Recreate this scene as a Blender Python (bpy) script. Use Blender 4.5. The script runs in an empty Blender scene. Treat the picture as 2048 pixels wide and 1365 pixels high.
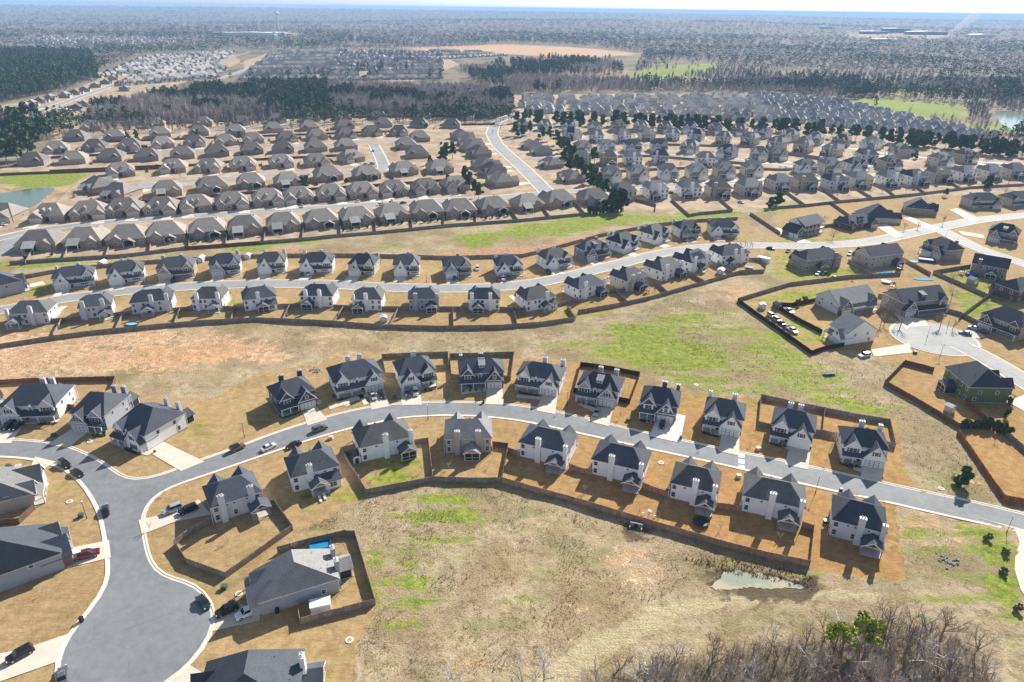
import bpy, bmesh, math, random
import numpy as np
from mathutils import Vector, Matrix

rnd = random.Random(7)
nrs = np.random.RandomState(11)
PI = math.pi
SC = bpy.context.scene
COL = SC.collection

# ------------------------------------------------------------------ camera
CAM_H = 118.0
FPX, CX, CY = 1365.0, 1024.0, 682.5
PITCH, ROLL = math.radians(26.0), math.radians(0.73)
_f = np.array([0, math.cos(PITCH), -math.sin(PITCH)])
_r0 = np.array([1.0, 0, 0]); _u0 = np.array([0, math.sin(PITCH), math.cos(PITCH)])
_r = _r0*math.cos(ROLL) + _u0*math.sin(ROLL)
_u = -_r0*math.sin(ROLL) + _u0*math.cos(ROLL)
cam_d = bpy.data.cameras.new('camera'); cam = bpy.data.objects.new('camera', cam_d); COL.objects.link(cam)
cam_d.sensor_width = 36.0; cam_d.lens = 36.0*FPX/2048.0
cam_d.clip_start = 1.0; cam_d.clip_end = 80000.0
cam.matrix_world = Matrix(((_r[0], _u[0], -_f[0], 0), (_r[1], _u[1], -_f[1], 0), (_r[2], _u[2], -_f[2], CAM_H), (0, 0, 0, 1)))
SC.camera = cam

# ------------------------------------------------------------------ light
SUN_AZ, SUN_EL = math.radians(57.0), math.radians(31.5)     # azimuth counter-clockwise from +X
w = bpy.data.worlds.new('World'); SC.world = w; w.use_nodes = True
nt = w.node_tree; nt.nodes.clear()
sky = nt.nodes.new('ShaderNodeTexSky'); sky.sky_type = 'NISHITA'; sky.sun_disc = False
sky.sun_elevation = SUN_EL; sky.sun_rotation = PI/2 - SUN_AZ
sky.air_density = 1.0; sky.dust_density = 0.3; sky.ozone_density = 3.0; sky.altitude = 100
bg = nt.nodes.new('ShaderNodeBackground'); bg.inputs['Strength'].default_value = 0.072
wo = nt.nodes.new('ShaderNodeOutputWorld')
hs = nt.nodes.new('ShaderNodeHueSaturation'); hs.inputs['Saturation'].default_value = 0.45
nt.links.new(sky.outputs[0], hs.inputs['Color']); tn = nt.nodes.new('ShaderNodeMix'); tn.data_type = 'RGBA'; tn.blend_type = 'MULTIPLY'; tn.inputs[0].default_value = 1.0; tn.inputs[7].default_value = (0.86, 0.97, 1.14, 1)
nt.links.new(hs.outputs[0], tn.inputs[6]); nt.links.new(tn.outputs[2], bg.inputs[0]); nt.links.new(bg.outputs[0], wo.inputs[0])
sl = bpy.data.lights.new('sun', 'SUN'); sl.energy = 5.0; sl.angle = math.radians(0.53); sl.color = (1.0, 0.95, 0.86)
so = bpy.data.objects.new('sun', sl); COL.objects.link(so)
_sv = Vector((math.cos(SUN_AZ)*math.cos(SUN_EL), math.sin(SUN_AZ)*math.cos(SUN_EL), math.sin(SUN_EL)))
so.rotation_euler = (-_sv).to_track_quat('-Z', 'Y').to_euler(); so.location = (0, 0, 300)
SC.view_settings.view_transform = 'Standard'; SC.view_settings.look = 'None'
SC.view_settings.exposure = 0.80; SC.view_settings.gamma = 1.0
SC.cycles.max_bounces = 5; SC.cycles.diffuse_bounces = 3; SC.cycles.glossy_bounces = 2; SC.cycles.volume_bounces = 1
SC.cycles.use_denoising = True

HAZE_D, HAZE_COL, HAZE_G = 0.95e-4, (0.40, 0.64, 1.0, 1), 0.0

# ------------------------------------------------------------------ helpers
def at(px, py, z=0.0):
    """point of the level z under a pixel of the surveyed photograph"""
    d = FPX*_f + (px-CX)*_r - (py-CY)*_u
    t = (z-CAM_H)/d[2]
    return np.array([d[0]*t, d[1]*t, z])
def W(pts, z=0.0): return [at(x, y, z) for x, y in pts]

def tag(o, label=None, cat=None, group=None, kind=None):
    if label: o['label'] = label
    if cat: o['category'] = cat
    if group: o['group'] = group
    if kind: o['kind'] = kind
    return o

def link(name, data, parent=None):
    o = bpy.data.objects.new(name, data); COL.objects.link(o)
    if parent is not None: o.parent = parent
    return o

class MB:
    def __init__(s): s.v = []; s.f = []
    def poly(s, pts):
        n = len(s.v); s.v += [tuple(p) for p in pts]; s.f.append(tuple(range(n, n+len(pts)))); return s
    def box(s, x0, x1, y0, y1, z0, z1):
        n = len(s.v)
        s.v += [(x0,y0,z0),(x1,y0,z0),(x1,y1,z0),(x0,y1,z0),(x0,y0,z1),(x1,y0,z1),(x1,y1,z1),(x0,y1,z1)]
        s.f += [tuple(n+i for i in q) for q in ((3,2,1,0),(4,5,6,7),(0,1,5,4),(1,2,6,5),(2,3,7,6),(3,0,4,7))]; return s
    def hexa(s, b, t):
        n = len(s.v); s.v += [tuple(p) for p in b]+[tuple(p) for p in t]; k = len(b)
        s.f.append(tuple(n+i for i in reversed(range(k)))); s.f.append(tuple(n+k+i for i in range(k)))
        for i in range(k): j = (i+1) % k; s.f.append((n+i, n+j, n+k+j, n+k+i))
        return s
    def cyl(s, x, y, z0, z1, r0, r1=None, n=8):
        r1 = r0 if r1 is None else r1
        a = [2*PI*i/n for i in range(n)]
        return s.hexa([(x+r0*math.cos(t), y+r0*math.sin(t), z0) for t in a], [(x+r1*math.cos(t), y+r1*math.sin(t), z1) for t in a])
    def tube(s, p, q, r0, r1, n=4, cap=False):
        p = np.array(p, float); q = np.array(q, float); d = q-p; L = np.linalg.norm(d)
        if L < 1e-6: return s
        d /= L; a = np.cross(d, [0.31, 0.52, 0.79]); a /= np.linalg.norm(a); b = np.cross(d, a); k = len(s.v)
        for c, r in ((p, r0), (q, r1)):
            for i in range(n):
                t = 2*PI*i/n; s.v.append(tuple(c + r*(a*math.cos(t)+b*math.sin(t))))
        for i in range(n): j = (i+1) % n; s.f.append((k+i, k+j, k+n+j, k+n+i))
        if cap: s.f.append(tuple(k+n+i for i in range(n)))
        return s
    def sphere(s, c, rx, ry, rz, nu=8, nv=5, z0=-1.0):
        k = len(s.v); c = np.array(c)
        for j in range(nv+1):
            z = z0+(1-z0)*j/nv; z = max(-1, min(1, z)); rr = math.sqrt(max(0, 1-z*z))
            for i in range(nu): t = 2*PI*i/nu; s.v.append((c[0]+rx*rr*math.cos(t), c[1]+ry*rr*math.sin(t), c[2]+rz*z))
        for j in range(nv):
            for i in range(nu): i2 = (i+1) % nu; s.f.append((k+j*nu+i, k+j*nu+i2, k+(j+1)*nu+i2, k+(j+1)*nu+i))
        return s
    def mesh(s, name, mat, smooth=False):
        m = bpy.data.meshes.new(name); m.from_pydata(s.v, [], s.f)
        if mat: m.materials.append(mat)
        if smooth: m.polygons.foreach_set('use_smooth', [True]*len(m.polygons))
        m.update(); return m
    def build(s, name, mat, parent=None, smooth=False):
        return link(name, s.mesh(name, mat, smooth), parent)

# ------------------------------------------------------------------ materials
MATS = {}
def newmat(name):
    m = bpy.data.materials.new(name); m.use_nodes = True; MATS[name] = m
    t = m.node_tree; return m, t, t.nodes['Principled BSDF']
def N(t, typ, **kw):
    n = t.nodes.new(typ)
    for k, v in kw.items(): setattr(n, k, v)
    return n
def noise(t, vec, scale, detail=4, rough=0.6):
    n = N(t, 'ShaderNodeTexNoise'); n.inputs['Scale'].default_value = scale
    n.inputs['Detail'].default_value = detail; n.inputs['Roughness'].default_value = rough
    if vec is not None: t.links.new(vec, n.inputs['Vector'])
    return n.outputs['Fac']
def ramp(t, fac, a, b):
    n = N(t, 'ShaderNodeMapRange'); n.interpolation_type = 'SMOOTHSTEP'
    n.inputs['From Min'].default_value = a; n.inputs['From Max'].default_value = b
    t.links.new(fac, n.inputs['Value']); return n.outputs['Result']
def lin(t, fac, a, b, c, d):
    n = N(t, 'ShaderNodeMapRange'); n.clamp = False
    for k, v in zip(('From Min', 'From Max', 'To Min', 'To Max'), (a, b, c, d)): n.inputs[k].default_value = v
    t.links.new(fac, n.inputs['Value']); return n.outputs['Result']
def setin(t, sock, v):
    if hasattr(v, 'is_linked') or isinstance(v, bpy.types.NodeSocket): t.links.new(v, sock)
    elif isinstance(v, (tuple, list)): sock.default_value = (v[0], v[1], v[2], 1.0)
    else: sock.default_value = v
def mix(t, fac, a, b, mode='MIX'):
    n = N(t, 'ShaderNodeMix', data_type='RGBA', blend_type=mode)
    setin(t, n.inputs[0], fac); setin(t, n.inputs[6], a); setin(t, n.inputs[7], b); return n.outputs[2]
def math_(t, op, a, b=0.0):
    n = N(t, 'ShaderNodeMath', operation=op); setin(t, n.inputs[0], a); setin(t, n.inputs[1], b); return n.outputs[0]
def vmul(t, col, fac):
    n = N(t, 'ShaderNodeVectorMath', operation='SCALE'); setin(t, n.inputs[0], col); setin(t, n.inputs['Scale'], fac); return n.outputs[0]

def simple(name, col, rough=0.7, var=0.15, scale=0.8, fine=0.15, fscale=9.0, objvar=0.1, bump=0.0, metal=0.0, spec=0.3, stretch=None):
    m, t, p = newmat(name)
    tc = N(t, 'ShaderNodeTexCoord'); v = tc.outputs['Object']
    if stretch:
        mp = N(t, 'ShaderNodeMapping'); mp.inputs['Scale'].default_value = stretch; t.links.new(v, mp.inputs['Vector']); v = mp.outputs[0]
    oi = N(t, 'ShaderNodeObjectInfo')
    n1 = noise(t, v, scale, 3); n2 = noise(t, v, fscale, 2)
    k = math_(t, 'ADD', lin(t, n1, 0.25, 0.75, 1-var, 1+var), lin(t, n2, 0.25, 0.75, -fine, fine))
    k = math_(t, 'MULTIPLY', k, lin(t, oi.outputs['Random'], 0, 1, 1-objvar, 1+objvar))
    c = N(t, 'ShaderNodeRGB'); c.outputs[0].default_value = (*col, 1)
    t.links.new(vmul(t, c.outputs[0], k), p.inputs['Base Color'])
    p.inputs['Roughness'].default_value = rough; p.inputs['Metallic'].default_value = metal
    p.inputs['Specular IOR Level'].default_value = spec
    if bump:
        b = N(t, 'ShaderNodeBump'); b.inputs['Strength'].default_value = bump; b.inputs['Distance'].default_value = 0.05
        t.links.new(n2, b.inputs['Height']); t.links.new(b.outputs[0], p.inputs['Normal'])
    return m

def siding(name, col, board=False):
    """lap siding: thin courses of boards"""
    m, t, p = newmat(name)
    tc = N(t, 'ShaderNodeTexCoord'); v = tc.outputs['Object']; oi = N(t, 'ShaderNodeObjectInfo')
    wv = N(t, 'ShaderNodeTexWave', wave_type='BANDS', bands_direction='X' if board else 'Z', wave_profile='SAW')
    wv.inputs['Scale'].default_value = 0.9 if board else 1.5; t.links.new(v, wv.inputs['Vector'])
    n1 = noise(t, v, 0.5, 3); 
    k = math_(t, 'MULTIPLY', lin(t, wv.outputs['Fac'], 0, 1, 0.9, 1.03), lin(t, n1, 0.25, 0.75, 0.93, 1.05))
    k = math_(t, 'MULTIPLY', k, lin(t, oi.outputs['Random'], 0, 1, 0.95, 1.05))
    c = N(t, 'ShaderNodeRGB'); c.outputs[0].default_value = (*col, 1)
    t.links.new(vmul(t, c.outputs[0], k), p.inputs['Base Color']); p.inputs['Roughness'].default_value = 0.6
    p.inputs['Specular IOR Level'].default_value = 0.25
    return m

def shingle(name, col):
    m, t, p = newmat(name)
    tc = N(t, 'ShaderNodeTexCoord'); v = tc.outputs['Object']; oi = N(t, 'ShaderNodeObjectInfo')
    mp = N(t, 'ShaderNodeMapping'); mp.inputs['Scale'].default_value = (3.0, 3.0, 7.0); t.links.new(v, mp.inputs['Vector'])
    n1 = noise(t, mp.outputs[0], 1.2, 3, 0.7); n2 = noise(t, v, 0.35, 3); n3 = noise(t, v, 11.0, 1)
    k = math_(t, 'ADD', lin(t, n1, 0.3, 0.7, 0.68, 1.3), lin(t, n3, 0.3, 0.7, -0.12, 0.12))
    k = math_(t, 'MULTIPLY', k, lin(t, n2, 0.3, 0.7, 0.88, 1.1))
    k = math_(t, 'MULTIPLY', k, lin(t, oi.outputs['Random'], 0, 1, 0.76, 1.24))
    c = N(t, 'ShaderNodeRGB'); c.outputs[0].default_value = (*col, 1)
    t.links.new(vmul(t, c.outputs[0], k), p.inputs['Base Color']); p.inputs['Roughness'].default_value = 0.75
    p.inputs['Specular IOR Level'].default_value = 0.18
    b = N(t, 'ShaderNodeBump'); b.inputs['Strength'].default_value = 0.5; b.inputs['Distance'].default_value = 0.03
    t.links.new(n1, b.inputs['Height']); t.links.new(b.outputs[0], p.inputs['Normal'])
    return m

def brick(name, c1, c2, mortar):
    m, t, p = newmat(name)
    tc = N(t, 'ShaderNodeTexCoord'); v = tc.outputs['Object']; oi = N(t, 'ShaderNodeObjectInfo')
    mp = N(t, 'ShaderNodeMapping'); mp.inputs['Rotation'].default_value = (PI/2, 0, 0.6); t.links.new(v, mp.inputs['Vector'])
    bt = N(t, 'ShaderNodeTexBrick'); t.links.new(mp.outputs[0], bt.inputs['Vector'])
    bt.inputs['Color1'].default_value = (*c1, 1); bt.inputs['Color2'].default_value = (*c2, 1); bt.inputs['Mortar'].default_value = (*mortar, 1)
    bt.inputs['Scale'].default_value = 3.5; bt.inputs['Mortar Size'].default_value = 0.015
    n1 = noise(t, v, 1.3, 4)
    k = math_(t, 'MULTIPLY', lin(t, n1, 0.3, 0.7, 0.8, 1.2), lin(t, oi.outputs['Random'], 0, 1, 0.85, 1.15))
    t.links.new(vmul(t, bt.outputs['Color'], k), p.inputs['Base Color']); p.inputs['Roughness'].default_value = 0.85
    return m

siding('white_siding', (0.88, 0.88, 0.88)); siding('light_grey_siding', (0.64, 0.64, 0.66)); siding('grey_siding', (0.36, 0.38, 0.43))
siding('dark_grey_siding', (0.075, 0.09, 0.12)); siding('blue_grey_siding', (0.15, 0.19, 0.26)); siding('beige_siding', (0.50, 0.45, 0.39))
siding('cream_siding', (0.60, 0.54, 0.42)); siding('green_siding', (0.13, 0.17, 0.075)); siding('tan_siding', (0.42, 0.35, 0.26))
siding('white_board', (0.78, 0.78, 0.79), True)
shingle('charcoal_shingle', (0.070, 0.077, 0.096)); shingle('weathered_shingle', (0.115, 0.115, 0.113)); shingle('slate_shingle', (0.085, 0.092, 0.108)); shingle('brown_shingle', (0.31, 0.275, 0.24)); shingle('grey_shingle', (0.25, 0.245, 0.24))
shingle('dark_brown_shingle', (0.19, 0.165, 0.145)); shingle('metal_roof', (0.36, 0.35, 0.33))
brick('tan_brick', (0.40, 0.31, 0.23), (0.29, 0.22, 0.17), (0.46, 0.41, 0.35)); brick('red_brick', (0.22, 0.10, 0.07), (0.15, 0.075, 0.055), (0.3, 0.26, 0.23))
brick('grey_brick', (0.32, 0.28, 0.24), (0.23, 0.20, 0.175), (0.3, 0.28, 0.26)); brick('brown_brick', (0.13, 0.085, 0.06), (0.09, 0.06, 0.045), (0.2, 0.17, 0.15))
simple('white_trim', (0.78, 0.78, 0.77), 0.5, 0.03, 1, 0.02)
simple('garage_white', (0.80, 0.80, 0.79), 0.5, 0.03, 1, 0.02); simple('garage_line', (0.10, 0.10, 0.11), 0.5); simple('garage_tan', (0.52, 0.46, 0.38), 0.5, 0.04)
simple('shutter_dark', (0.03, 0.03, 0.035), 0.5); simple('shutter_brown', (0.16, 0.09, 0.05), 0.6); simple('door_red', (0.22, 0.03, 0.02), 0.4); simple('door_dark', (0.05, 0.035, 0.03), 0.4)
simple('porch_concrete', (0.50, 0.47, 0.42), 0.8, 0.1); simple('screen_mesh', (0.028, 0.03, 0.034), 0.6, 0.2); simple('truss_wood', (0.34, 0.18, 0.08), 0.7)
simple('cap_metal', (0.5, 0.5, 0.51), 0.7, 0.1, metal=0.2); simple('stone', (0.34, 0.30, 0.26), 0.85, 0.3, 2.0, 0.3, 4.0)
simple('foundation', (0.36, 0.34, 0.31), 0.9, 0.15)
def glass(name, col):
    m, t, p = newmat(name); p.inputs['Base Color'].default_value = (*col, 1); p.inputs['Roughness'].default_value = 0.08
    p.inputs['Specular IOR Level'].default_value = 0.8
    tc = N(t, 'ShaderNodeTexCoord'); nz = noise(t, tc.outputs['Object'], 0.7, 2)
    t.links.new(vmul(t, mix(t, nz, (col[0]*.6, col[1]*.6, col[2]*.6), (col[0]*1.6, col[1]*1.6, col[2]*1.5)), 1.0), p.inputs['Base Color'])
    return m
glass('pane_glass', (0.035, 0.042, 0.05)); glass('car_glass', (0.012, 0.015, 0.02)); glass('windshield_glass', (0.03, 0.045, 0.06)); glass('panel_glass', (0.02, 0.022, 0.035))
simple('concrete', (0.62, 0.55, 0.45), 0.85, 0.10, 0.35, 0.07, 3.0, 0.08); simple('white_concrete', (0.72, 0.68, 0.61), 0.85, 0.07, 0.35, 0.06, 3.0, 0.05)
simple('kerb_concrete', (0.66, 0.59, 0.49), 0.85, 0.10, 0.5, 0.08, 4.0)
def fence_mat(name, c):
    m, t, p = newmat(name)
    tc = N(t, 'ShaderNodeTexCoord'); v = tc.outputs['Object']; oi = N(t, 'ShaderNodeObjectInfo')
    n1 = noise(t, v, 0.12, 3); mp = N(t, 'ShaderNodeMapping'); mp.inputs['Scale'].default_value = (6, 6, 0.4); t.links.new(v, mp.inputs['Vector'])
    n2 = noise(t, mp.outputs[0], 1.0, 2, 0.7); n3 = noise(t, v, 0.9, 3)
    k = math_(t, 'ADD', lin(t, n2, 0.3, 0.7, 0.72, 1.22), lin(t, n3, 0.3, 0.7, -0.30, 0.30))
    k = math_(t, 'MULTIPLY', k, lin(t, n1, 0.3, 0.7, 0.85, 1.15))
    cc = N(t, 'ShaderNodeRGB'); cc.outputs[0].default_value = (*c, 1)
    t.links.new(vmul(t, cc.outputs[0], k), p.inputs['Base Color']); p.inputs['Roughness'].default_value = 0.85; p.inputs['Specular IOR Level'].default_value = 0.15
    return m
fence_mat('weathered_wood', (0.27, 0.225, 0.185)); fence_mat('tan_wood', (0.40, 0.245, 0.165)); fence_mat('brown_wood', (0.17, 0.105, 0.07)); fence_mat('orange_wood', (0.34, 0.13, 0.05)); fence_mat('grey_wood', (0.25, 0.23, 0.21))
fence_mat('dark_wood', (0.05, 0.032, 0.025)); fence_mat('redwood', (0.21, 0.10, 0.06))
# asphalt: worn, with tyre-polished and patched zones
def asphalt(name, col):
    m, t, p = newmat(name)
    tc = N(t, 'ShaderNodeTexCoord'); v = tc.outputs['Object']
    n1 = noise(t, v, 0.06, 4); n2 = noise(t, v, 0.5, 4); n3 = noise(t, v, 6.0, 2)
    vo = N(t, 'ShaderNodeTexVoronoi', feature='DISTANCE_TO_EDGE'); vo.inputs['Scale'].default_value = 0.09
    t.links.new(v, vo.inputs['Vector'])
    crack = ramp(t, vo.outputs['Distance'], 0.0, 0.012)
    k = math_(t, 'ADD', lin(t, n1, 0.3, 0.7, 0.82, 1.14), lin(t, n2, 0.3, 0.7, -0.13, 0.13))
    k = math_(t, 'ADD', k, lin(t, n3, 0.3, 0.7, -0.08, 0.08)); k = math_(t, 'MULTIPLY', k, lin(t, crack, 0, 1, 0.86, 1.0))
    spot = ramp(t, noise(t, v, 0.30, 6, 0.8), 0.64, 0.72)
    k = math_(t, 'MULTIPLY', k, lin(t, spot, 0, 1, 1.0, 0.55))
    c = N(t, 'ShaderNodeRGB'); c.outputs[0].default_value = (*col, 1)
    t.links.new(vmul(t, c.outputs[0], k), p.inputs['Base Color']); p.inputs['Roughness'].default_value = 0.8
    return m
asphalt('asphalt', (0.20, 0.208, 0.215)); asphalt('pale_asphalt', (0.285, 0.283, 0.28))
def attr_mat(name, rough=0.85, transl=0.0, spec=0.2):
    m, t, p = newmat(name); a = N(t, 'ShaderNodeAttribute'); a.attribute_name = 'col'
    t.links.new(a.outputs['Color'], p.inputs['Base Color']); p.inputs['Roughness'].default_value = rough; p.inputs['Specular IOR Level'].default_value = spec
    return m
attr_mat('foliage'); attr_mat('far_house_paint', 0.8)
simple('bark', (0.24, 0.20, 0.17), 0.9, 0.3, 0.6, 0.2, 4.0, 0.2); simple('pale_bark', (0.46, 0.42, 0.39), 0.9, 0.3, 0.5, 0.2, 4.0, 0.2); simple('twig', (0.31, 0.255, 0.22), 0.9, 0.3, 0.4, 0.2, 4.0, 0.25)
simple('pale_twig', (0.50, 0.47, 0.45), 0.9, 0.25, 0.4, 0.2, 4.0, 0.2); simple('red_twig', (0.32, 0.22, 0.17), 0.9, 0.3, 0.4, 0.2)
simple('pine_bark', (0.13, 0.09, 0.065), 0.9, 0.3, 0.6, 0.2)
def leaf(name, c1, c2):
    m, t, p = newmat(name); tc = N(t, 'ShaderNodeTexCoord'); oi = N(t, 'ShaderNodeObjectInfo')
    n1 = noise(t, tc.outputs['Object'], 0.5, 3); g = N(t, 'ShaderNodeNewGeometry')
    f = math_(t, 'ADD', math_(t, 'MULTIPLY', ramp(t, n1, 0.3, 0.7), 0.6), math_(t, 'MULTIPLY', g.outputs['Random Per Island'], 0.4))
    c = mix(t, f, c1, c2)
    t.links.new(vmul(t, c, lin(t, oi.outputs['Random'], 0, 1, 0.75, 1.25)), p.inputs['Base Color']); p.inputs['Roughness'].default_value = 0.7
    p.inputs['Specular IOR Level'].default_value = 0.2
    return m
leaf('pine_needles', (0.032, 0.072, 0.018), (0.105, 0.165, 0.036)); leaf('yellow_needles', (0.26, 0.32, 0.02), (0.50, 0.54, 0.05)); leaf('pale_shrub', (0.10, 0.13, 0.035), (0.22, 0.24, 0.08)); leaf('shrub_leaf', (0.032, 0.068, 0.018), (0.095, 0.15, 0.036)); leaf('blossom', (0.35, 0.17, 0.15), (0.45, 0.26, 0.2))
leaf('dry_brush', (0.10, 0.06, 0.04), (0.24, 0.16, 0.10))

# ------------------------------------------------------------------ ground
def smooth_noise(x, y, s, seed):
    """cheap value noise on arrays"""
    x = np.asarray(x)/s + seed*17.3; y = np.asarray(y)/s - seed*9.1
    xi = np.floor(x); yi = np.floor(y); fx = x-xi; fy = y-yi; fx = fx*fx*(3-2*fx); fy = fy*fy*(3-2*fy)
    def h(a, b):
        v = np.sin(a*127.1 + b*311.7 + seed*74.7)*43758.5453; return v-np.floor(v)
    return (h(xi,yi)*(1-fx)+h(xi+1,yi)*fx)*(1-fy) + (h(xi,yi+1)*(1-fx)+h(xi+1,yi+1)*fx)*fy
def fbm(x, y, s, seed): return 0.55*smooth_noise(x,y,s,seed)+0.3*smooth_noise(x,y,s/2.1,seed+1)+0.15*smooth_noise(x,y,s/4.3,seed+2)

def inside(x, y, poly):
    r = np.zeros(x.shape, bool); n = len(poly); P = [(p[0], p[1]) for p in poly]
    x0 = min(p[0] for p in P); x1 = max(p[0] for p in P); y0 = min(p[1] for p in P); y1 = max(p[1] for p in P)
    sel = np.where((x >= x0) & (x <= x1) & (y >= y0) & (y <= y1))[0]
    if not len(sel): return r
    X = x[sel]; Y = y[sel]; c = np.zeros(X.shape, bool); j = n-1
    for i in range(n):
        xi, yi = P[i]; xj, yj = P[j]
        if yi != yj: c ^= ((yi > Y) != (yj > Y)) & (X < (xj-xi)*(Y-yi)/(yj-yi)+xi)
        j = i
    r[sel] = c; return r

def far_height(x, y):
    """low wooded hills beyond two and a half kilometres, a ridge on the skyline"""
    r = np.hypot(x, y); th = np.degrees(np.arctan2(x, y))
    a = np.clip((r-2400)/2500, 0, 1)
    z = a*(fbm(x, y, 1900., 3)-0.5)*34
    ridge1 = np.exp(-((r-11000)/2200)**2)*np.interp(th, [-60,-38,-10,5,22,38,60], [78,78,68,72,48,36,36])
    ridge2 = np.exp(-((r-6000)/1000)**2)*np.interp(th, [-60,-12,-4,6,14,22,30,60], [0,0,26,40,34,26,20,10])
    rough = 1+0.25*(fbm(x, y, 900., 5)-0.5)
    return np.where(r < 2400, 0, z+(ridge1+ridge2)*rough)

rings = [0.0, 6, 14, 24, 34]
r = 40.0
while r < 520: rings.append(r); r *= 1.0058
while r < 2600: rings.append(r); r *= 1.010
while r < 40000: rings.append(r); r *= 1.03
rings = np.array(rings); TH = np.radians(np.arange(-78, 78.01, 0.24))
RR, TT = np.meshgrid(rings, TH, indexing='ij'); GX = (RR*np.sin(TT)).ravel(); GY = (RR*np.cos(TT)).ravel() - 4.0
nR, nT = RR.shape

# zones of the ground, surveyed outlines
Z = {}
LAWN = [[(-300,770),(0,768),(235,765),(300,790),(420,800),(520,745),(640,730),(662,706),(1030,706),(1040,716),(1160,725),(1285,746),(1280,768),(1400,788),(1520,798),(1650,818),(1790,838),(1800,900),(1812,955),(1850,984),(1700,985),(1640,990),(1770,1005),(1788,1100),(1800,1165),(1626,1142),(1618,1132),(1460,1096),(1300,1052),(1140,1001),(1003,967),(867,968),(733,990),(640,1045),(600,1062),(690,1064),(712,1075),(754,1205),(745,1240),(712,1290),(708,1365),(700,1500),(500,1700),(-600,1700),(-500,900)],
        [(0,560),(60,552),(120,538),(330,520),(500,512),(700,512),(900,516),(1045,512),(1090,498),(1200,470),(1320,450),(1480,432),(1520,470),(1530,545),(1480,546),(1300,602),(1150,642),(1000,656),(760,656),(512,642),(400,647),(200,667),(-30,697),(-200,640),(-100,560)],
        [(1475,598),(1560,572),(1700,556),(2100,540),(2200,700),(2200,1010),(2010,997),(1912,863),(1980,850),(1917,852),(1768,768),(1808,728),(1750,712),(1700,700),(1628,704)],
        [(1528,470),(1560,420),(1750,400),(2150,380),(2200,560),(1700,558),(1560,560)],
        [(1800,1165),(1770,1005),(1790,1005),(1800,1080),(1812,1160)]]
GREEN = [([(1140,695),(1180,670),(1260,648),(1330,628),(1380,655),(1450,700),(1445,745),(1370,745),(1290,730),(1220,715)], .95, 5),
         ([(1050,705),(1250,640),(1480,600),(1600,700),(1720,770),(1820,870),(1860,970),(1800,960),(1790,840),(1650,815),(1400,785),(1285,760),(1160,722)], .42, 4),
         ([(1480,610),(1620,705),(1700,790),(1660,810),(1560,790),(1480,700)], .55, 3),
         ([(1600,770),(1700,800),(1790,830),(1830,880),(1790,838),(1650,812)], .9, 2),
         ([(690,930),(735,982),(850,960),(850,900),(800,930),(740,935)], .5, 1.5),
         ([(580,975),(700,955),(735,985),(640,1035),(600,1010)], .5, 2), ([(545,985),(600,990),(590,1020),(540,1005)], .3, 2),
         ([(830,985),(900,970),(985,990),(960,1060),(900,1090),(820,1150),(790,1120),(830,1050),(800,1010)], .55, 3),
         ([(725,1090),(760,1080),(780,1170),(800,1230),(770,1260),(745,1210)], .75, 2), ([(790,1150),(860,1140),(860,1240),(830,1300),(800,1260)], .5, 2),
         ([(1900,1040),(2000,1060),(2030,1090),(2060,1250),(2050,1300),(1990,1240),(1960,1120)], .7, 2),
         ([(1790,1050),(1900,1060),(1960,1180),(1930,1260),(1830,1230)], .35, 3),
         ([(1370,1100),(1480,1120),(1620,1150),(1700,1180),(1620,1170),(1450,1125)], .6, 1.5),
         ([(450,490),(560,480),(690,472),(640,484),(520,500),(460,505)], .95, 2), ([(0,520),(250,508),(380,505),(200,522),(40,540),(-30,545)], .6, 3),
         ([(900,480),(960,466),(1010,462),(1000,490),(940,500)], .85, 2), ([(1000,455),(1130,436),(1310,428),(1480,422),(1520,430),(1300,445),(1180,458),(1080,475),(1010,478)], .8, 3),
         ([(740,490),(820,488),(810,498),(750,500)], .7, 2),
         ([(300,850),(420,850),(420,900),(340,900)], .35, 3), ([(1900,540),(2048,560),(2048,640),(1930,620),(1890,580)], .5, 3), ([(1550,620),(1640,650),(1640,700),(1560,640)], .6, 2), ([(1640,520),(1720,540),(1720,560),(1600,565)], .5, 2),
         ([(1560,440),(1600,470),(1680,482),(1560,488)], .6, 2), ([(0,348),(160,343),(175,352),(130,372),(60,378),(0,362)], .9, 2), ([(385,565),(420,556),(425,575),(390,580)], .6, 1), ([(450,590),(475,590),(478,612),(450,612)], .6, 1), ([(60,575),(100,568),(100,590),(62,598)], .8, 1),
         ([(1110,640),(1150,640),(1240,630),(1200,615),(1130,625)], .5, 1.5), ([(60,430),(90,415),(110,425),(85,440)], .7, 2)]
GREEN += [([(1490,600),(1560,578),(1690,562),(1700,600),(1640,615),(1560,625)], .42, 2), ([(1560,625),(1640,668),(1690,700),(1620,700)], .6, 1.5), ([(1530,500),(1600,500),(1700,540),(1690,556),(1560,568),(1535,545)], .5, 2), ([(1885,570),(1960,590),(2000,640),(1930,640)], .6, 2), ([(1560,470),(1640,470),(1740,478),(1560,488)], .5, 2), ([(1880,610),(1950,640),(1900,660)], .4, 2), ([(1990,560),(2060,560),(2060,600),(2000,590)], .5, 2), ([(1500,430),(1560,440),(1600,400),(1560,400)], .4, 2), ([(800,1060),(900,1090),(880,1200),(820,1180)], .4, 3)]
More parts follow.
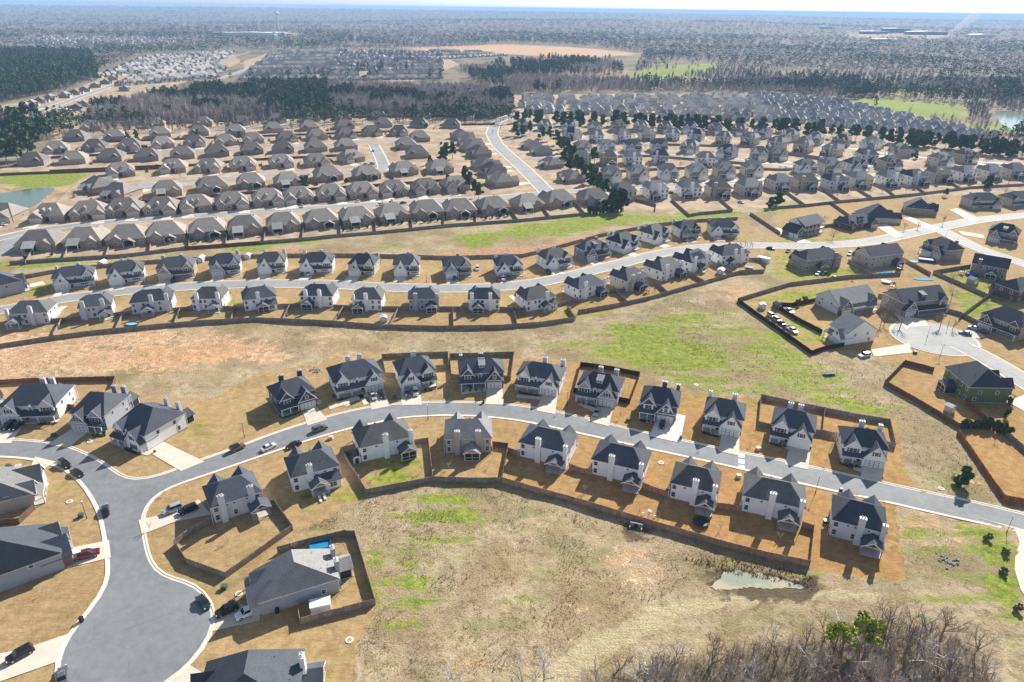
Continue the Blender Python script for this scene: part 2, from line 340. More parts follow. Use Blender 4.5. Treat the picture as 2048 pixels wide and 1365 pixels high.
SAND = [([(0,672),(120,668),(260,662),(330,655),(470,668),(540,690),(600,722),(560,728),(420,728),(260,745),(120,760),(0,765),(-200,770),(-200,690)], .72, 3),
        ([(600,645),(660,660),(780,690),(800,740),(640,722),(600,700)], .4, 3), ([(560,655),(640,640),(790,660),(790,675),(640,665)], .55, 3),
        ([(1420,590),(1490,568),(1530,572),(1520,600),(1450,605)], .6, 3), ([(1795,1010),(1870,1010),(1960,1060),(1930,1080),(1840,1090),(1800,1090)], .62, 3),
        ([(1205,1070),(1300,1080),(1360,1100),(1330,1140),(1250,1190),(1215,1150)], .62, 3), ([(1140,1215),(1175,1205),(1185,1235),(1150,1235)], .8, 1),
        ([(1130,1200),(1240,1110),(1300,1120),(1240,1240),(1150,1260)], .45, 3), ([(1930,940),(1990,980),(1960,990),(1900,975)], .6, 2), ([(0,370),(40,360),(30,385),(0,395)], .6, 2), ([(90,375),(165,362),(150,385),(60,430),(70,410)], .5, 2),
        ([(810,1310),(880,1290),(1080,1310),(1180,1290),(1080,1365),(820,1365)], .25, 3)]
CLAY = [([(840,512),(960,500),(1080,492),(1200,462),(1200,472),(1080,508),(940,520),(860,522)], .95, 2), ([(500,498),(640,498),(700,508),(520,508)], .8, 2), ([(60,675),(330,662),(300,672),(90,682)], .75, 2),
        ([(1770,1010),(1800,1040),(1815,1120),(1800,1165),(1780,1080)], .55, 2), ([(840,360),(905,355),(908,366),(850,370)], 1, 1), ([(720,476),(900,500),(840,500),(690,492)], .45, 3)]
YARD = [[(0,470),(30,530),(250,513),(370,498),(600,482),(760,466),(900,451),(1040,441),(1180,426),(1310,424),(1380,432),(1440,424),(1560,415),(1800,395),(2100,380),(2150,330),(1900,290),(1560,255),(1030,225),(990,238),(700,233),(560,236),(300,250),(180,245),(200,210),(340,175),(470,130),(540,105),(880,108),(920,130),(820,165),(500,150),(470,110),(380,105),(190,150),(140,185),(0,212),(-60,240),(-100,300),(0,330),(0,345),(175,342),(120,400),(60,430),(-60,430),(-60,480)],
        [(1030,225),(1030,190),(1300,188),(1560,196),(1700,215),(1900,255),(2030,275),(2030,290),(1560,255)]]
SAND_FAR = [([(805,96),(1010,89),(1150,95),(1285,108),(1150,116),(1000,108),(900,106)], .9, 12), ([(400,72),(560,66),(600,70),(480,76)], .8, 20), ([(1690,70),(1900,72),(1900,82),(1700,80)], .5, 20), ([(1290,48),(1380,50),(1380,55),(1300,53)], .7, 30), ([(930,150),(1000,140),(1040,150),(960,160)], .0, 8), ([(1100,128),(1250,135),(1290,150),(1200,158)], .35, 10), ([(1930,165),(2040,165),(2040,185),(1960,185)], .5, 10)]
GREEN_FAR = [([(1255,150),(1320,134),(1420,126),(1440,136),(1400,150),(1280,160)], .75, 10), ([(1690,196),(1780,198),(1930,212),(1935,235),(1850,240),(1760,222),(1700,208)], 1.0, 5), ([(1765,178),(1890,175),(1895,186),(1780,190)], .8, 8), ([(1930,245),(2060,250),(2060,270),(1960,262)], .8, 5)]
WOODS = [[(1020,1440),(1200,1370),(1330,1322),(1430,1300),(1560,1282),(1690,1262),(1790,1248),(1900,1270),(1970,1310),(1990,1500),(1500,1800),(1100,1650)],
         [(-100,300),(-60,235),(60,235),(108,262),(102,305),(30,335),(-100,345)], [(175,245),(205,216),(330,200),(440,184),(600,178),(900,182),(1010,188),(1030,225),(985,240),(700,232),(560,234),(300,250)],
         [(-300,108),(0,110),(60,112),(188,116),(196,160),(140,182),(0,208),(-300,280)]]
WET = [[(1380,1150),(1450,1125),(1620,1155),(1660,1180),(1600,1200),(1420,1195)], [(1225,1035),(1330,1065),(1320,1085),(1250,1075)]]
TRACK = [[(1040,1375),(1110,1325),(1200,1268),(1330,1215),(1420,1195),(1520,1184),(1640,1180),(1760,1186),(1760,1206),(1640,1200),(1530,1206),(1430,1220),(1345,1243),(1240,1298),(1160,1350),(1110,1400),(1040,1420)]]

def field(items, warp):
    out = np.zeros(GX.shape, np.float32)
    for it in items:
        poly, wgt, soft = it if isinstance(it, tuple) else (it, 1.0, warp)
        P = np.array([q[:2] for q in W(poly)]); pad = soft*5+1; lo, hi = P.min(0)-pad, P.max(0)+pad
        sel = np.where((GX >= lo[0]) & (GX <= hi[0]) & (GY >= lo[1]) & (GY <= hi[1]))[0]
        if not len(sel): continue
        x, y = GX[sel], GY[sel]; K = 8 if soft > 0.6 else 1; acc = np.zeros(x.shape, np.float32)
        for k in range(K):
            # the outline is torn at several sizes so that no surveyed edge stays straight
            g_ = soft*(0.8+0.5*k); s_ = 1.2*soft+1.2*k*soft+0.8
            acc += inside(x+(fbm(x, y, s_, 20+k*3)-0.5)*g_*5, y+(fbm(x, y, s_, 60+k*3)-0.5)*g_*5, P)
        out[sel] = np.maximum(out[sel], acc/K*wgt)
    return out
gl = field(LAWN, 0.25); gg = field(GREEN, 2); gs = np.maximum(field(SAND, 2), field(SAND_FAR, 5)); gc = field(CLAY, 2)
gy = field(YARD, 0.5); gw = field(WOODS, 3); gwet = field(WET, 2); gt = field(TRACK, .8); ggf = field(GREEN_FAR, 6)
gg = np.maximum(gg, ggf)
GR = np.hypot(GX, GY)
far = np.clip((GR-560)/260, 0, 1)*(1-np.clip(gy*1.2, 0, 1))
far *= (1-np.clip(np.maximum(field(SAND_FAR, 5), ggf)*1.4, 0, 1))
gw = np.maximum(gw, far)
gl = gl*(1-gw); gy = gy*(1-gw*0.7)
orange = np.clip((GX+25)/60, 0, 1)*np.clip((330-GR)/120, 0, 1)     # the right-hand turf is redder
rough = (1-np.maximum.reduce([gl, gy, gw]))
GZ = far_height(GX, GY)
WETM = field(WET, 2)
bump = rough*(1-0.9*gt)*(1-np.clip(WETM*1.3, 0, 1))*np.clip((420-GR)/80, 0, 1)*np.clip((GR-60)/20, 0, 1)
ROADS_PX = []   # filled below
ROAD_NEAR = [(-300,905),(-120,884),(0,880),(58,883),(94,886),(141,896),(182,915),(211,931),(234,952),(261,965),(293,962),(360,938),(407,919),(457,903),(512,882),(560,864),(614,847),(656,834),(723,818),(779,810),(878,805),(972,807),(1024,811),(1077,818),(1179,839),(1258,860),(1355,880),(1440,899),(1536,917),(1615,934),(1724,958),(1842,984),(1945,1005),(2048,1030),(2300,1095),
             (2300,1132),(2048,1062),(1969,1046),(1877,1026),(1747,996),(1662,979),(1601,965),(1536,949),(1434,925),(1317,900),(1159,865),(1090,849),(1024,837),(950,830),(878,829),(799,834),(700,855),(609,881),(512,914),(425,944),(337,973),(300,994),(283,1012),(277,1036),(283,1067),(293,1121),(303,1145),(320,1158),(368,1164),(405,1183),(422,1206),(427,1230),(421,1268),(402,1300),(378,1328),(330,1365),(270,1408),(190,1412),(130,1392),(112,1355),(119,1319),(136,1275),(177,1227),(211,1193),(223,1162),(218,1104),(208,1043),(196,1009),(170,968),(136,937),(68,916),(0,911),(-120,914),(-300,935)]
def strip(center, width):
    """two edges of a road of constant width along a surveyed centre line"""
    P = [at(*p)[:2] for p in center]; P = [np.array(p) for p in P]
    Q = [P[0]]
    for i in range(1, len(P)):
        a, b = P[i-1], P[i]; n = max(1, int(np.linalg.norm(b-a)/4)); Q += [a+(b-a)*k/n for k in range(1, n+1)]
    for _ in range(6): Q = [Q[0]]+[(Q[i-1]+2*Q[i]+Q[i+1])/4 for i in range(1, len(Q)-1)]+[Q[-1]]
    L, R = [], []
    for i in range(len(Q)):
        d = Q[min(i+1, len(Q)-1)]-Q[max(i-1, 0)]; d = d/(np.linalg.norm(d)+1e-9); n = np.array([-d[1], d[0]])
        L.append(Q[i]+n*width/2); R.append(Q[i]-n*width/2)
    return L, R
STREETS = {'middle': ([(-120,640),(0,622),(110,600),(200,588),(300,578),(390,572),(512,568),(640,568),(760,575),(900,578),(1000,575),(1080,566),(1150,550),(1250,525),(1330,505),(1400,495),(1500,491),(1600,493),(1700,489),(1760,481),(1850,461),(1950,441),(2048,431),(2200,420)], 8.5, 'pale_asphalt'),
 'lower_ranch': ([(-60,492),(10,475),(60,461),(200,446),(400,432),(600,418),(800,405),(1000,395),(1090,386),(1200,380),(1340,377),(1500,368),(1640,358),(1800,348),(1960,338),(2100,330)], 8.0, 'pale_asphalt'),
 'side_ranch': ([(-60,530),(0,505),(40,478),(60,462)], 13, 'pale_asphalt'),
 'upper_ranch': ([(272,373),(330,366),(450,357),(560,350),(700,343),(770,341),(762,318),(748,290)], 8.5, 'pale_asphalt'),
 'high_ranch': ([(0,318),(60,314),(200,309),(400,303),(560,296),(745,284),(810,281)], 8.0, 'pale_asphalt'),
 'top_ranch': ([(180,271),(330,264),(470,258),(600,250),(760,246),(900,243),(990,240)], 8.0, 'pale_asphalt'),
 'avenue': ([(1095,386),(1070,360),(1045,335),(1018,312),(995,290),(983,268),(990,246),(1020,232),(1060,222)], 11, 'pale_asphalt'),
 'diagonal': ([(-60,275),(35,240),(130,205),(200,180),(270,156),(340,134),(410,114),(455,103)], 10, 'pale_asphalt'),
 'far_street': ([(300,172),(360,156),(420,138),(455,118),(500,104)], 9, 'pale_asphalt'), 'far_lane': ([(440,158),(490,140),(530,122),(560,107)], 9, 'pale_asphalt'),
 'right_street': ([(1060,318),(1160,311),(1290,308),(1420,312),(1500,322),(1570,332),(1640,338),(1760,330),(1800,338)], 8, 'pale_asphalt'),
 'right_upper': ([(1030,266),(1150,267),(1300,265),(1440,270),(1560,281),(1700,297),(1800,312),(1900,320),(2048,330)], 8, 'pale_asphalt'),
 'right_side': ([(1870,455),(1900,470),(1960,500),(2048,528),(2200,580)], 8, 'pale_asphalt'),
 'east_court': ([(1918,690),(1950,702),(2048,762),(2200,860)], 8.5, 'pale_asphalt')}
ROADMASK = [W(ROAD_NEAR)]
STRIPS = {}
for k, (c, wd, m) in STREETS.items():
    L, R = strip(c, wd); STRIPS[k] = (L, R, m); ROADMASK.append(L+R[::-1])
DRIVES = [[(8,845),(48,848),(22,887),(-20,888)], [(152,853),(183,859),(137,897),(95,890)], [(294,903),(324,883),(409,924),(362,943)], [(606,826),(630,810),(655,840),(615,852)],
 [(737,792),(768,780),(781,813),(743,820)], [(802,776),(840,776),(844,810),(803,811)], [(973,779),(1004,771),(1008,810),(972,809)], [(1083,792),(1116,787),(1110,829),(1073,822)], [(1194,815),(1227,817),(1217,853),(1176,843)],
 [(1313,840),(1355,829),(1371,832),(1360,886),(1299,873)], [(1444,864),(1479,872),(1478,912),(1436,903)], [(1579,893),(1622,896),(1616,940),(1570,930)], [(1722,927),(1768,931),(1762,967),(1722,959)],
 [(128,1100),(218,1081),(222,1116),(128,1138)], [(277,1041),(340,1026),(398,1000),(422,1030),(345,1046),(284,1070)], [(54,953),(70,914),(112,924),(74,948)], [(423,1264),(428,1236),(480,1210),(520,1215),(520,1242)], [(-60,1320),(50,1298),(138,1268),(112,1325),(-60,1385)],
 [(322,1368),(376,1328),(404,1346),(400,1420),(300,1440)], [(1955,1036),(2028,1058),(2039,1085),(2030,1115),(2029,1140),(2041,1180),(2075,1230),(2160,1230),(2110,1120),(2060,1063)],
 [(1742,700),(1818,688),(1824,706),(1748,714)], [(1806,632),(1850,640),(1856,652),(1826,655)], [(1776,610),(1796,606),(1824,652),(1812,660)], [(1560,457),(1536,455),(1600,488),(1625,486)], [(1750,452),(1772,448),(1810,473),(1790,477)], [(1806,437),(1822,435),(1878,457),(1860,462)],
 [(1900,420),(1915,417),(1965,440),(1945,446)], [(1925,470),(1970,478),(1965,470),(1915,462)], [(1955,655),(1970,676),(1936,678),(1914,668)], [(2016,805),(2048,790),(2090,800),(2060,830)]]
onroad = np.zeros(GX.shape, bool)
for d_ in DRIVES: ROADMASK.append(W(d_))
for P in ROADMASK: onroad |= inside(GX, GY, P)
hb = (fbm(GX, GY, 2.2, 31)*0.34 + fbm(GX, GY, 11., 32)*0.5 - 0.40)
# swales and low banks of the open fields
GZ = GZ + np.where(onroad, 0, bump*hb) - np.where(onroad, 0.05, 0) + 0
GZ = np.where(GR < 2000, np.where(onroad, -0.05, bump*hb), GZ)
# ponds lie a little lower than their banks
POND = [[(1419,1172),(1436,1160),(1447,1154),(1443,1144),(1460,1143),(1477,1140),(1488,1144),(1501,1147),(1520,1146),(1536,1152),(1560,1157),(1577,1164),(1596,1168),(1611,1175),(1605,1180),(1570,1176),(1536,1178),(1494,1175),(1450,1180),(1422,1178)],
        [(-40,400),(20,384),(60,377),(108,374),(112,378),(90,396),(70,412),(50,420),(0,422),(-60,420)], [(1990,222),(2060,222),(2080,262),(2030,262),(2000,246)]]
for P in POND:
    GZ = np.where(inside(GX, GY, W(P)), -0.16, GZ)

me = bpy.data.meshes.new('ground')
idx = np.arange(nR*nT).reshape(nR, nT)
quads = np.stack([idx[:-1,:-1], idx[:-1,1:], idx[1:,1:], idx[1:,:-1]], -1).reshape(-1, 4)
quads = quads[nT-1:] if False else quads
me.vertices.add(nR*nT); me.vertices.foreach_set('co', np.stack([GX, GY, GZ], 1).ravel())
me.loops.add(quads.size); me.loops.foreach_set('vertex_index', quads.ravel().astype(np.int32))
me.polygons.add(len(quads)); me.polygons.foreach_set('loop_start', np.arange(0, quads.size, 4, dtype=np.int32)); me.polygons.foreach_set('loop_total', np.full(len(quads), 4, np.int32))
me.update(calc_edges=True); me.validate()
me.polygons.foreach_set('use_smooth', [True]*len(me.polygons))
for nm, (a, b, c) in {'cover': (gl, gg, gs), 'cover_b': (gc, gy, gw), 'cover_c': (orange, gwet, gt)}.items():
    at_ = me.attributes.new(nm, 'FLOAT_COLOR', 'POINT'); at_.data.foreach_set('color', np.stack([a, b, c, np.ones_like(a)], 1).astype(np.float32).ravel())
m, t, p = newmat('ground_cover')
tc = N(t, 'ShaderNodeTexCoord'); v = tc.outputs['Object']
def chan(nm):
    a = N(t, 'ShaderNodeAttribute'); a.attribute_name = nm; s = N(t, 'ShaderNodeSeparateColor'); t.links.new(a.outputs['Color'], s.inputs[0]); return s.outputs
A, B, C = chan('cover'), chan('cover_b'), chan('cover_c')
nb = noise(t, v, 0.012, 4); nm_ = noise(t, v, 0.07, 5, 0.65); ns = noise(t, v, 0.45, 4, 0.7); nf = noise(t, v, 2.2, 3, 0.7); nff = noise(t, v, 7.0, 2, 0.6)
mp = N(t, 'ShaderNodeMapping'); mp.inputs['Rotation'].default_value = (0, 0, 0.5); mp.inputs['Scale'].default_value = (0.35, 2.4, 1); t.links.new(v, mp.inputs['Vector'])
nst = noise(t, mp.outputs[0], 0.8, 3, 0.7)
def patch(mask, nz, amt=0.75, soft=0.18):
    """mask eaten away by noise so its edge is broken"""
    s = math_(t, 'ADD', mask, math_(t, 'MULTIPLY', math_(t, 'SUBTRACT', nz, 0.5), amt)); return ramp(t, s, 0.5-soft, 0.5+soft)
mixraw = math_(t, 'ADD', math_(t, 'MULTIPLY', nm_, 0.45), math_(t, 'ADD', math_(t, 'MULTIPLY', ns, 0.35), math_(t, 'MULTIPLY', nf, 0.20)))
mixed = ramp(t, mixraw, 0.36, 0.64)
# rough dry field
fieldc = mix(t, ramp(t, nm_, 0.35, 0.66), (0.315, 0.235, 0.132), (0.51, 0.41, 0.265))
fieldc = mix(t, math_(t, 'MULTIPLY', ramp(t, noise(t, v, 0.025, 4), 0.45, 0.62), 0.5), fieldc, (0.24, 0.165, 0.085))
fieldc = mix(t, math_(t, 'MULTIPLY', ramp(t, mixed, 0.5, 0.9), 0.5), fieldc, (0.165, 0.145, 0.055))
fieldc = mix(t, math_(t, 'MULTIPLY', ramp(t, noise(t, v, 0.045, 5, 0.6), 0.5, 0.62), 0.55), fieldc, (0.21, 0.19, 0.075))
fieldc = mix(t, math_(t, 'MULTIPLY', ramp(t, ns, 0.54, 0.68), 0.55), fieldc, (0.15, 0.10, 0.05))
# dormant lawn
lawn = mix(t, ramp(t, ns, 0.3, 0.7), (0.325, 0.215, 0.098), (0.455, 0.32, 0.162))
lawn_o = mix(t, ramp(t, ns, 0.3, 0.7), (0.335, 0.185, 0.066), (0.475, 0.285, 0.118))
lawn = mix(t, C[0], lawn, lawn_o)
lawn = mix(t, math_(t, 'MULTIPLY', ramp(t, nm_, 0.5, 0.68), 0.4), lawn, (0.20, 0.135, 0.05))
lawn = mix(t, math_(t, 'MULTIPLY', ramp(t, nst, 0.45, 0.72), 0.4), lawn, (0.18, 0.115, 0.05))
yard = mix(t, ramp(t, nm_, 0.35, 0.65), (0.33, 0.235, 0.15), (0.50, 0.39, 0.275))
yard = mix(t, math_(t, 'MULTIPLY', ramp(t, noise(t, v, 0.03, 3), 0.55, 0.68), 0.45), yard, (0.24, 0.24, 0.10))
sand = mix(t, ramp(t, ns, 0.35, 0.68), (0.50, 0.29, 0.155), (0.68, 0.49, 0.32)); sand = mix(t, math_(t, 'MULTIPLY', ramp(t, nb, 0.5, 0.62), 0.5), sand, (0.52, 0.27, 0.12)); sand = mix(t, math_(t, 'MULTIPLY', ramp(t, nm_, 0.5, 0.65), 0.5), sand, (0.32, 0.22, 0.13))
sand = mix(t, math_(t, 'MULTIPLY', ramp(t, nst, 0.48, 0.62), 0.55), sand, (0.50, 0.25, 0.105))
clay = mix(t, ramp(t, ns, 0.35, 0.65), (0.36, 0.185, 0.095), (0.52, 0.32, 0.19))
green = mix(t, ramp(t, ns, 0.36, 0.64), (0.12, 0.18, 0.012), (0.29, 0.345, 0.035))
wood = mix(t, ramp(t, ns, 0.35, 0.65), (0.16, 0.125, 0.085), (0.34, 0.27, 0.19)); wood = mix(t, math_(t, 'MULTIPLY', ramp(t, nb, 0.48, 0.6), 0.55), wood, (0.045, 0.055, 0.032))
track = mix(t, ramp(t, nst, 0.3, 0.7), (0.37, 0.31, 0.165), (0.54, 0.455, 0.28))
c = mix(t, math_(t, 'MULTIPLY', ramp(t, C[2], 0.3, 0.7), 0.85), fieldc, track)
c = mix(t, ramp(t, A[0], 0.35, 0.65), c, lawn); c = mix(t, ramp(t, B[1], 0.3, 0.7), c, yard)
c = mix(t, patch(B[2], ns, 0.5), c, wood)
c = mix(t, patch(A[2], mixed, 0.95, 0.16), c, sand); c = mix(t, patch(B[0], mixed, .8), c, clay)
mg = N(t, 'ShaderNodeMapping'); mg.inputs['Rotation'].default_value = (0, 0, -0.55); mg.inputs['Scale'].default_value = (0.22, 1.5, 1); t.links.new(v, mg.inputs['Vector'])
gn = math_(t, 'ADD', math_(t, 'MULTIPLY', mixed, 0.45), math_(t, 'MULTIPLY', ramp(t, noise(t, mg.outputs[0], 0.16, 5, 0.65), 0.36, 0.64), 0.55))
gm = math_(t, 'MULTIPLY', patch(math_(t, 'MULTIPLY', A[1], 1.2), gn, 1.15, 0.22), 0.86); c = mix(t, gm, c, green)
c = mix(t, math_(t, 'MULTIPLY', patch(C[1], ns, 0.7), 0.8), c, (0.06, 0.042, 0.028))
# fine straw and tuft grain
k = math_(t, 'ADD', lin(t, nf, 0.34, 0.66, 0.74, 1.24), lin(t, nff, 0.3, 0.7, -0.18, 0.18))
soft = math_(t, 'ADD', 1.0, math_(t, 'MULTIPLY', math_(t, 'SUBTRACT', k, 1.0), lin(t, math_(t, 'MAXIMUM', A[0], B[1]), 0, 1, 1.1, 0.5)))
k = math_(t, 'MULTIPLY', soft, lin(t, nb, 0.3, 0.7, 0.90, 1.10))
t.links.new(vmul(t, c, k), p.inputs['Base Color']); p.inputs['Roughness'].default_value = 0.95; p.inputs['Specular IOR Level'].default_value = 0.08
bmp = N(t, 'ShaderNodeBump'); bmp.inputs['Distance'].default_value = 0.28; setin(t, bmp.inputs['Strength'], lin(t, math_(t, 'MAXIMUM', A[0], B[1]), 0, 1, 0.9, 0.28))
t.links.new(math_(t, 'ADD', math_(t, 'MULTIPLY', nf, 0.8), math_(t, 'MULTIPLY', ns, 0.9)), bmp.inputs['Height']); t.links.new(bmp.outputs[0], p.inputs['Normal'])
me.materials.append(m); g = link('ground', me); tag(g, 'wide ground of dry turf, rough tan field and wooded plain', 'ground', kind='structure')

def gz(x, y):
    """height of the ground under a point"""
    r = math.hypot(x, y)
    if r > 2400: return float(far_height(np.array([x]), np.array([y]))[0])
    return 0.0

# ------------------------------------------------------------------ roads, kerbs, drives
def sheet(name, P, z, mat, label, cat):
    mb = MB(); mb.poly([(q[0], q[1], z) for q in P]); o = mb.build(name, MATS[mat]); return tag(o, label, cat, kind='structure')
def densify(P, closed=False, step=2.5):
    P = [np.array(q[:2]) for q in P]; Q = []
    n = len(P) if closed else len(P)-1
    for i in range(n):
        a, b = P[i], P[(i+1) % len(P)]; k = max(1, int(np.linalg.norm(b-a)/step)); Q += [a+(b-a)*j/k for j in range(k)]
    if not closed: Q.append(P[-1])
    return Q
def smooth(Q, it=2, closed=False):
    for _ in range(it):
        n = len(Q)
        if closed: Q = [(Q[i-1]+2*Q[i]+Q[(i+1) % n])/4 for i in range(n)]
        else: Q = [Q[0]]+[(Q[i-1]+2*Q[i]+Q[i+1])/4 for i in range(1, n-1)]+[Q[-1]]
    return Q
def kerb(Q, side, label, w0=0.5, w1=0.45, h=0.12):
    """gutter and raised kerb along one edge of a road; side +1 lies to the left of travel"""
    mb = MB(); prof = [(-0.02, 0.012), (w0, 0.03), (w0+0.05, h), (w0+w1, h+0.01), (w0+w1+0.02, -0.05)]
    rows = []
    for i in range(len(Q)):
        d = Q[min(i+1, len(Q)-1)]-Q[max(i-1, 0)]; d = d/(np.linalg.norm(d)+1e-9); n = np.array([-d[1], d[0]])*side
        rows.append([(Q[i][0]+n[0]*o, Q[i][1]+n[1]*o, z) for o, z in prof])
    k = len(prof)
    for r_ in rows: mb.v += r_
    for i in range(len(rows)-1):
        for j in range(k-1):
            q = (i*k+j, (i+1)*k+j, (i+1)*k+j+1, i*k+j+1); mb.f.append(q if side < 0 else q[::-1])
    o = mb.build('kerb', MATS['kerb_concrete']); return tag(o, label, 'kerb', kind='structure')
RN = smooth(densify(W(ROAD_NEAR), True), 3, True)
sheet('road', RN, 0.012, 'asphalt', 'grey asphalt street ending in a round turning court', 'road')
nsplit = [at(*q)[:2] for q in ((2300,1095),(2300,1132),(-300,935),(-300,905))]
def near_i(pt): return int(np.argmin([np.linalg.norm(q-np.array(pt)) for q in RN]))
iA, iB, iC, iD = [near_i(q) for q in nsplit]
top = RN[iD:iA+1] if iD < iA else RN[iD:]+RN[:iA+1]
bot = RN[iB:iC+1]
kerb(top, +1, 'pale concrete kerb along the far side of the near street'); kerb(bot, +1, 'pale concrete kerb along the near side and court of the near street')
for k_, (L, R, m_) in STRIPS.items():
    zz = 0.012 + 0.004*list(STRIPS).index(k_)
    mb = MB(); n = len(L)
    mb.v = [(q[0], q[1], zz) for q in R]+[(q[0], q[1], zz) for q in L]; mb.f = [(i, i+1, n+i+1, n+i) for i in range(n-1)]
    tag(mb.build('road', MATS[m_]), k_.replace('_', ' ')+' subdivision street of pale worn asphalt', 'road', kind='structure')
    if k_ in ('middle', 'lower_ranch', 'upper_ranch', 'avenue', 'right_side', 'east_court', 'diagonal', 'far_lane'):
        for E_, s_ in ((L, 1), (R, -1)): kerb(E_, s_, 'pale concrete kerb of the '+k_.replace('_', ' ')+' street', 0.4, 0.8)
def disc(px, py, rad, mat, label, z=0.075):
    c = at(px, py); a = [2*PI*i/40 for i in range(40)]
    sheet('road', [(c[0]+rad*math.cos(t_), c[1]+rad*math.sin(t_)) for t_ in a], z, mat, label, 'road')
    Q = [np.array((c[0]+rad*math.cos(t_), c[1]+rad*math.sin(t_))) for t_ in np.linspace(-0.55 if px > 1500 else 0.5, 2*PI-1.25 if px > 1500 else 2*PI-0.6, 44)]
    kerb(Q, -1, 'pale kerb round '+label)
disc(1868, 676, 15.5, 'pale_asphalt', 'pale round turning court beside the white two-storey house')
disc(275, 373, 12, 'pale_asphalt', 'round turning court among the brick ranch houses', 0.08)
for i, d_ in enumerate(DRIVES):
    sheet('driveway', W(d_), 0.085+0.0007*i, 'white_concrete' if i == 9 else 'concrete', 'pale concrete driveway in front of a house', 'driveway')
for d_ in ([(700,762),(706,759),(737,808),(728,811)], [(727,756),(735,752),(769,800),(760,803)], [(247,880),(262,874),(312,905),(295,912),(278,908)], [(86,956),(98,968),(85,993),(72,1000),(70,985),(84,970)], [(1032,796),(1034,790),(1085,795),(1083,801)], [(1156,800),(1192,818),(1190,826),(1155,810)], [(1298,838),(1314,842),(1311,850),(1290,846)], [(1424,862),(1444,866),(1441,873),(1420,868)], [(1707,932),(1722,938),(1722,946),(1706,940)], [(1560,884),(1579,892),(1577,900),(1564,895)], [(921,781),(972,776),(972,783),(924,790)], [(655,812),(735,785),(737,794),(660,820)]):
    sheet('footpath', W(d_), 0.112, 'concrete', 'short concrete walk leading to a porch', 'footpath')
# street plates laid over a trench, drain covers
for k_ in range(3):
    b = MB(); q = [at(x, y+k_*12) for x, y in ((1477,906),(1490,908),(1489,917),(1476,915))]; b.hexa([(v_[0], v_[1], 0.013) for v_ in q[::-1]], [(v_[0], v_[1], 0.05) for v_ in q[::-1]])
    tag(b.build('steel_plate', MATS['white_concrete']), ['farthest', 'middle', 'nearest'][k_]+' of three pale plates laid across the near street', 'plate', 'plates laid across the street')
# water
m, t, p = newmat('pond_water'); p.inputs['Roughness'].default_value = 0.06; p.inputs['Specular IOR Level'].default_value = 0.6
tc = N(t, 'ShaderNodeTexCoord'); n1 = noise(t, tc.outputs['Object'], 0.12, 4, 0.65)
n2 = noise(t, tc.outputs['Object'], 0.9, 4, 0.7)
t.links.new(mix(t, ramp(t, n1, 0.44, 0.6), mix(t, ramp(t, n2, 0.6, 0.7), (0.30, 0.33, 0.25), (0.10, 0.12, 0.07)), (0.47, 0.41, 0.27)), p.inputs['Base Color'])
m2, t, p = newmat('green_water'); p.inputs['Base Color'].default_value = (0.11, 0.16, 0.075, 1); p.inputs['Roughness'].default_value = 0.12; p.inputs['Specular IOR Level'].default_value = 0.8
for P, mm, lb in zip(POND, ('pond_water', 'green_water', 'green_water'), ('murky green puddle of standing water below the tan fence', 'green retention pond among the ranch houses', 'bright pond beside the green meadow')):
    Q = smooth(densify(W(P), True, .7 if P is POND[0] else 4), 2, True); Q = [q+np.array([rnd.uniform(-.3,.3), rnd.uniform(-.3,.3)]) for q in Q]; sheet('water', [(q[0], q[1]) for q in Q], -0.02 if P is not POND[0] else -0.03, mm, lb, 'water')

# ------------------------------------------------------------------ house parts
def gable_slabs(mb, xc, hw, y0, y1, ze, pitch, ov=0.35, th=0.14):
    """two roof slopes of a gable whose ridge runs along y"""
    zr = ze+hw*pitch
    for s in (-1, 1):
        xo = xc+s*(hw+ov); zo = ze-ov*pitch
        a = [(xo, y0, zo), (xo, y1, zo), (xc, y1, zr), (xc, y0, zr)]
        if s > 0: a = a[::-1]
        mb.hexa(a, [(x, y, z+th) for x, y, z in a])
    return zr+th
def gable_wall(mb, xc, hw, y0, y1, z0, ze, pitch):
    """a wing with a gabled end, closed up to the ridge"""
    pr = [(xc-hw, z0), (xc+hw, z0), (xc+hw, ze), (xc, ze+hw*pitch-0.02), (xc-hw, ze)]
    mb.hexa([(x, y0, z) for x, z in pr], [(x, y1, z) for x, z in pr])
def rake(mb, xc, hw, y, ze, pitch, ov=0.35, wd=0.22, t_=0.05):
    zr = ze+hw*pitch
    for s in (-1, 1):
        xo = xc+s*(hw+ov); zo = ze-ov*pitch
        a = [(xo, zo-wd*.75), (xo, zo+0.12), (xc, zr+0.12), (xc, zr-wd)]
        mb.hexa([(x, y-t_, z) for x, z in a], [(x, y, z) for x, z in a])
def hip(mb, w, d, z, pitch, rh, ov, yo=0.0, xo=0.0):
    hx, hy = w/2+ov, d/2+ov; zr = z+hy*pitch
    A = [(xo-hx, yo-hy, z), (xo+hx, yo-hy, z), (xo+hx, yo+hy, z), (xo-hx, yo+hy, z)]; r0, r1 = (xo-rh, yo, zr), (xo+rh, yo, zr)
    mb.poly(A[::-1]); mb.poly([A[0], A[1], r1, r0]); mb.poly([A[2], A[3], r0, r1]); mb.poly([A[1], A[2], r1]); mb.poly([A[3], A[0], r0])
    return zr
def slabbox(mb, face, u0, u1, z0, z1, p_, t_):
    """thin box standing proud of a wall face; face is one of the four sides"""
    if face == 'front': mb.box(u0, u1, p_-t_, p_, z0, z1)
    elif face == 'rear': mb.box(u0, u1, p_, p_+t_, z0, z1)
    elif face == 'left': mb.box(p_-t_, p_, u0, u1, z0, z1)
    else: mb.box(p_, p_+t_, u0, u1, z0, z1)
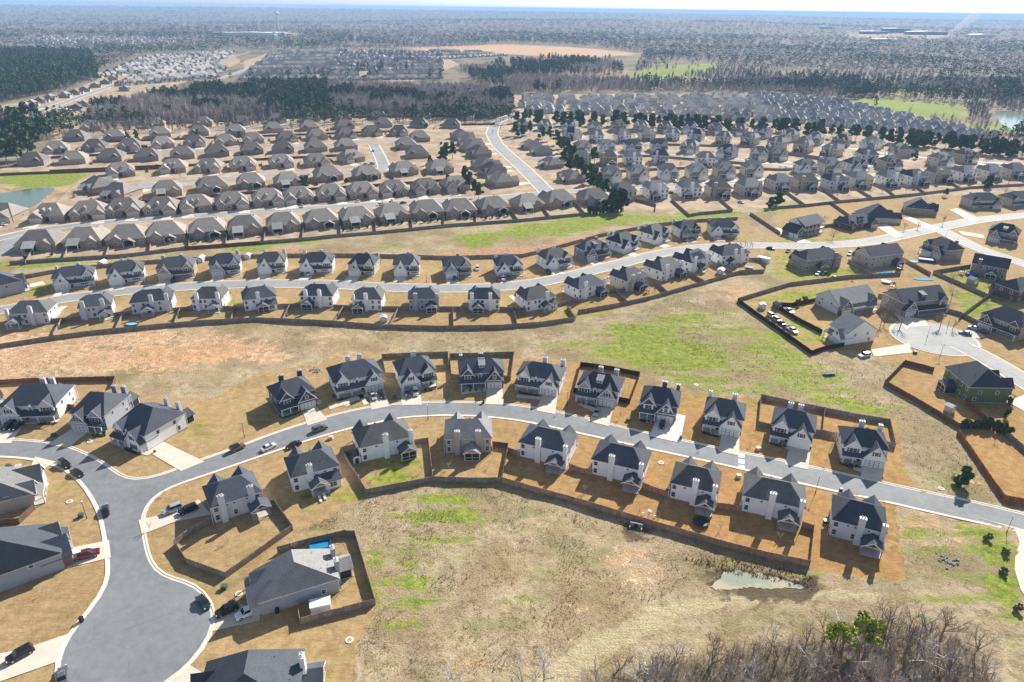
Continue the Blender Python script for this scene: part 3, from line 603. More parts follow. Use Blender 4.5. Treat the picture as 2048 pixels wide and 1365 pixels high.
def window(root, face, u, z, ww, hh, p_, trim='white_trim', shut=None, full=True):
    f = MB(); slabbox(f, face, u-ww/2-0.13, u+ww/2+0.13, z-0.13, z+hh+0.13, p_, 0.06)
    if ww > 1.3: pass
    fo = f.build('window', MATS[trim], root)
    g_ = MB()
    n = 2 if ww > 1.3 else 1; 
    for i in range(n):
        a = u-ww/2+i*ww/n+(0.05 if n > 1 and i else 0); b = u-ww/2+(i+1)*ww/n-(0.05 if n > 1 and not i else 0)
        slabbox(g_, face, a, b, z, z+hh*0.48, p_, 0.075); slabbox(g_, face, a, b, z+hh*0.53, z+hh, p_, 0.075)
    g_.build('pane', MATS['pane_glass'], fo)
    if shut:
        for s in (-1, 1):
            b = MB(); c = u+s*(ww/2+0.36); slabbox(b, face, c-0.2, c+0.2, z-0.1, z+hh+0.1, p_, 0.08); b.build('shutter', MATS[shut], root)
def garage(root, face, u, wd, hh, p_, style='carriage'):
    b = MB(); slabbox(b, face, u-wd/2-0.15, u+wd/2+0.15, 0.05, hh+0.15, p_, 0.05); fr = b.build('garage_door', MATS['white_trim'], root)
    c = MB(); slabbox(c, face, u-wd/2, u+wd/2, 0.05, hh, p_, 0.065); c.build('door_leaf', MATS['garage_line' if style == 'carriage' else 'garage_tan' if style == 'tan' else 'garage_white'], fr)
    e = MB(); nc = 4; nr = 4
    for i in range(nc):
        for j in range(nr):
            x0 = u-wd/2+wd*(i+.06)/nc; x1 = u-wd/2+wd*(i+.94)/nc; z0 = 0.08+(hh-0.1)*(j+.09)/nr; z1 = 0.08+(hh-0.1)*(j+.84)/nr
            slabbox(e, face, x0, x1, z0, z1, p_, 0.08)
    e.build('door_panel', MATS['garage_white' if style != 'tan' else 'garage_tan'], fr)
def chimney(root, x, y, hw, hd, top, mat):
    b = MB(); b.box(x-hw, x+hw, y-hd, y+hd, 0, top); o = b.build('chimney', MATS[mat], root)
    c = MB(); c.box(x-hw-.08, x+hw+.08, y-hd-.08, y+hd+.08, top, top+.14)
    for s in ((-.4, .4) if hw > .6 else (0,)):
        c.cyl(x+s*hw, y, top+.14, top+.55, .13, .13, 7); c.cyl(x+s*hw, y, top+.6, top+.72, .24, .1, 7)
    c.build('chimney_cap', MATS['cap_metal'], o)

def two_storey(root, w=11.5, d=9.5, h=5.2, wall='white_siding', front=None, roof='charcoal_shingle', g=1, bay=True, dormer=False, rear_porch=0.28, chim=(-.12, .46), screen=True, wood=False,
               shutter='shutter_dark', gstyle='carriage', lev=2, side_garage=False, rear_wing=False, gable=False, brickfoot=None, chim_mat=None, porch=True, low=False):
    """family house: hipped main block, gabled garage wing and bay in front, porch between, gabled patio and chimney chases behind"""
    front = front or wall; hx, hy = w/2, d/2; T = 'white_trim'
    b = MB(); b.box(-hx, hx, -hy, hy, -0.3, h); b.build('wall', MATS[wall], root)
    b = MB(); b.box(-hx-.4, hx+.4, -hy-.4, hy+.4, h-.02, h+.17); b.build('fascia', MATS[T], root)
    rh = max(w*0.22, w/2-d*0.42); P_ = 0.64
    b = MB()
    if gable:
        gy_ = hy+.46; zr = h+.172+gy_*P_; q = [(-gy_, h+.172), (gy_, h+.172), (0, zr)]
        b.hexa([(-hx-.35, y, z) for y, z in q][::-1], [(hx+.35, y, z) for y, z in q][::-1])
        b2 = MB(); q2 = [(-hy, h), (hy, h), (0, h+hy*P_+.1)]
        for s in (-1, 1): x_ = s*(hx+.352); b2.hexa([(x_, y, z) for y, z in q2][::s], [(x_+s*.02, y, z) for y, z in q2][::s])
        b2.build('gable_end', MATS[wall], root)
    else: zr = hip(b, w, d, h+.172, P_, rh, .46)
    for vx, vy in ((.3, .32), (-.22, .25), (.12, .42)):
        zz = h+.172+(hy+.46-abs(vy*d))*P_; b.cyl(vx*w, vy*d, zz-.2, zz+.45, .06, .06, 5)
    rf = b.build('roof', MATS[roof], root)
    b = MB(); b.box(-hx-.06, hx+.06, -hy-.06, hy+.06, -.3, .28); b.build('foundation', MATS[brickfoot or 'foundation'], root)
    # garage wing
    gw_ = min(6.0, w*.54); gx = g*(hx-gw_/2-.3); gy0 = -hy-1.9; hg = 3.25
    gp = 1.22
    a = MB(); gable_wall(a, gx, gw_/2, gy0, -hy+.5, -.3, hg, gp); wg = a.build('garage_wing', MATS[front], root)
    a = MB(); gable_slabs(a, gx, gw_/2, gy0-.3, -hy+4.2, hg, gp); a.build('garage_roof', MATS[roof], root)
    a = MB(); rake(a, gx, gw_/2, gy0-.3, hg, gp); a.box(gx-gw_/2-.02, gx+gw_/2+.02, gy0-.06, gy0, hg-.25, hg); a.build('rake_trim', MATS[T], root)
    if side_garage: garage(root, 'right' if g > 0 else 'left', gy0+2.4-1.0, min(3.4, 3), 2.3, gx+g*gw_/2)
    if not side_garage: garage(root, 'front', gx, gw_-1.1, 2.35, gy0, gstyle)
    else: window(root, 'front', gx, 0.9, 1.6, 1.4, gy0, T, shutter)
    window(root, 'front', gx, hg+.7, 1.0, 1.15, gy0, T, shutter if lev > 1 else None)
    # upper bay
    bw = min(4.4, w*.4); bx = -g*(hx-bw/2-.35); by0 = -hy-.85
    if bay:
        a = MB(); gable_wall(a, bx, bw/2, by0, -hy+.4, 2.95, h-.1, 1.12); a.build('bay', MATS[front], root)
        a = MB(); gable_slabs(a, bx, bw/2, by0-.3, -hy+4.4, h-.1, 1.12); a.build('bay_roof', MATS[roof], root)
        a = MB(); rake(a, bx, bw/2, by0-.3, h-.1, 1.12); a.box(bx-bw/2-.02, bx+bw/2+.02, by0-.06, by0, h-.3, h-.1); a.build('rake_trim', MATS[T], root)
        window(root, 'front', bx, 3.55, 2.0, 1.25, by0, T, shutter)
        mx = (bx+g*bw/2 + gx-g*gw_/2)/2
        sw = abs((gx-g*gw_/2)-(bx+g*bw/2))
        if sw > 1.2:
            if lev > 1:
                a = MB(); gable_wall(a, mx, .8, -hy-.45, -hy+.3, 3.3, h-.25, .9); a.build('dormer', MATS[front], root)
                a = MB(); gable_slabs(a, mx, .8, -hy-.65, -hy+2.6, h-.25, .9, .2); a.build('dormer_roof', MATS[roof], root)
                a = MB(); rake(a, mx, .8, -hy-.65, h-.25, .9, .2, .14); a.build('rake_trim', MATS[T], root)
                window(root, 'front', mx, 3.6, .85, 1.1, -hy-.45, T)
            else: window(root, 'front', mx, 3.6, .85, 1.1, -hy, T)
    if dormer:
        yb = -hy+1.3; zb = h+.17+1.7*P_
        a = MB(); a.box(-.9, 1.1, yb, yb+3.2, zb-.5, zb+1.25); a.build('dormer', MATS[front], root)
        a = MB(); q = [(-1.15, yb-.3, zb+1.1), (1.35, yb-.3, zb+1.1), (1.35, yb+3.9, zb+2.0), (-1.15, yb+3.9, zb+2.0)]; a.hexa(q, [(x, y, z+.12) for x, y, z in q]); a.build('dormer_roof', MATS['grey_shingle'], root)
        window(root, 'front', .1, zb+.25, 1.5, .75, yb, T)
    # front porch
    if porch:
        px0, px1 = sorted((-g*hx, gx-g*gw_/2)); y1 = -hy-2.1
        a = MB(); q = [(px0-.25*(g > 0), y1-.35, 2.72), (px1+.25*(g < 0), y1-.35, 2.72), (px1+.25*(g < 0), -hy, 3.75), (px0-.25*(g > 0), -hy, 3.75)]
        a.hexa(q, [(x, y, z+.13) for x, y, z in q]); a.build('porch_roof', MATS[roof], root)
        a = MB(); a.box(px0-.2*(g > 0), px1+.2*(g < 0), y1-.37, y1-.18, 2.5, 2.715); a.build('porch_beam', MATS[T], root)
        a = MB(); a.box(px0, px1, y1-.2, -hy, -.2, .22); a.build('porch_floor', MATS['porch_concrete'], root)
        for f_ in ((.03, .5, .97) if lev > 1 else (.04, .96)):
            xx = px0+(px1-px0)*f_; a = MB(); a.box(xx-.12, xx+.12, y1-.36+.06, y1-.06, .22, 2.5)
            if wood: a.box(xx-.22, xx+.22, y1-.4, y1, .22, 1.0)
            a.build('porch_post', MATS[T], root)
        dx = px1-.75 if g > 0 else px0+.75
        a = MB(); slabbox(a, 'front', dx-.62, dx+.62, .22, 2.45, -hy, .05); do = a.build('front_door', MATS[T], root)
        a = MB(); slabbox(a, 'front', dx-.45, dx+.45, .24, 2.3, -hy, .07); a.build('door_leaf', MATS['door_red' if w > 11.9 else 'door_dark'], do)
        window(root, 'front', (px0+px1)/2-g*.7, .95, 1.7, 1.35, -hy, T, shutter)
    # rear
    if rear_porch is not None:
        pw = 4.5; cx_ = rear_porch*w; ry = hy+3.7; rp = .62
        a = MB(); gable_slabs(a, cx_, pw/2, hy+.0, ry+.35, 2.75, rp, .35); a.build('patio_roof', MATS[roof], root)
        a = MB(); a.box(cx_-pw/2, cx_-pw/2+.14, hy, ry, 2.52, 2.72); a.box(cx_+pw/2-.14, cx_+pw/2, hy, ry, 2.52, 2.72); a.box(cx_-pw/2-.02, cx_+pw/2+.02, ry-.14, ry+.02, 2.5, 2.75)
        for s in (-1, 1):
            xo = cx_+s*(pw/2+.35); zo = 2.75-.35*rp
            q = [(xo, zo-.2), (xo, zo+.12), (cx_, 2.75+pw/2*rp+.12), (cx_, 2.75+pw/2*rp-.18)]; a.hexa([(x, ry+.4, z) for x, z in q], [(x, ry+.35, z) for x, z in q])
        a.build('patio_beam', MATS[T], root)
        a = MB()
        for s in (-1.1, -.55, 0, .55, 1.1): a.hexa([(cx_-.05, ry+.1, 2.75), (cx_+.05, ry+.1, 2.75), (cx_+.05, ry+.2, 2.75), (cx_-.05, ry+.2, 2.75)], [(cx_-.05+s*.9, ry+.1, 2.78+(1.9-abs(s)*.9)*rp-.1), (cx_+.05+s*.9, ry+.1, 2.78+(1.9-abs(s)*.9)*rp-.1), (cx_+.05+s*.9, ry+.2, 2.78+(1.9-abs(s)*.9)*rp-.1), (cx_-.05+s*.9, ry+.2, 2.78+(1.9-abs(s)*.9)*rp-.1)])
        a.build('patio_truss', MATS['truss_wood' if wood else T], root)
        for xx in (cx_-pw/2, cx_+pw/2-.2): a = MB(); a.box(xx, xx+.2, ry-.2, ry, .15, 2.5); a.build('patio_post', MATS['truss_wood' if wood else T], root)
        a = MB(); a.box(cx_-pw/2-.1, cx_+pw/2+.1, hy, ry+.15, -.2, .15); a.build('patio_floor', MATS['porch_concrete'], root)
        if screen:
            a = MB(); a.box(cx_-pw/2+.2, cx_+pw/2-.2, ry-.08, ry-.05, .16, 2.49); a.box(cx_-pw/2+.04, cx_-pw/2+.07, hy+.02, ry-.21, .16, 2.49); a.box(cx_+pw/2-.07, cx_+pw/2-.04, hy+.02, ry-.21, .16, 2.49); sc = a.build('screen', MATS['screen_mesh'], root)
            a = MB(); a.box(cx_-pw/2+.2, cx_+pw/2-.2, ry-.04, ry, .95, 1.05); a.box(cx_-.05, cx_+.05, ry-.045, ry-.002, .16, 2.49); a.build('screen_frame', MATS[T], sc)
        else:
            a = MB(); slabbox(a, 'rear', cx_-1.4, cx_+.6, .18, 2.3, hy, .05); a.build('patio_door', MATS['pane_glass'], root)
    if rear_wing:
        a = MB(); x0, x1 = -hx+.2, -hx+4.4; a.box(x0, x1, hy, hy+2.6, -.2, 2.75); a.build('rear_wing', MATS[wall], root)
        a = MB(); q = [(x0-.35, hy+3.0, 2.7), (x1+.5, hy+3.0, 2.7), (x1+.5, hy, 3.9), (x0-.35, hy, 3.9)]; a.hexa(q[::-1], [(x, y, z+.14) for x, y, z in q[::-1]]); a.build('rear_wing_roof', MATS[roof], root)
        window(root, 'rear', (x0+x1)/2, .9, 1.8, 1.3, hy+2.6, T)
    for i, cxx in enumerate(chim):
        if abs(cxx) >= .44: chimney(root, cxx*w*.99, hy+.5, .55, .5, h+2.4, chim_mat or wall)
        else: chimney(root, cxx*w, hy+.45, .75, .45, h+2.8, chim_mat or wall)
    xs = [-.42, -.2, .06, .2, .43]
    for i, fx in enumerate(xs):
        if any(abs(fx-c_) < .09 for c_ in chim): continue
        if i in (1, 2, 3) and lev > 1:
            window(root, 'rear', fx*w, h-.95, .55, .42, hy, T)
        else: window(root, 'rear', fx*w, h-1.75, .95, 1.2, hy, T)
        if rear_porch is not None and abs(fx*w-rear_porch*w) < 2.8: continue
        if rear_wing and fx < -.05: continue
        if i in (0, 1, 2, 4): window(root, 'rear', fx*w, .95, .95, 1.4, hy, T)
    for face, sx in (('left', -hx), ('right', hx)):
        for u, z in ((-.2, 3.5), (.22, 3.5), (.3, .95)): window(root, face, u*d, z, .9, 1.15, sx, T)
    if lev > 1:
        for s in (-1, 1):
            a = MB(); a.box(s*(hx+.45)-.05, s*(hx+.45)+.05, hy-.02, hy+.08, .1, h); a.build('downpipe', MATS[T], root)

def ranch(root, w=16.5, d=14.5, h=3.3, wall='tan_brick', roof='brown_shingle', g=1, patio=0.12, slab=True, dormers=1, lev=2, gstyle='tan', gable2=True):
    """single-storey brick house: broad hipped roof, gabled garage wing and bay, dormer, covered patio behind"""
    hx, hy = w/2, d/2; T = 'white_trim'
    b = MB(); b.box(-hx, hx, -hy, hy, -.3, h); b.build('wall', MATS[wall], root)
    b = MB(); b.box(-hx-.4, hx+.4, -hy-.4, hy+.4, h-.02, h+.16); b.build('fascia', MATS['garage_tan'], root)
    rh = max(1.8, w/2-d*.33); b = MB(); hip(b, w, d, h+.162, .66, rh, .45); sx_ = -1 if patio > 0 else 1
    gable_slabs(b, sx_*w*.24, 2.6, hy-5.0, hy+1.1, h-.1, .78, .4)
    for vx, vy in ((.2, .25), (-.1, .33)): b.cyl(vx*w, vy*d, h+1, h+.2+(hy+.45-vy*d)*.66+.45, .07, .07, 5)
    b.build('roof', MATS[roof], root)
    b = MB(); gable_wall(b, sx_*w*.24, 2.6, hy-.5, hy+.8, -.3, h-.1, .78); b.build('rear_wing', MATS[wall], root); window(root, 'rear', sx_*w*.24, .95, 1.5, 1.2, hy+.8, T)
    gw_ = 6.4; gx = g*(hx-gw_/2-.2); gy0 = -hy-2.6
    a = MB(); gable_wall(a, gx, gw_/2, gy0, -hy+.5, -.3, h-.1, .9); a.build('garage_wing', MATS[wall], root)
    a = MB(); gable_slabs(a, gx, gw_/2, gy0-.3, -hy+4.5, h-.1, .9, .35); a.build('garage_roof', MATS[roof], root)
    a = MB(); rake(a, gx, gw_/2, gy0-.3, h-.1, .9); a.build('rake_trim', MATS[T], root)
    garage(root, 'front', gx, 5.0, 2.3, gy0, gstyle)
    if gable2:
        x2 = -g*(hx-2.6); a = MB(); gable_wall(a, x2, 2.2, -hy-1.0, -hy+.5, -.3, h-.1, .95); a.build('bay', MATS[wall], root)
        a = MB(); gable_slabs(a, x2, 2.2, -hy-1.3, -hy+4.2, h-.1, .95); a.build('bay_roof', MATS[roof], root)
        a = MB(); rake(a, x2, 2.2, -hy-1.3, h-.1, .95); a.build('rake_trim', MATS[T], root)
        window(root, 'front', x2, .8, 1.7, 1.5, -hy-1.0, T)
    for k_ in range(dormers):
        xd = (-1.2+k_*3.0)*g; yd = -hy+1.7; zd = h+.16+2.15*.68
        a = MB(); gable_wall(a, xd, .75, yd, yd+2.6, zd-.5, zd+.9, .9); a.build('dormer', MATS['cream_siding'], root)
        a = MB(); gable_slabs(a, xd, .75, yd-.2, yd+3.4, zd+.9, .9, .2); a.build('dormer_roof', MATS[roof], root)
        window(root, 'front', xd, zd+.15, .7, .8, yd, T)
    dx = gx-g*(gw_/2+1.3)
    a = MB(); slabbox(a, 'front', dx-.9, dx+.9, .1, 2.5, -hy, .04); a.build('entry', MATS['door_dark'], root)
    window(root, 'front', dx-g*2.6, .9, 1.5, 1.4, -hy, T)
    # patio
    px_ = patio*w; pw = 5.2
    a = MB()
    if slab:
        q = [(px_-pw/2, hy+3.6, 2.5), (px_+pw/2, hy+3.6, 2.5), (px_+pw/2, hy-1.6, 4.6), (px_-pw/2, hy-1.6, 4.6)]; a.hexa(q[::-1], [(x, y, z+.16) for x, y, z in q[::-1]])
    else: gable_slabs(a, px_, pw/2, hy-3.5, hy+3.2, 2.5, .55, .3)
    a.build('patio_roof', MATS['metal_roof' if slab else roof], root)
    for xx in (px_-pw/2+.2, px_+pw/2-.4): a = MB(); a.box(xx, xx+.2, hy+3.0, hy+3.2, 0, 2.52); a.build('patio_post', MATS[T], root)
    a = MB(); a.box(px_-pw/2, px_+pw/2, hy, hy+3.3, -.2, .1); a.build('patio_floor', MATS['porch_concrete'], root)
    a = MB(); slabbox(a, 'rear', px_-pw/2+.3, px_+pw/2-.3, .12, 2.4, hy, .05); a.build('patio_door', MATS['screen_mesh'], root)
    for fx in (-.4, .4):
        if abs(fx*w-px_) > 3.4 and fx*sx_ < 0: window(root, 'rear', fx*w, .95, 1.3, 1.2, hy, T)
    for face, sx in (('left', -hx), ('right', hx)): window(root, face, 1.5, .95, 1.0, 1.2, sx, T)

# ------------------------------------------------------------------ copying
KIDS = {}
def children_of(o):
    return [c for c in o.children]
def copy_tree(src, kids, parent=None):
    r_ = src.copy(); COL.objects.link(r_)
    if parent is not None: r_.parent = parent
    for c in kids.get(src.name, ()): copy_tree(c, kids, r_)
    return r_
def kid_table(root):
    tb = {}
    def rec(o):
        cs = list(o.children); tb[o.name] = cs
        for c in cs: rec(c)
    rec(root); return tb
def empty(name, loc=(0, 0, 0), rz=0.0):
    o = bpy.data.objects.new(name, None); COL.objects.link(o); o.location = loc; o.rotation_euler = (0, 0, rz); o.empty_display_size = .5; return o
def frame_of(l, r_, side, depth):
    """centre, turn, near-wall length of a house from the two ground corners of the wall that faces the camera"""
    a, b = at(*l)[:2], at(*r_)[:2]; e = b-a; L = np.linalg.norm(e); e = e/L; n = np.array([e[1], -e[0]]); ang = math.atan2(e[1], e[0])
    c = (a+b)/2-n*depth/2
    turn = {'front': 0, 'rear': PI, 'left': PI/2, 'right': -PI/2}[side]
    return c, ang+turn, L
HOUSE_DISCS = []
def place_two(l, r_, side, depth, label, group, **kw):
    c, rz, L = frame_of(l, r_, side, depth)
    root = empty('house', (c[0], c[1], 0), rz); tag(root, label, 'house', group)
    ww, dd = (L, depth) if side in ('front', 'rear') else (depth, L)
    two_storey(root, w=ww, d=dd, **kw); return root

# ------------------------------------------------------------------ near houses, street by street
G1 = 'houses along the near street'
WH = 'white_siding'
NEAR = [
 # l, r, side, depth, label, options
 ((431,1048),(527,1015),'rear',9.5,'pale two-storey house inside the fence beside the street junction, two cars in its drive', dict(wall='light_grey_siding', g=1, rear_porch=-.40, chim=(.3, -.30), wood=True, screen=False)),
 ((589,987),(680,962),'rear',9.5,'white house with two lawn chairs on the green grass behind it', dict(wall=WH, g=1, rear_porch=-.02, chim=(.12,), wood=False, screen=False, rear_wing=True)),
 ((724,926),(826,902),'rear',10,'white house whose fenced green yard holds a small white shed', dict(wall=WH, roof='weathered_shingle', g=-1, rear_porch=-.36, chim=(0.02, -.47))),
 ((892,908),(982,906),'rear',10,'beige house with grey roof in a square fenced brown yard', dict(wall='beige_siding', roof='grey_shingle', g=1, rear_porch=-.08, chim=(.24, -.22))),
 ((1039,914),(1133,936),'rear',9.5,'white house at the left end of the long tan fence', dict(wall=WH, g=1, rear_porch=-.3, chim=(.1, -.47), wood=True, screen=False)),
 ((1183,949),(1283,973),'rear',9.5,'white house with a swing set beside its covered patio', dict(wall=WH, g=-1, rear_porch=-.33, chim=(.12, -.46), wood=True, screen=False)),
 ((1339,997),(1428,1018),'rear',9.5,'white house with a round black trampoline behind it', dict(wall=WH, roof='weathered_shingle', g=1, rear_porch=-.3, chim=(-.02, -.45), wood=True, screen=False)),
 ((1482,1023),(1601,1049),'rear',9.5,'white house at the right end of the long tan fence, a lamp post beside it', dict(wall=WH, roof='weathered_shingle', g=-1, rear_porch=-.27, chim=(.04, -.45), wood=True, screen=False)),
 ((1658,1072),(1760,1099),'rear',10,'light grey house standing unfenced, last on the right above the bare woods', dict(wall='light_grey_siding', g=1, rear_porch=-.3, chim=(-.03, -.46), wood=True, screen=False)),
 ((9,843),(120,838),'front',12,'big pale grey house at the upper left with two black cars in its drive', dict(wall='light_grey_siding', g=-1, chim=(-.05, .12), dormer=False, rear_porch=.1)),
 ((151,856),(216,861),'front',12.5,'grey house with a white carriage garage door beside the curving street', dict(wall='grey_siding', g=-1, chim=(.05, .35), front='grey_siding', rear_porch=.3)),
 ((238,880),(297,902),'front',14,'white house with a broad pale drive on the corner of the curving street', dict(wall=WH, g=1, chim=(.3, -.1), side_garage=True, rear_porch=.25)),
 ((560,829),(632,807),'front',10,'dark grey house standing alone left of the fenced row', dict(wall='dark_grey_siding', g=1, chim=(-.1, .42), rear_porch=0)),
 ((672,793),(766,773),'front',11,'white house with a steep front gable, two cars and two concrete strips in front', dict(wall=WH, g=1, chim=(-.05, .2), rear_porch=.1)),
 ((802,779),(871,767),'front',10.5,'white house with a silver and a white car before its left garage', dict(wall=WH, g=-1, chim=(.1,), rear_porch=.1)),
 ((921,775),(1007,771),'front',9,'dark grey house with a dark porch and a small shed dormer on the roof', dict(wall='blue_grey_siding', front='dark_grey_siding', g=1, chim=(-.46, .02), dormer=True, rear_porch=.1)),
 ((1034,776),(1118,789),'front',9.5,'white house with white garage right of the dark grey dormered house', dict(wall=WH, g=1, chim=(.0, .43), rear_porch=.25)),
 ((1154,797),(1234,812),'front',9.5,'pale house with a red door, shed dormer and dark fence behind', dict(wall='light_grey_siding', front='grey_siding', g=1, chim=(-.1, .3), dormer=True, rear_porch=None)),
 ((1279,831),(1351,843),'front',10,'dark blue-grey house with a wide pale drive and one dark car', dict(wall='blue_grey_siding', front='dark_grey_siding', g=1, chim=(0.05, .44), rear_porch=.25, shutter='white_trim')),
 ((1405,855),(1481,870),'front',10,'white house with brown shutters and red door, no fence, empty drive', dict(wall=WH, g=1, chim=(-.46, .2), rear_porch=.0, shutter='shutter_brown')),
 ((1539,877),(1621,896),'front',10,'white house with porch chairs, second from the right end of its row', dict(wall=WH, g=1, chim=(-.15, .1), rear_porch=.2, gstyle='white', wood=True)),
 ((1680,918),(1768,932),'front',9.5,'white house at the right end of its row inside a pale fence', dict(wall=WH, g=1, chim=(.0, .44), rear_porch=.25, shutter='shutter_brown')),
 ((-75,1214),(131,1137),'left',11.5,'grey house at the left edge with a dark red pickup in its drive', dict(wall='grey_siding', front='red_brick', g=-1, chim=(), rear_porch=None, h=4.6)),
 ((-90,1052),(70,1012),'left',12,'beige house with grey gables cut by the left edge', dict(wall='beige_siding', roof='grey_shingle', g=1, chim=(), rear_porch=.2, h=3.8)),
 ((524,1232),(679,1184),'right',9.4,'grey house whose fenced yard holds a blue pool and a white trailer', dict(wall='grey_siding', roof='grey_shingle', g=1, chim=(-.25, .2), rear_porch=-.1, h=4.0)),
 ((400,1478),(600,1448),'right',11.5,'house at the bottom edge of which only dark roof and a white chimney show', dict(wall=WH, g=-1, chim=(-.2,), rear_porch=-.2)),
 ((-60,822),(6,800),'front',10,'pale house of which only a corner shows at the left edge', dict(wall='light_grey_siding', g=-1, chim=(), rear_porch=None)),
]
for i_, (l, r_, sd, dp, lb, kw) in enumerate(NEAR):
    if i_ % 3 == 1: kw.setdefault('roof', 'slate_shingle')
    place_two(l, r_, sd, dp, lb, G1, **kw)

G2 = 'houses along the middle street'
MID = [
 ((-60,608),(51,584),'left',10,'grey siding house cut by the left edge beside a bright green yard', dict(wall='grey_siding', g=1, chim=(.3,), rear_porch=None)),
 ((110,580),(192,570),'front',10,'light grey house with a dark lattice garage door, left end of the far middle row', dict(wall='light_grey_siding', g=-1, chim=(-.45, .1))),
 ((219,570),(291,561),'front',11,'white house with a plain white garage between a light grey and a tan house', dict(wall=WH, g=-1, chim=(-.1, .1), gstyle='white')),
 ((317,560),(390,554),'front',11,'tan stone house with three front gables in the far middle row', dict(wall='tan_siding', front='tan_siding', g=-1, chim=(-.4, .1), gstyle='tan')),
 ((422,552),(482,547),'front',11,'pale house beside a small white shed, left of the plain white house', dict(wall='light_grey_siding', front='grey_siding', g=-1, chim=(.4,))),
 ((517,547),(572,544),'front',10.5,'white house with a long sweeping garage gable, fifth along the far middle row', dict(wall=WH, g=-1, chim=(-.3, .42), gstyle='white')),
 ((601,547),(666,545),'front',10.5,'white house with a teal car and a white car in front', dict(wall=WH, g=-1, chim=(-.42, .1), gstyle='white')),
 ((698,549),(749,551),'front',11,'cream house with an empty pale drive in the far middle row', dict(wall='cream_siding', g=-1, chim=(-.0, .44), gstyle='white')),
 ((788,551),(839,550),'front',11,'white house with a dark roof left of a tall lamp post', dict(wall=WH, g=-1, chim=(.05,), gstyle='white')),
 ((889,555),(942,552),'front',10,'grey house with black garden frame and one dark car in the drive', dict(wall='grey_siding', g=-1, chim=(.1,), gstyle='white')),
 ((994,553),(1044,550),'front',10,'white house with three parked cars including a red one', dict(wall=WH, g=-1, chim=(-.4, .0))),
 ((1091,540),(1142,532),'front',10,'off-white house with one black car, where the far middle row bends', dict(wall=WH, g=-1, chim=(-.42, .2), gstyle='white')),
 ((1168,522),(1217,513),'front',9.5,'blue-grey house with shed dormer in the far middle row', dict(wall='blue_grey_siding', g=-1, dormer=True, chim=(-.1, .4))),
 ((1241,507),(1275,496),'front',11,'white house just right of the blue-grey house with shed dormer', dict(wall=WH, g=-1, chim=(-.3, .0))),
 ((1304,489),(1336,480),'front',11,'white house with open garage, third from the right end of the far middle row', dict(wall=WH, g=-1, chim=(-.42, .0), gstyle='white')),
 ((1359,477),(1399,474),'front',10.5,'dark grey house with several parked cars near the right end of the middle street', dict(wall='light_grey_siding', front='dark_grey_siding', g=-1, chim=(-.42, .1))),
 ((1421,473),(1475,474),'front',11,'cream white house with a red car, right end of the far middle row', dict(wall='cream_siding', front=WH, g=-1, chim=(-.42, .1), gstyle='white')),
 ((20,653),(101,648),'rear',10,'light grey house with open truss patio, left end of the near middle row', dict(wall='light_grey_siding', g=-1, rear_porch=.3, chim=(.45, -.12), screen=False)),
 ((163,641),(228,632),'rear',10,'off-white house with two tall chimneys, second of the near middle row', dict(wall='light_grey_siding', g=1, rear_porch=-.28, chim=(.35, -.25), screen=False)),
 ((266,630),(347,622),'rear',10,'light grey house with round pool cover in its yard, third of the near middle row', dict(wall='light_grey_siding', g=1, rear_porch=.1, chim=(-.02, -.4), screen=False)),
 ((387,621),(447,620),'rear',10,'white house in a green fenced yard, fourth of the near middle row', dict(wall=WH, g=1, rear_porch=-.28, chim=(.3, -.4), screen=False)),
 ((491,624),(555,615),'rear',10,'white house with a low rear wing, fifth of the near middle row', dict(wall=WH, g=-1, rear_porch=-.05, chim=(.05,), rear_wing=True)),
 ((602,614),(667,615),'rear',10,'white house with screened patio and two chimneys, sixth of the near middle row', dict(wall=WH, g=1, rear_porch=.24, chim=(.3, -.12))),
 ((706,622),(764,622),'rear',10,'white house with a pale shed in the corner of its yard', dict(wall=WH, g=1, rear_porch=.28, chim=(.44, .02))),
 ((819,622),(878,620),'rear',9.5,'grey house with white windows in the near middle row', dict(wall='grey_siding', g=-1, rear_porch=-.25, chim=(.28, -.44))),
 ((938,621),(999,621),'rear',9.5,'white house with a low screened porch beside a divided yard, right of the grey one', dict(wall=WH, g=-1, rear_porch=.2, chim=(.4, -.2))),
 ((1053,625),(1110,615),'rear',11,'white house with a rear wing and pale patio where the near middle row bends', dict(wall=WH, g=1, rear_porch=-.15, chim=(-.2,), rear_wing=True, screen=False)),
 ((1156,601),(1208,587),'rear',10,'white house in a yard of green grass, left of the pale beige pair', dict(wall=WH, g=-1, rear_porch=-.3, chim=(.25, -.46))),
 ((1254,585),(1293,572),'rear',11,'pale beige house with a dark screened patio in the near middle row', dict(wall='beige_siding', front='beige_siding', g=-1, rear_porch=.0, chim=(.3, .0))),
 ((1322,564),(1362,550),'rear',11,'white house with black screened patio and tall chimneys right of the beige one', dict(wall=WH, g=-1, rear_porch=-.3, chim=(.3, -.44))),
 ((1381,547),(1420,532),'rear',11,'white house with black solar panels on its roof', dict(wall=WH, g=-1, rear_porch=.1, chim=(.35, -.2), screen=False)),
 ((1442,532),(1496,525),'rear',11,'white house beside a round trampoline, right end of the near middle row', dict(wall=WH, g=-1, rear_porch=.2, chim=(.05, -.2), screen=False)),
]
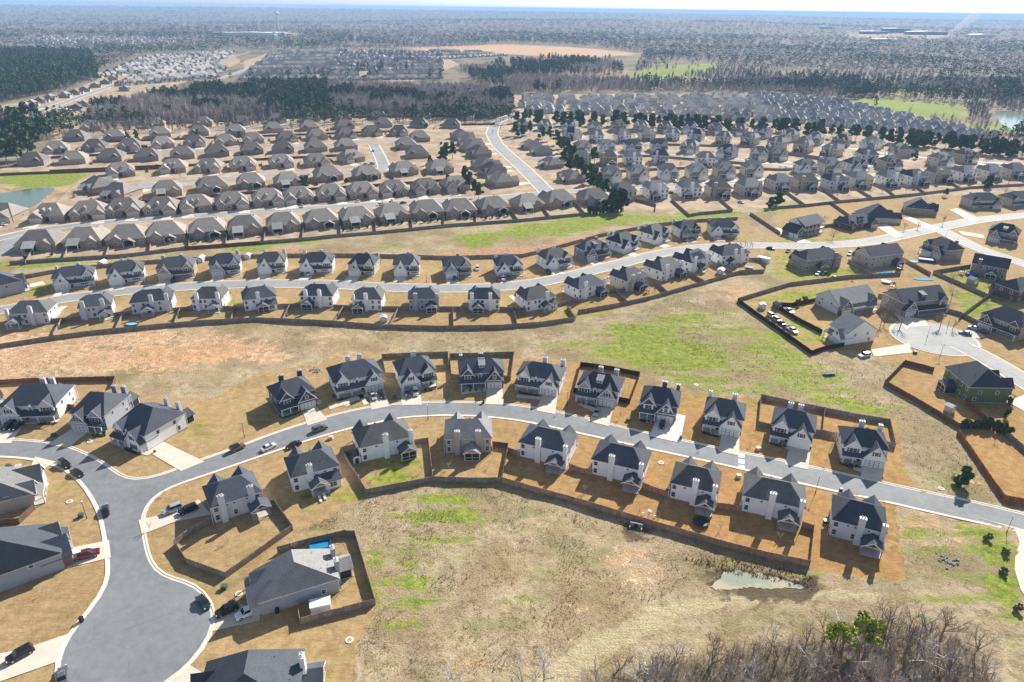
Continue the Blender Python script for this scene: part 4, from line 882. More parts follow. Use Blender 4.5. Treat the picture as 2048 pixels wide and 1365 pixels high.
for i_, (l, r_, sd, dp, lb, kw) in enumerate(MID):
    if i_ % 3 != 1: kw.setdefault('roof', ('slate_shingle', '', 'weathered_shingle')[i_ % 3])
    o = place_two(l, r_, sd, dp, lb, G2, lev=1, **kw)
    if 'solar' in lb:
        for k_ in range(3):
            for j_ in range(2):
                q = []
                for dx, s in ((0, 0), (2.6, 0), (2.6, 1.7), (0, 1.7)):
                    y = o.scale[0]*0+ (5.5+.3-.7-j_*1.9-s); q.append((-3.6+k_*2.75+dx, y, 5.2+.172+(5.5+.46-y)*.64+.06))
                b = MB(); b.hexa(q, [(x, y, z+.07) for x, y, z in q]); b.build('solar_panel', MATS['panel_glass'], o)

G3 = 'large brick houses on the right'
EAST = [
 ((1738,537),(1801,529),'rear',11,'beige house with a rectangular pool and deck behind it', dict(wall='beige_siding', g=1, rear_porch=-.3, chim=(), h=6.0, gable=True)),
 ((1608,543),(1679,535),'rear',11,'grey brick house with twin patio gables and cars on the grass behind', dict(wall='grey_brick', g=1, rear_porch=.1, chim=(-.3,), wood=True, h=5.6, screen=False)),
 ((1886,522),(1922,519),'right',15,'brick house beside a round blue pool and a long blue cover', dict(wall='grey_brick', g=1, rear_porch=None, chim=(.1,), h=5.6)),
 ((1938,548),(2008,561),'rear',11,'grey brick house with a round above-ground pool at its left', dict(wall='grey_brick', g=1, rear_porch=-.1, chim=(.3,), h=5.6, gable=True)),
 ((1673,630),(1748,617),'front',13,'pale house with a long grey roof and brick front beside the turning court drive', dict(wall='light_grey_siding', front='brown_brick', roof='grey_shingle', g=-1, rear_porch=None, chim=(), h=4.4, gable=True)),
 ((1800,632),(1887,622),'front',12,'large grey stone house with a dark roof facing the turning court', dict(wall='grey_brick', front='grey_brick', g=-1, dormer=True, rear_porch=None, chim=(), h=5.8, shutter='white_trim', gable=True)),
 ((1687,692),(1747,683),'right',9,'white house with a grey gabled roof beside the turning court', dict(wall=WH, roof='grey_shingle', g=1, rear_porch=None, chim=(), h=5.0, bay=False, gable=True)),
 ((1955,652),(2034,682),'front',12,'brick house with two blue cars in its drive by the turning court', dict(wall='tan_brick', front='brown_brick', g=-1, rear_porch=None, chim=(), h=5.6)),
 ((1929,806),(2012,807),'left',14,'green house with a fenced brown yard and covered patio', dict(wall='green_siding', g=1, rear_porch=.1, chim=(), h=6.0)),
 ((2030,607),(2110,590),'rear',11,'brick house half out of the right edge above the brick house with blue cars', dict(wall='brown_brick', g=1, rear_porch=None, chim=(), h=5.6)),
 ((1972,481),(2030,491),'front',12,'grey brick house with a small shed dormer at the right edge', dict(wall='grey_brick', g=-1, dormer=True, rear_porch=None, chim=(), h=5.8)),
 ((1941,418),(1999,418),'front',12,'stone fronted house with a pale side wall and dark garden bushes', dict(wall='beige_siding', front='grey_brick', g=1, rear_porch=None, chim=(-.2,), h=5.4)),
 ((2020,415),(2090,412),'front',12,'beige house cut by the right edge above the curving road', dict(wall='beige_siding', g=1, rear_porch=None, chim=(), h=5.2)),
 ((1808,426),(1866,432),'left',13,'beige brick house with several dark roof gables above the curving road', dict(wall='tan_brick', g=-1, rear_porch=None, chim=(), h=3.6, dormer=True)),
]
for l, r_, sd, dp, lb, kw in EAST: place_two(l, r_, sd, dp, lb, G3, lev=1, **kw)
for l, r_, sd, dp, lb, kw in [((1697,462),(1748,454),'front',12,'low dark brick house with white dormer beside the columned house', dict(wall='brown_brick', roof='charcoal_shingle', g=1, dormers=2, slab=False)),
                              ((1725,446),(1793,448),'left',14,'long low cream house with a dark roof and front gables', dict(wall='cream_siding', roof='charcoal_shingle', g=-1, slab=False))]:
    c, rz, L = frame_of(l, r_, sd, dp); ww, dd = (L, dp) if sd in ('front', 'rear') else (dp, L)
    root = empty('house', (c[0], c[1], 0), rz); tag(root, lb, 'house', G3); ranch(root, w=ww, d=dd, **kw)
# the columned house: gabled two-storey block with a full-height colonnade and a brick garage wing
c, rz, L = frame_of((1600,471),(1640,462), 'front', 9); root = empty('house', (c[0], c[1], 0), rz); tag(root, 'brick house with a white full-height colonnade and grey gabled roof', 'house', G3)
hx, hy, h = L/2, 4.5, 6.0
a = MB(); a.box(-hx, hx, -hy, hy, -.2, h); a.build('wall', MATS['brown_brick'], root)
a = MB(); pr = [(-hy-2.6, h), (hy+.5, h), (0, h+3.6)]; a.hexa([(-hx-.3, y, z) for y, z in pr], [(hx+.3, y, z) for y, z in pr]); a.build('roof', MATS['charcoal_shingle'], root)
a = MB(); pr = [(-hy, h), (hy, h), (0, h+3.3)]; a.hexa([(-hx-.32, y, z) for y, z in pr], [(-hx-.301, y, z) for y, z in pr]); a.build('gable_end', MATS[WH], root)
for i in range(6): x = -hx+.3+(L-.6)*i/5; a = MB(); a.cyl(x, -hy-2.2, .2, h, .2, .17, 8); a.build('column', MATS['white_trim'], root)
a = MB(); a.box(-hx, hx, -hy-2.4, -hy, 2.9, 3.1); a.box(-hx, hx, -hy-2.45, -hy-2.38, 3.9, 4.0); a.build('balcony', MATS['white_trim'], root)
a = MB(); a.box(-hx, hx, -hy-2.5, -hy, -.2, .2); a.build('porch_floor', MATS['porch_concrete'], root)
for z in (.5, 3.6):
    for i in range(5): window(root, 'front', -hx+1.2+(L-2.4)*i/4, z, .9, 1.7, -hy, 'white_trim')
a = MB(); gable_wall(a, -hx-4, 3.6, -hy-3, hy-2, -.2, 3.2, .8); a.build('garage_wing', MATS['red_brick'], root)
a = MB(); gable_slabs(a, -hx-4, 3.6, -hy-3.3, hy-1.5, 3.2, .8); a.build('garage_roof', MATS['charcoal_shingle'], root)
a = MB(); rake(a, -hx-4, 3.6, -hy-3.3, 3.2, .8); a.build('rake_trim', MATS['white_trim'], root)
for u in (-1.2, .9): garage(root, 'left', -hy-.9+u*1.6, 2.6, 2.3, -hx-7.6, 'white')
for u in (-1.5, 0, 1.5): window(root, 'front', -hx-4+u, 1.0, .9, 1.5, -hy-3, 'white_trim')

# ------------------------------------------------------------------ brick ranch subdivision: four models, copied
def proto(builder, **kw):
    root = empty('house', (0, -500, 0)); builder(root, **kw); return root
RP = [proto(ranch, g=1, wall='tan_brick', patio=.14, slab=True, w=16.5, d=14), proto(ranch, g=-1, wall='grey_brick', patio=-.2, slab=False, w=16.5, d=14), proto(ranch, g=1, wall='tan_brick', patio=-.1, slab=False, dormers=1, w=17, d=14.5), proto(ranch, g=-1, wall='tan_brick', patio=.2, slab=True, dormers=2, gable2=False, w=16, d=14)]
RS = []
for i in range(3):
    r0 = empty('house', (0, -500, 0)); w_, d_ = (16, 14); a = MB(); a.box(-w_/2, w_/2, -d_/2, d_/2, -.2, 3.3); a.build('wall', MATS[['tan_brick', 'grey_brick', 'tan_brick'][i]], r0)
    a = MB(); gx_ = 4.2*(1 if i % 2 else -1); hip(a, w_, d_, 3.3, .66, 3.2, .45); gable_slabs(a, -gx_*.9, 2.6, d_/2-5, d_/2+1.0, 3.2, .78, .4); gx = 4.2*(1 if i % 2 else -1); gable_slabs(a, gx, 3.1, -d_/2-2.8, -d_/2+4, 2.8, .85); gable_slabs(a, -gx*.9, 2.2, -d_/2-1.3, -d_/2+4, 2.8, .95); a.build('roof', MATS[['brown_shingle', 'dark_brown_shingle', 'brown_shingle'][i]], r0)
    a = MB(); gable_wall(a, gx, 3.1, -d_/2-2.5, -d_/2+.4, -.2, 2.8, .85); gable_wall(a, -gx*.9, 2.2, -d_/2-1.0, -d_/2+.4, -.2, 2.8, .95); a.build('garage_wing', MATS['tan_brick'], r0)
    garage(r0, 'front', gx, 4.8, 2.2, -d_/2-2.5, 'tan'); RS.append(r0)
ORD = 'first second third fourth fifth sixth seventh eighth ninth tenth eleventh twelfth thirteenth fourteenth fifteenth sixteenth seventeenth eighteenth nineteenth twentieth twenty-first twenty-second twenty-third'.split()
TABS = {}
USED = set()
def place_copy(pr, px, py, rz, label, cat, group, sc=1.0, z=0.0, pick=None):
    if pr.name not in TABS: TABS[pr.name] = kid_table(pr)
    if pr.name in USED: o = copy_tree(pr, TABS[pr.name])
    else: o = pr; USED.add(pr.name)
    q = at(px, py); o.location = (q[0], q[1], z); o.rotation_euler = (0, 0, rz); o.scale = (sc, sc, sc); tag(o, label, cat, group); return o
def row_dir(pts, i):
    a = at(*pts[max(0, i-1)])[:2]; b = at(*pts[min(len(pts)-1, i+1)])[:2]; d = b-a; return math.atan2(d[1], d[0])
LOTS = []
GB = 'brick ranch houses of the brown-roofed subdivision'
BROWS = [('rear', 0, 'lowest row by the long fence', [(85,494),(175,488),(260,483),(335,476),(417,469),(492,463),(568,456),(642,449),(714,444),(784,437),(854,430),(919,427),(984,422),(1053,416),(1115,408),(1186,404)]),
 ('front', 0, 'second row up from the long fence', [(12,437),(107,437),(182,432),(252,426),(327,423),(395,418),(465,413),(537,406),(597,401),(662,396),(724,391),(788,387),(851,383),(909,378)]),
 ('rear', 0, 'third row up from the long fence', [(200,380),(242,393),(337,388),(425,380),(503,372),(577,370),(657,358),(733,356),(808,347),(880,343)]),
 ('front', 0, 'fourth row up from the long fence', [(243,350),(350,342),(420,341),(487,337),(563,332),(634,330),(702,322)]),
 ('rear', 1, 'fifth row up from the long fence', [(70,328),(150,325),(225,320),(297,319),(367,315),(435,311),(505,306),(568,304),(632,301),(692,298)]),
 ('front', 1, 'sixth row up from the long fence', [(115,304),(192,300),(262,298),(327,294),(392,291),(452,289),(507,285),(574,282),(634,278),(692,275),(744,270),(799,270)]),
 ('rear', 1, 'seventh row up from the long fence', [(155,280),(232,279),(322,273),(400,270),(472,268),(547,263),(619,260),(689,257),(767,253),(839,254),(904,255)]),
 ('front', 1, 'row at the edge of the bare wood', [(185,260),(312,254),(407,252),(482,249),(554,245),(622,242),(687,239),(757,238),(844,237),(932,239)]),
 ('rear', 1, 'column beside the tree lined avenue', [(839,281),(812,296),(834,313),(922,278),(937,290),(942,300),(957,313),(969,336),(984,349),(1001,369)])]
for sd, simple_, desc, pts in BROWS:
    for i, (px, py) in enumerate(pts):
        rz = row_dir(pts, i) if 'column' not in desc else math.radians(-62 if px > 900 else 15)
        rz += (PI if sd == 'rear' else 0)+rnd.uniform(-.05, .05)
        pr = RS[rnd.randrange(3)] if simple_ else RP[(i*7+rnd.randrange(2)) % 4]
        place_copy(pr, px, py, rz, ('ranch house, %s from the left in the %s' if 'column' not in desc else 'brown roofed brick ranch house, %s in the %s') % (ORD[i], desc), 'house', GB, 1.15 if not simple_ else 1.18)
for i, (px, py) in enumerate([(1061,297),(1081,308),(1101,334),(1141,362)]):
    place_copy(RP[2 if i % 2 else 0], px, py, math.radians(110 if i < 2 else 120), 'brick ranch house, %s down the avenue beside the dark pines' % ORD[i], 'house', GB)
GD = 'ranch houses along the diagonal road'
for side, pts in (('far', [(12,230),(35,226),(52,217),(65,212),(82,206),(102,200),(132,195),(152,189),(170,183),(192,175),(212,168),(226,160)]), ('near', [(80,256),(95,249),(112,234),(132,229),(155,220),(170,213),(252,182)])):
    for i, (px, py) in enumerate(pts):
        rz = row_dir(pts, i)+(0 if side == 'far' else PI); place_copy(RS[i % 3], px, py, rz, 'brown roofed house, %s from the left on the %s side of the diagonal road' % (ORD[i], side), 'house', GD, .95)

# ------------------------------------------------------------------ two-storey subdivision on the right
CP = [proto(two_storey, lev=1, w=11, d=10, wall=wl, front=fr, roof=rf_, g=g_, rear_porch=rp_, chim=ch_, gstyle='white', dormer=dm_) for wl, fr, rf_, g_, rp_, ch_, dm_ in
      (('cream_siding', 'cream_siding', 'grey_shingle', 1, .2, (-.1,), False), ('light_grey_siding', 'grey_siding', 'charcoal_shingle', -1, -.2, (.2,), False), ('beige_siding', 'tan_siding', 'grey_shingle', 1, .1, (-.3,), False),
       ('white_siding', 'light_grey_siding', 'grey_shingle', -1, .2, (.0,), False), ('tan_siding', 'brown_brick', 'dark_brown_shingle', 1, -.2, (.3,), False))]
GC = 'two-storey houses of the right-hand subdivision'
CROWS = [('rear', 'row backing onto the green strip', [(1246,398),(1309,394),(1376,391),(1434,391),(1496,388),(1556,378),(1608,377),(1666,377),(1716,372),(1776,370),(1823,368),(1873,362),(1926,360),(1976,357),(2023,354)]),
 ('front', 'second row above the green strip', [(1221,361),(1274,359),(1334,356),(1391,356),(1446,353),(1501,350),(1608,346),(1656,343),(1706,342),(1776,338),(1876,331),(1926,323)]),
 ('rear', 'third row above the green strip', [(1164,328),(1216,328),(1264,328),(1319,325),(1409,330),(1731,323)]),
 ('front', 'fourth row above the green strip', [(1164,306),(1211,304),(1264,303),(1316,302),(1379,304),(1454,314),(1516,319),(1552,318)]),
 ('rear', 'fifth row above the green strip', [(1143,278),(1194,283),(1244,283),(1293,279),(1344,279),(1391,281),(1446,286),(1499,288),(1553,297),(1605,303),(1663,311)]),
 ('front', 'row before the long pine line', [(1044,260),(1091,260),(1140,262),(1189,265),(1236,262),(1281,262),(1329,264),(1379,265),(1429,267),(1478,269),(1524,275),(1578,281),(1628,287),(1681,292),(1742,297),(1798,312)])]
for sd, desc, pts in CROWS:
    for i, (px, py) in enumerate(pts):
        rz = row_dir(pts, i)+(PI if sd == 'rear' else 0)+rnd.uniform(-.08, .08)-.12; rz += .0
        k_ = (i*3+rnd.randrange(3)) % 5
        place_copy(CP[k_], px, py, rz, '%s two-storey house, %s from left, %s' % (('cream', 'light grey', 'beige', 'white', 'tan')[k_], ORD[i], desc), 'house', GC, 1.3)

# side fences between neighbouring ranch lots
for ri, (sd, simple_, desc, pts) in enumerate(BROWS[1:8]):
    for i in range(len(pts)-1):
        a, b = at(*pts[i])[:2], at(*pts[i+1])[:2]; L_ = np.linalg.norm(b-a)
        if L_ > 42: continue
        d = (b-a)/L_; n = np.array([-d[1], d[0]])*(1 if sd == 'front' else -1); m_ = (a+b)/2
        LOTS.append((m_+n*2, m_+n*15, 'dark side fence, %s from left in the %s' % (ORD[i], desc)))
# drives of the two subdivisions: one short pale slab before each garage that faces its street
for o in [o for o in COL.objects if o.type == 'EMPTY' and o.name.startswith('house') and o.get('group') in (GB, GC, G2)]:
    for ch in o.children:
        if not ch.name.startswith('garage_door'): continue
        xs = [v.co.x for v in ch.data.vertices]; ys = [v.co.y for v in ch.data.vertices]; mw = Matrix.Translation(o.location) @ o.rotation_euler.to_matrix().to_4x4() @ Matrix.Diagonal((*o.scale, 1))
        x0, x1, y0 = min(xs)-.1, max(xs)+.1, min(ys)
        L_ = 8.5 if o['group'] != G2 else 7.0
        if x1-x0 < 1: continue
        P = [mw @ Vector(q) for q in ((x0, y0, 0), (x0-.4, y0-L_, 0), (x1+.4, y0-L_, 0), (x1, y0, 0))]
        sheet('driveway', [(q.x, q.y) for q in P], .068, 'concrete', 'short pale concrete driveway before a garage', 'driveway')
# ------------------------------------------------------------------ the many small houses farther off, one object
def house_shell(L, cx_, cy_, rz, w_, d_, h, wallc, roofc, g_):
    ca, sa = math.cos(rz), math.sin(rz)
    b = MB(); b.box(-w_/2, w_/2, -d_/2, d_/2, -.3, h); gable_wall(b, g_*w_*.22, w_*.2, -d_/2-2, -d_/2+.4, -.3, h*.8, .95); nw = len(b.f)
    hip(b, w_, d_, h, .64, w_*.2, .45); gable_slabs(b, g_*w_*.22, w_*.2, -d_/2-2.3, -d_/2+4, h*.8, .95)
    nr_ = len(b.f)
    b.box(g_*w_*.22-2.2, g_*w_*.22+2.2, -d_/2-2.08, -d_/2-2, 0, 2.2)
    b.box(-g_*w_*.3-.7, -g_*w_*.3+.7, -d_/2-.06, -d_/2, 1, 2.3); nd = len(b.f)
    if h > 4:
        for u in (-.3, .0, .3): b.box(u*w_-.5, u*w_+.5, -d_/2-.06, -d_/2, 3.4, 4.6); b.box(u*w_-.5, u*w_+.5, d_/2, d_/2+.06, 3.4, 4.6)
    k = len(L.v); L.v += [(cx_+x*ca-y*sa, cy_+x*sa+y*ca, z) for x, y, z in b.v]; L.f += [tuple(k+i for i in q) for q in b.f]
    L.c += [wallc]*nw+[roofc]*(nr_-nw)+[(.7,.68,.62)]*6+[(.05,.05,.06)]*(len(b.f)-nr_-6)
FH = MB(); FH.c = []
def house_rows(p0, p1, q0, q1, nrow, ncol, h, walls, roofs, jit=.5, w_=12, turn=None):
    """rows of houses filling a quarter whose corners are surveyed"""
    A, B_, C_, D = (at(*q)[:2] for q in (p0, p1, q0, q1))
    for i in range(nrow):
        t_ = i/max(1, nrow-1); a = A+(C_-A)*t_; b = B_+(D-B_)*t_
        n_ = ncol if isinstance(ncol, int) else max(2, int(np.linalg.norm(b-a)/ncol))
        for j in range(n_):
            s = (j+.5+rnd.uniform(-.2, .2))/n_; c = a+(b-a)*s; d = (b-a)/np.linalg.norm(b-a); c = c+np.array([rnd.uniform(-jit, jit)*6, rnd.uniform(-jit, jit)*6])
            if rnd.random() < .06: continue
            house_shell(FH, c[0], c[1], math.atan2(d[1], d[0])+(PI if i % 2 else 0)+rnd.uniform(-.1, .1), w_*rnd.uniform(.85, 1.15), 10.5*w_/12*rnd.uniform(.9, 1.1), h*rnd.uniform(.95, 1.05), walls[rnd.randrange(len(walls))], roofs[rnd.randrange(len(roofs))], rnd.choice((-1, 1)))
BRW = [(.42,.33,.26), (.34,.28,.22), (.48,.40,.31), (.55,.48,.40)]; BRR = [(.31,.28,.25), (.17,.165,.165), (.38,.345,.31)]
SDW = [(.64,.6,.5), (.58,.58,.6), (.75,.73,.7), (.5,.44,.36), (.56,.5,.42)]; SDR = [(.34,.325,.32), (.42,.39,.365), (.25,.245,.25), (.46,.42,.38)]
house_rows((1040,224),(1560,243), (1040,200),(1500,195), 7, 21, 5.2, SDW, SDR)
house_rows((1560,243),(1990,278), (1500,195),(1700,212), 7, 23, 5.2, SDW, SDR)
house_rows((196,156),(420,132), (290,118),(470,106), 7, 25, 3.4, BRW, BRR, w_=17)
house_rows((480,160),(640,160), (545,106),(680,104), 8, 23, 3.4, BRW, BRR, w_=17)
house_rows((640,162),(880,158), (680,104),(890,110), 9, 24, 3.4, BRW, BRR, w_=17)
house_rows((240,172),(430,156), (280,152),(450,134), 4, 26, 3.4, BRW, BRR, w_=17)
house_rows((60,100),(190,100), (60,92),(240,92), 3, 30, 3.2, BRW, BRR, w_=15)
house_rows((860,120),(1010,112), (860,104),(960,106), 3, 26, 2.9, BRW, BRR, w_=15)
house_rows((30,88),(340,88), (60,77),(420,78), 4, 46, 4.5, SDW, SDR, 1.0)
house_rows((1290,108),(1380,112), (1300,104),(1380,108), 2, 40, 5, SDW, SDR, 1.0)
m_ = FH.mesh('distant_houses', MATS['far_house_paint']); at_ = m_.attributes.new('col', 'FLOAT_COLOR', 'CORNER'); at_.data.foreach_set('color', np.array([(*c, 1) for c, q in zip(FH.c, FH.f) for _ in q], np.float32).ravel())
tag(link('distant_houses', m_), 'hundreds of small roofs of the far subdivisions fading into the haze', 'houses', kind='stuff')

# ------------------------------------------------------------------ fences
POST_MESH = {}
def fence(px, label, mat='weathered_wood', h=1.85, posts=True, group='wooden fences', step=2.4, world=False):
    P = [np.array(q[:2]) for q in (px if world else W(px))]
    root = empty('wooden_fence', (P[0][0], P[0][1], 0)); tag(root, label, 'fence', group)
    mb = MB(); pts = []; o = P[0]
    tot = sum(np.linalg.norm(P[i+1]-P[i]) for i in range(len(P)-1)); step = max(step, tot/98)
    for i in range(len(P)-1):
        a, b = P[i]-o, P[i+1]-o; L = np.linalg.norm(b-a)
        if L < .05: continue
        d = (b-a)/L; n = np.array([-d[1], d[0]])*.035; k = max(1, round(L/step))
        for j in range(k):
            p0 = a+d*(L*j/k); p1 = a+d*(L*(j+1)/k); hh = h+rnd.uniform(-.05, .05)
            q = [p0-n, p1-n, p1+n, p0+n]; mb.hexa([(x, y, -.1) for x, y in q], [(x, y, hh+rnd.uniform(-.02, .02)) for x, y in q])
            # rails and cap
            q = [p0-n*2.2, p1-n*2.2, p1+n*2.2, p0+n*2.2]; mb.hexa([(x, y, hh-.3) for x, y in q], [(x, y, hh-.2) for x, y in q])
            pts.append(p0)
        if i == len(P)-2: pts.append(b)
    mb.build('panel', MATS[mat], root)
    if posts:
        key = (mat, h)
        if key not in POST_MESH: b = MB(); b.box(-.075, .075, -.075, .075, -.2, h+.12); POST_MESH[key] = b.mesh('post', MATS[mat])
        for q in pts[:100]:
            c = link('post', POST_MESH[key], root); c.location = (q[0], q[1], 0)
    return root
fence([(428,1046),(390,1062),(350,1092),(374,1128),(452,1157),(586,1061),(549,1010),(530,1015)], 'weathered fence enclosing the five-sided brown yard beside the street junction')
fence([(556,1106),(620,1088),(690,1072),(710,1073),(751,1210),(601,1249),(596,1214)], 'weathered fence round the yard with the blue pool')
fence([(722,905),(688,914),(733,989),(800,977),(866,964)], 'weathered fence along the left and front of the green yard')
fence([(828,890),(857,886),(866,964)], 'weathered fence between the green yard and the square brown yard')
fence([(866,964),(935,966),(1003,966)], 'grey brown fence along the front of the square brown yard')
fence([(985,893),(1016,897),(1003,966)], 'brown fence on the right of the square brown yard', 'brown_wood')
fence([(1003,966),(1070,985),(1140,1004),(1220,1028),(1300,1052),(1380,1075),(1460,1098),(1540,1118),(1618,1134)], 'long tan board fence above the rough field', 'tan_wood', 1.95)
fence([(1618,1134),(1622,1100),(1626,1062),(1603,1055)], 'tan fence closing the right end of the long tan run', 'tan_wood', 1.95)
fence([(1016,905),(1039,914)], 'short tan fence left of the first white house above the rough field', 'tan_wood'); fence([(1138,938),(1160,946),(1183,950)], 'short tan fence with gate between the first two white houses', 'tan_wood'); fence([(1284,976),(1310,986),(1339,995)], 'short tan fence left of the house with the trampoline', 'tan_wood'); fence([(1429,1016),(1455,1019),(1482,1023)], 'short tan fence right of the house with the trampoline', 'tan_wood')
fence([(802,757),(772,754),(764,717),(830,714),(896,712),(898,738),(872,740)], 'weathered fence behind the white house with silver and white cars')
fence([(921,760),(903,757),(899,716),(1028,712),(1021,762),(1008,760)], 'weathered fence behind the dormered dark grey house')
fence([(1156,785),(1147,786),(1161,733),(1220,741),(1279,753),(1259,808),(1236,803)], 'nearly black fence behind the house with the red door', 'dark_wood')
fence([(1540,858),(1516,853),(1521,798),(1580,811),(1648,825),(1643,870),(1622,868)], 'weathered fence behind the white house with porch chairs'); fence([(1648,825),(1710,837),(1778,848),(1789,897),(1770,893)], 'pale fence behind the white house at the right end of its row', 'grey_wood'); fence([(1643,870),(1660,874),(1680,876)], 'short fence between the two right-hand white houses of the row')
fence([(-40,772),(60,766),(150,764),(232,762),(228,775)], 'red brown fence behind the grey houses at the upper left', 'redwood'); fence([(121,815),(150,820)], 'short red brown fence between the two grey houses at the upper left', 'redwood')
fence([(-40,1055),(40,1048),(70,1020)], 'short dark fence beside the beige house at the left edge', 'brown_wood')
LONG = [(-40,701),(0,697),(100,681),(200,668),(300,658),(400,649),(512,643),(640,648),(760,657),(880,660),(1000,658),(1080,652),(1150,642)]
fence(LONG, 'long dark weathered fence between the bare sandy ground and the near middle row')
fence([(1150,642),(1156,628),(1230,615),(1300,600),(1400,571),(1480,548),(1528,546),(1532,535),(1520,524),(1496,522)], 'weathered fence from the bend of the near middle row round the trampoline yard')
for i, (a, b) in enumerate([((108,676),(126,642)), ((233,664),(247,634)), ((350,653),(361,624)), ((463,645),(470,618)), ((566,645),(581,614)), ((668,650),(687,620)), ((780,657),(796,624)), ((907,659),(906,624)), ((1034,655),(1027,622)), ((1150,642),(1134,618)), ((1254,610),(1232,586)), ((1334,590),(1308,566)), ((1407,568),(1373,548)), ((1464,551),(1434,530))]):
    fence([a, b], 'weathered side fence, %s from the left between the yards of the near middle row' % ORD[i], group='side fences of the near middle row')
for i, (a, b) in enumerate([((101,646),(163,641)), ((228,634),(266,630)), ((347,624),(387,621)), ((447,620),(491,622)), ((555,616),(602,615)), ((667,617),(706,620)), ((764,621),(819,621)), ((878,621),(938,621)), ((999,622),(1053,624)), ((1110,616),(1156,602)), ((1208,588),(1254,583))]):
    fence([a, b], 'weathered cross fence, %s from the left closing the gaps of the near middle row' % ORD[i], posts=False, group='cross fences of the near middle row')
fence([(-40,564),(60,556),(118,545),(220,534),(320,526),(420,520),(500,516),(600,514),(700,514),(800,516),(900,519),(1045,515),(1100,502),(1200,474),(1310,453),(1400,444),(1475,440)], 'dark fence behind the far middle row below the open bank', posts=False)
fence([(20,530),(100,524),(250,515),(370,500)], 'grey fence on the left below the lowest ranch row', 'grey_wood', posts=False); fence([(370,500),(440,495),(520,489)], 'reddish stretch of the fence below the lowest ranch row', 'redwood', posts=False); fence([(520,489),(605,482),(685,474),(760,468),(830,461),(900,454),(1040,444),(1180,430)], 'long grey fence below the lowest ranch row', 'grey_wood', posts=False)
for i, x in enumerate([(52,530,70,498),(128,522,140,494),(212,518,222,490),(300,509,303,484),(378,499,380,474),(452,494,455,466),(528,489,532,462),(605,482,608,456),(682,474,680,448),(752,468,750,442),(825,461,822,436),(888,455,888,432),(952,450,952,428),(1036,444,1020,424),(1100,438,1084,416),(1170,431,1150,410)]):
    fence([x[:2], x[2:]], 'side fence, %s from the left between the yards of the lowest ranch row' % ORD[i], 'weathered_wood', posts=False, group='side fences of the lowest ranch row')
for i, pts in enumerate([[(0,352),(60,349),(175,345),(330,338)], [(330,338),(500,322),(700,312)], [(140,436),(185,400)], [(160,410),(330,404),(500,388)], [(500,388),(740,374),(930,360)], [(100,345),(330,334)], [(60,320),(300,306)], [(200,286),(520,274),(800,264)], [(300,252),(560,238),(990,233)], [(880,252),(990,250)], [(560,240),(300,250)]]):
    fence(pts, 'brown yard fence, %s of those seen between the ranch rows from the left pond upward' % ORD[i], 'brown_wood', posts=False, group='fences between the ranch rows')
fence([(95,425),(160,362)], 'white picket fence beside the green retention pond', 'grey_wood', 1.2, posts=False)
CF = [[(1310,424),(1312,414),(1262,400)], [(1378,434),(1400,430),(1465,424)], [(1378,434),(1342,402)], [(1465,424),(1440,402)], [(1556,418),(1610,414),(1680,406),(1745,400)], [(1610,414),(1570,386)], [(1680,406),(1645,382)], [(1745,400),(1705,376)], [(1745,400),(1830,392),(1940,378),(2048,372)], [(1790,396),(1760,372)], [(1850,390),(1820,368)], [(1920,380),(1890,362)], [(1240,345),(1330,340),(1440,336),(1560,342)], [(1560,342),(1700,336)], [(1180,316),(1300,314),(1500,330)], [(1300,290),(1500,296),(1640,318)], [(1540,305),(1700,330)]]
for i, pts in enumerate(CF): fence(pts, 'weathered yard fence, %s of those between the houses above the green strip' % ORD[i], posts=False, group='yard fences of the right-hand subdivision')
fence([(1475,604),(1520,590),(1580,572),(1700,557),(1800,552)], 'weathered fence behind the pale houses above the green meadow', 'weathered_wood')
fence([(1475,604),(1510,630),(1560,665),(1622,710)], 'dark fence running down the edge of the green meadow', 'dark_wood'); fence([(1622,710),(1650,700),(1687,694)], 'dark fence joining the white house by the turning court', 'dark_wood'); fence([(1545,612),(1590,640),(1643,668)], 'dark fence above the row of parked cars on the grass', 'dark_wood'); fence([(1545,612),(1580,614),(1630,604)], 'short dark fence left of the long grey roofed house', 'dark_wood')
fence([(1866,744),(1843,738),(1808,729),(1768,770),(1830,805),(1917,857),(1982,852),(1930,808)], 'brown fence round the yard of the green house', 'redwood')
fence([(1914,868),(1950,920),(1985,972),(2006,1001),(2060,1012)], 'orange brown fence along the right edge of the meadow', 'orange_wood'); fence([(1990,853),(2020,880),(2060,915)], 'weathered fence beside the row of dark cypresses', 'grey_wood')
for i, pts in enumerate([[(1696,525),(1745,556)], [(1802,520),(1860,552)], [(1866,548),(1940,536)], [(1866,548),(1975,596)], [(1917,640),(1975,596),(2040,560)], [(1755,595),(1795,602)], [(1885,622),(1920,632)], [(1920,632),(1975,660)], [(1660,408),(1705,440)], [(1500,430),(1560,470)], [(1640,456),(1700,450)]]):
    fence(pts, 'weathered fence, %s of those among the large brick houses' % ORD[i], 'tan_wood' if i == 1 else 'weathered_wood', group='fences among the large brick houses', posts=i < 4)

for a, b, lb in LOTS: fence([a, b], lb, 'brown_wood', posts=False, group='side fences between ranch lots', world=True)
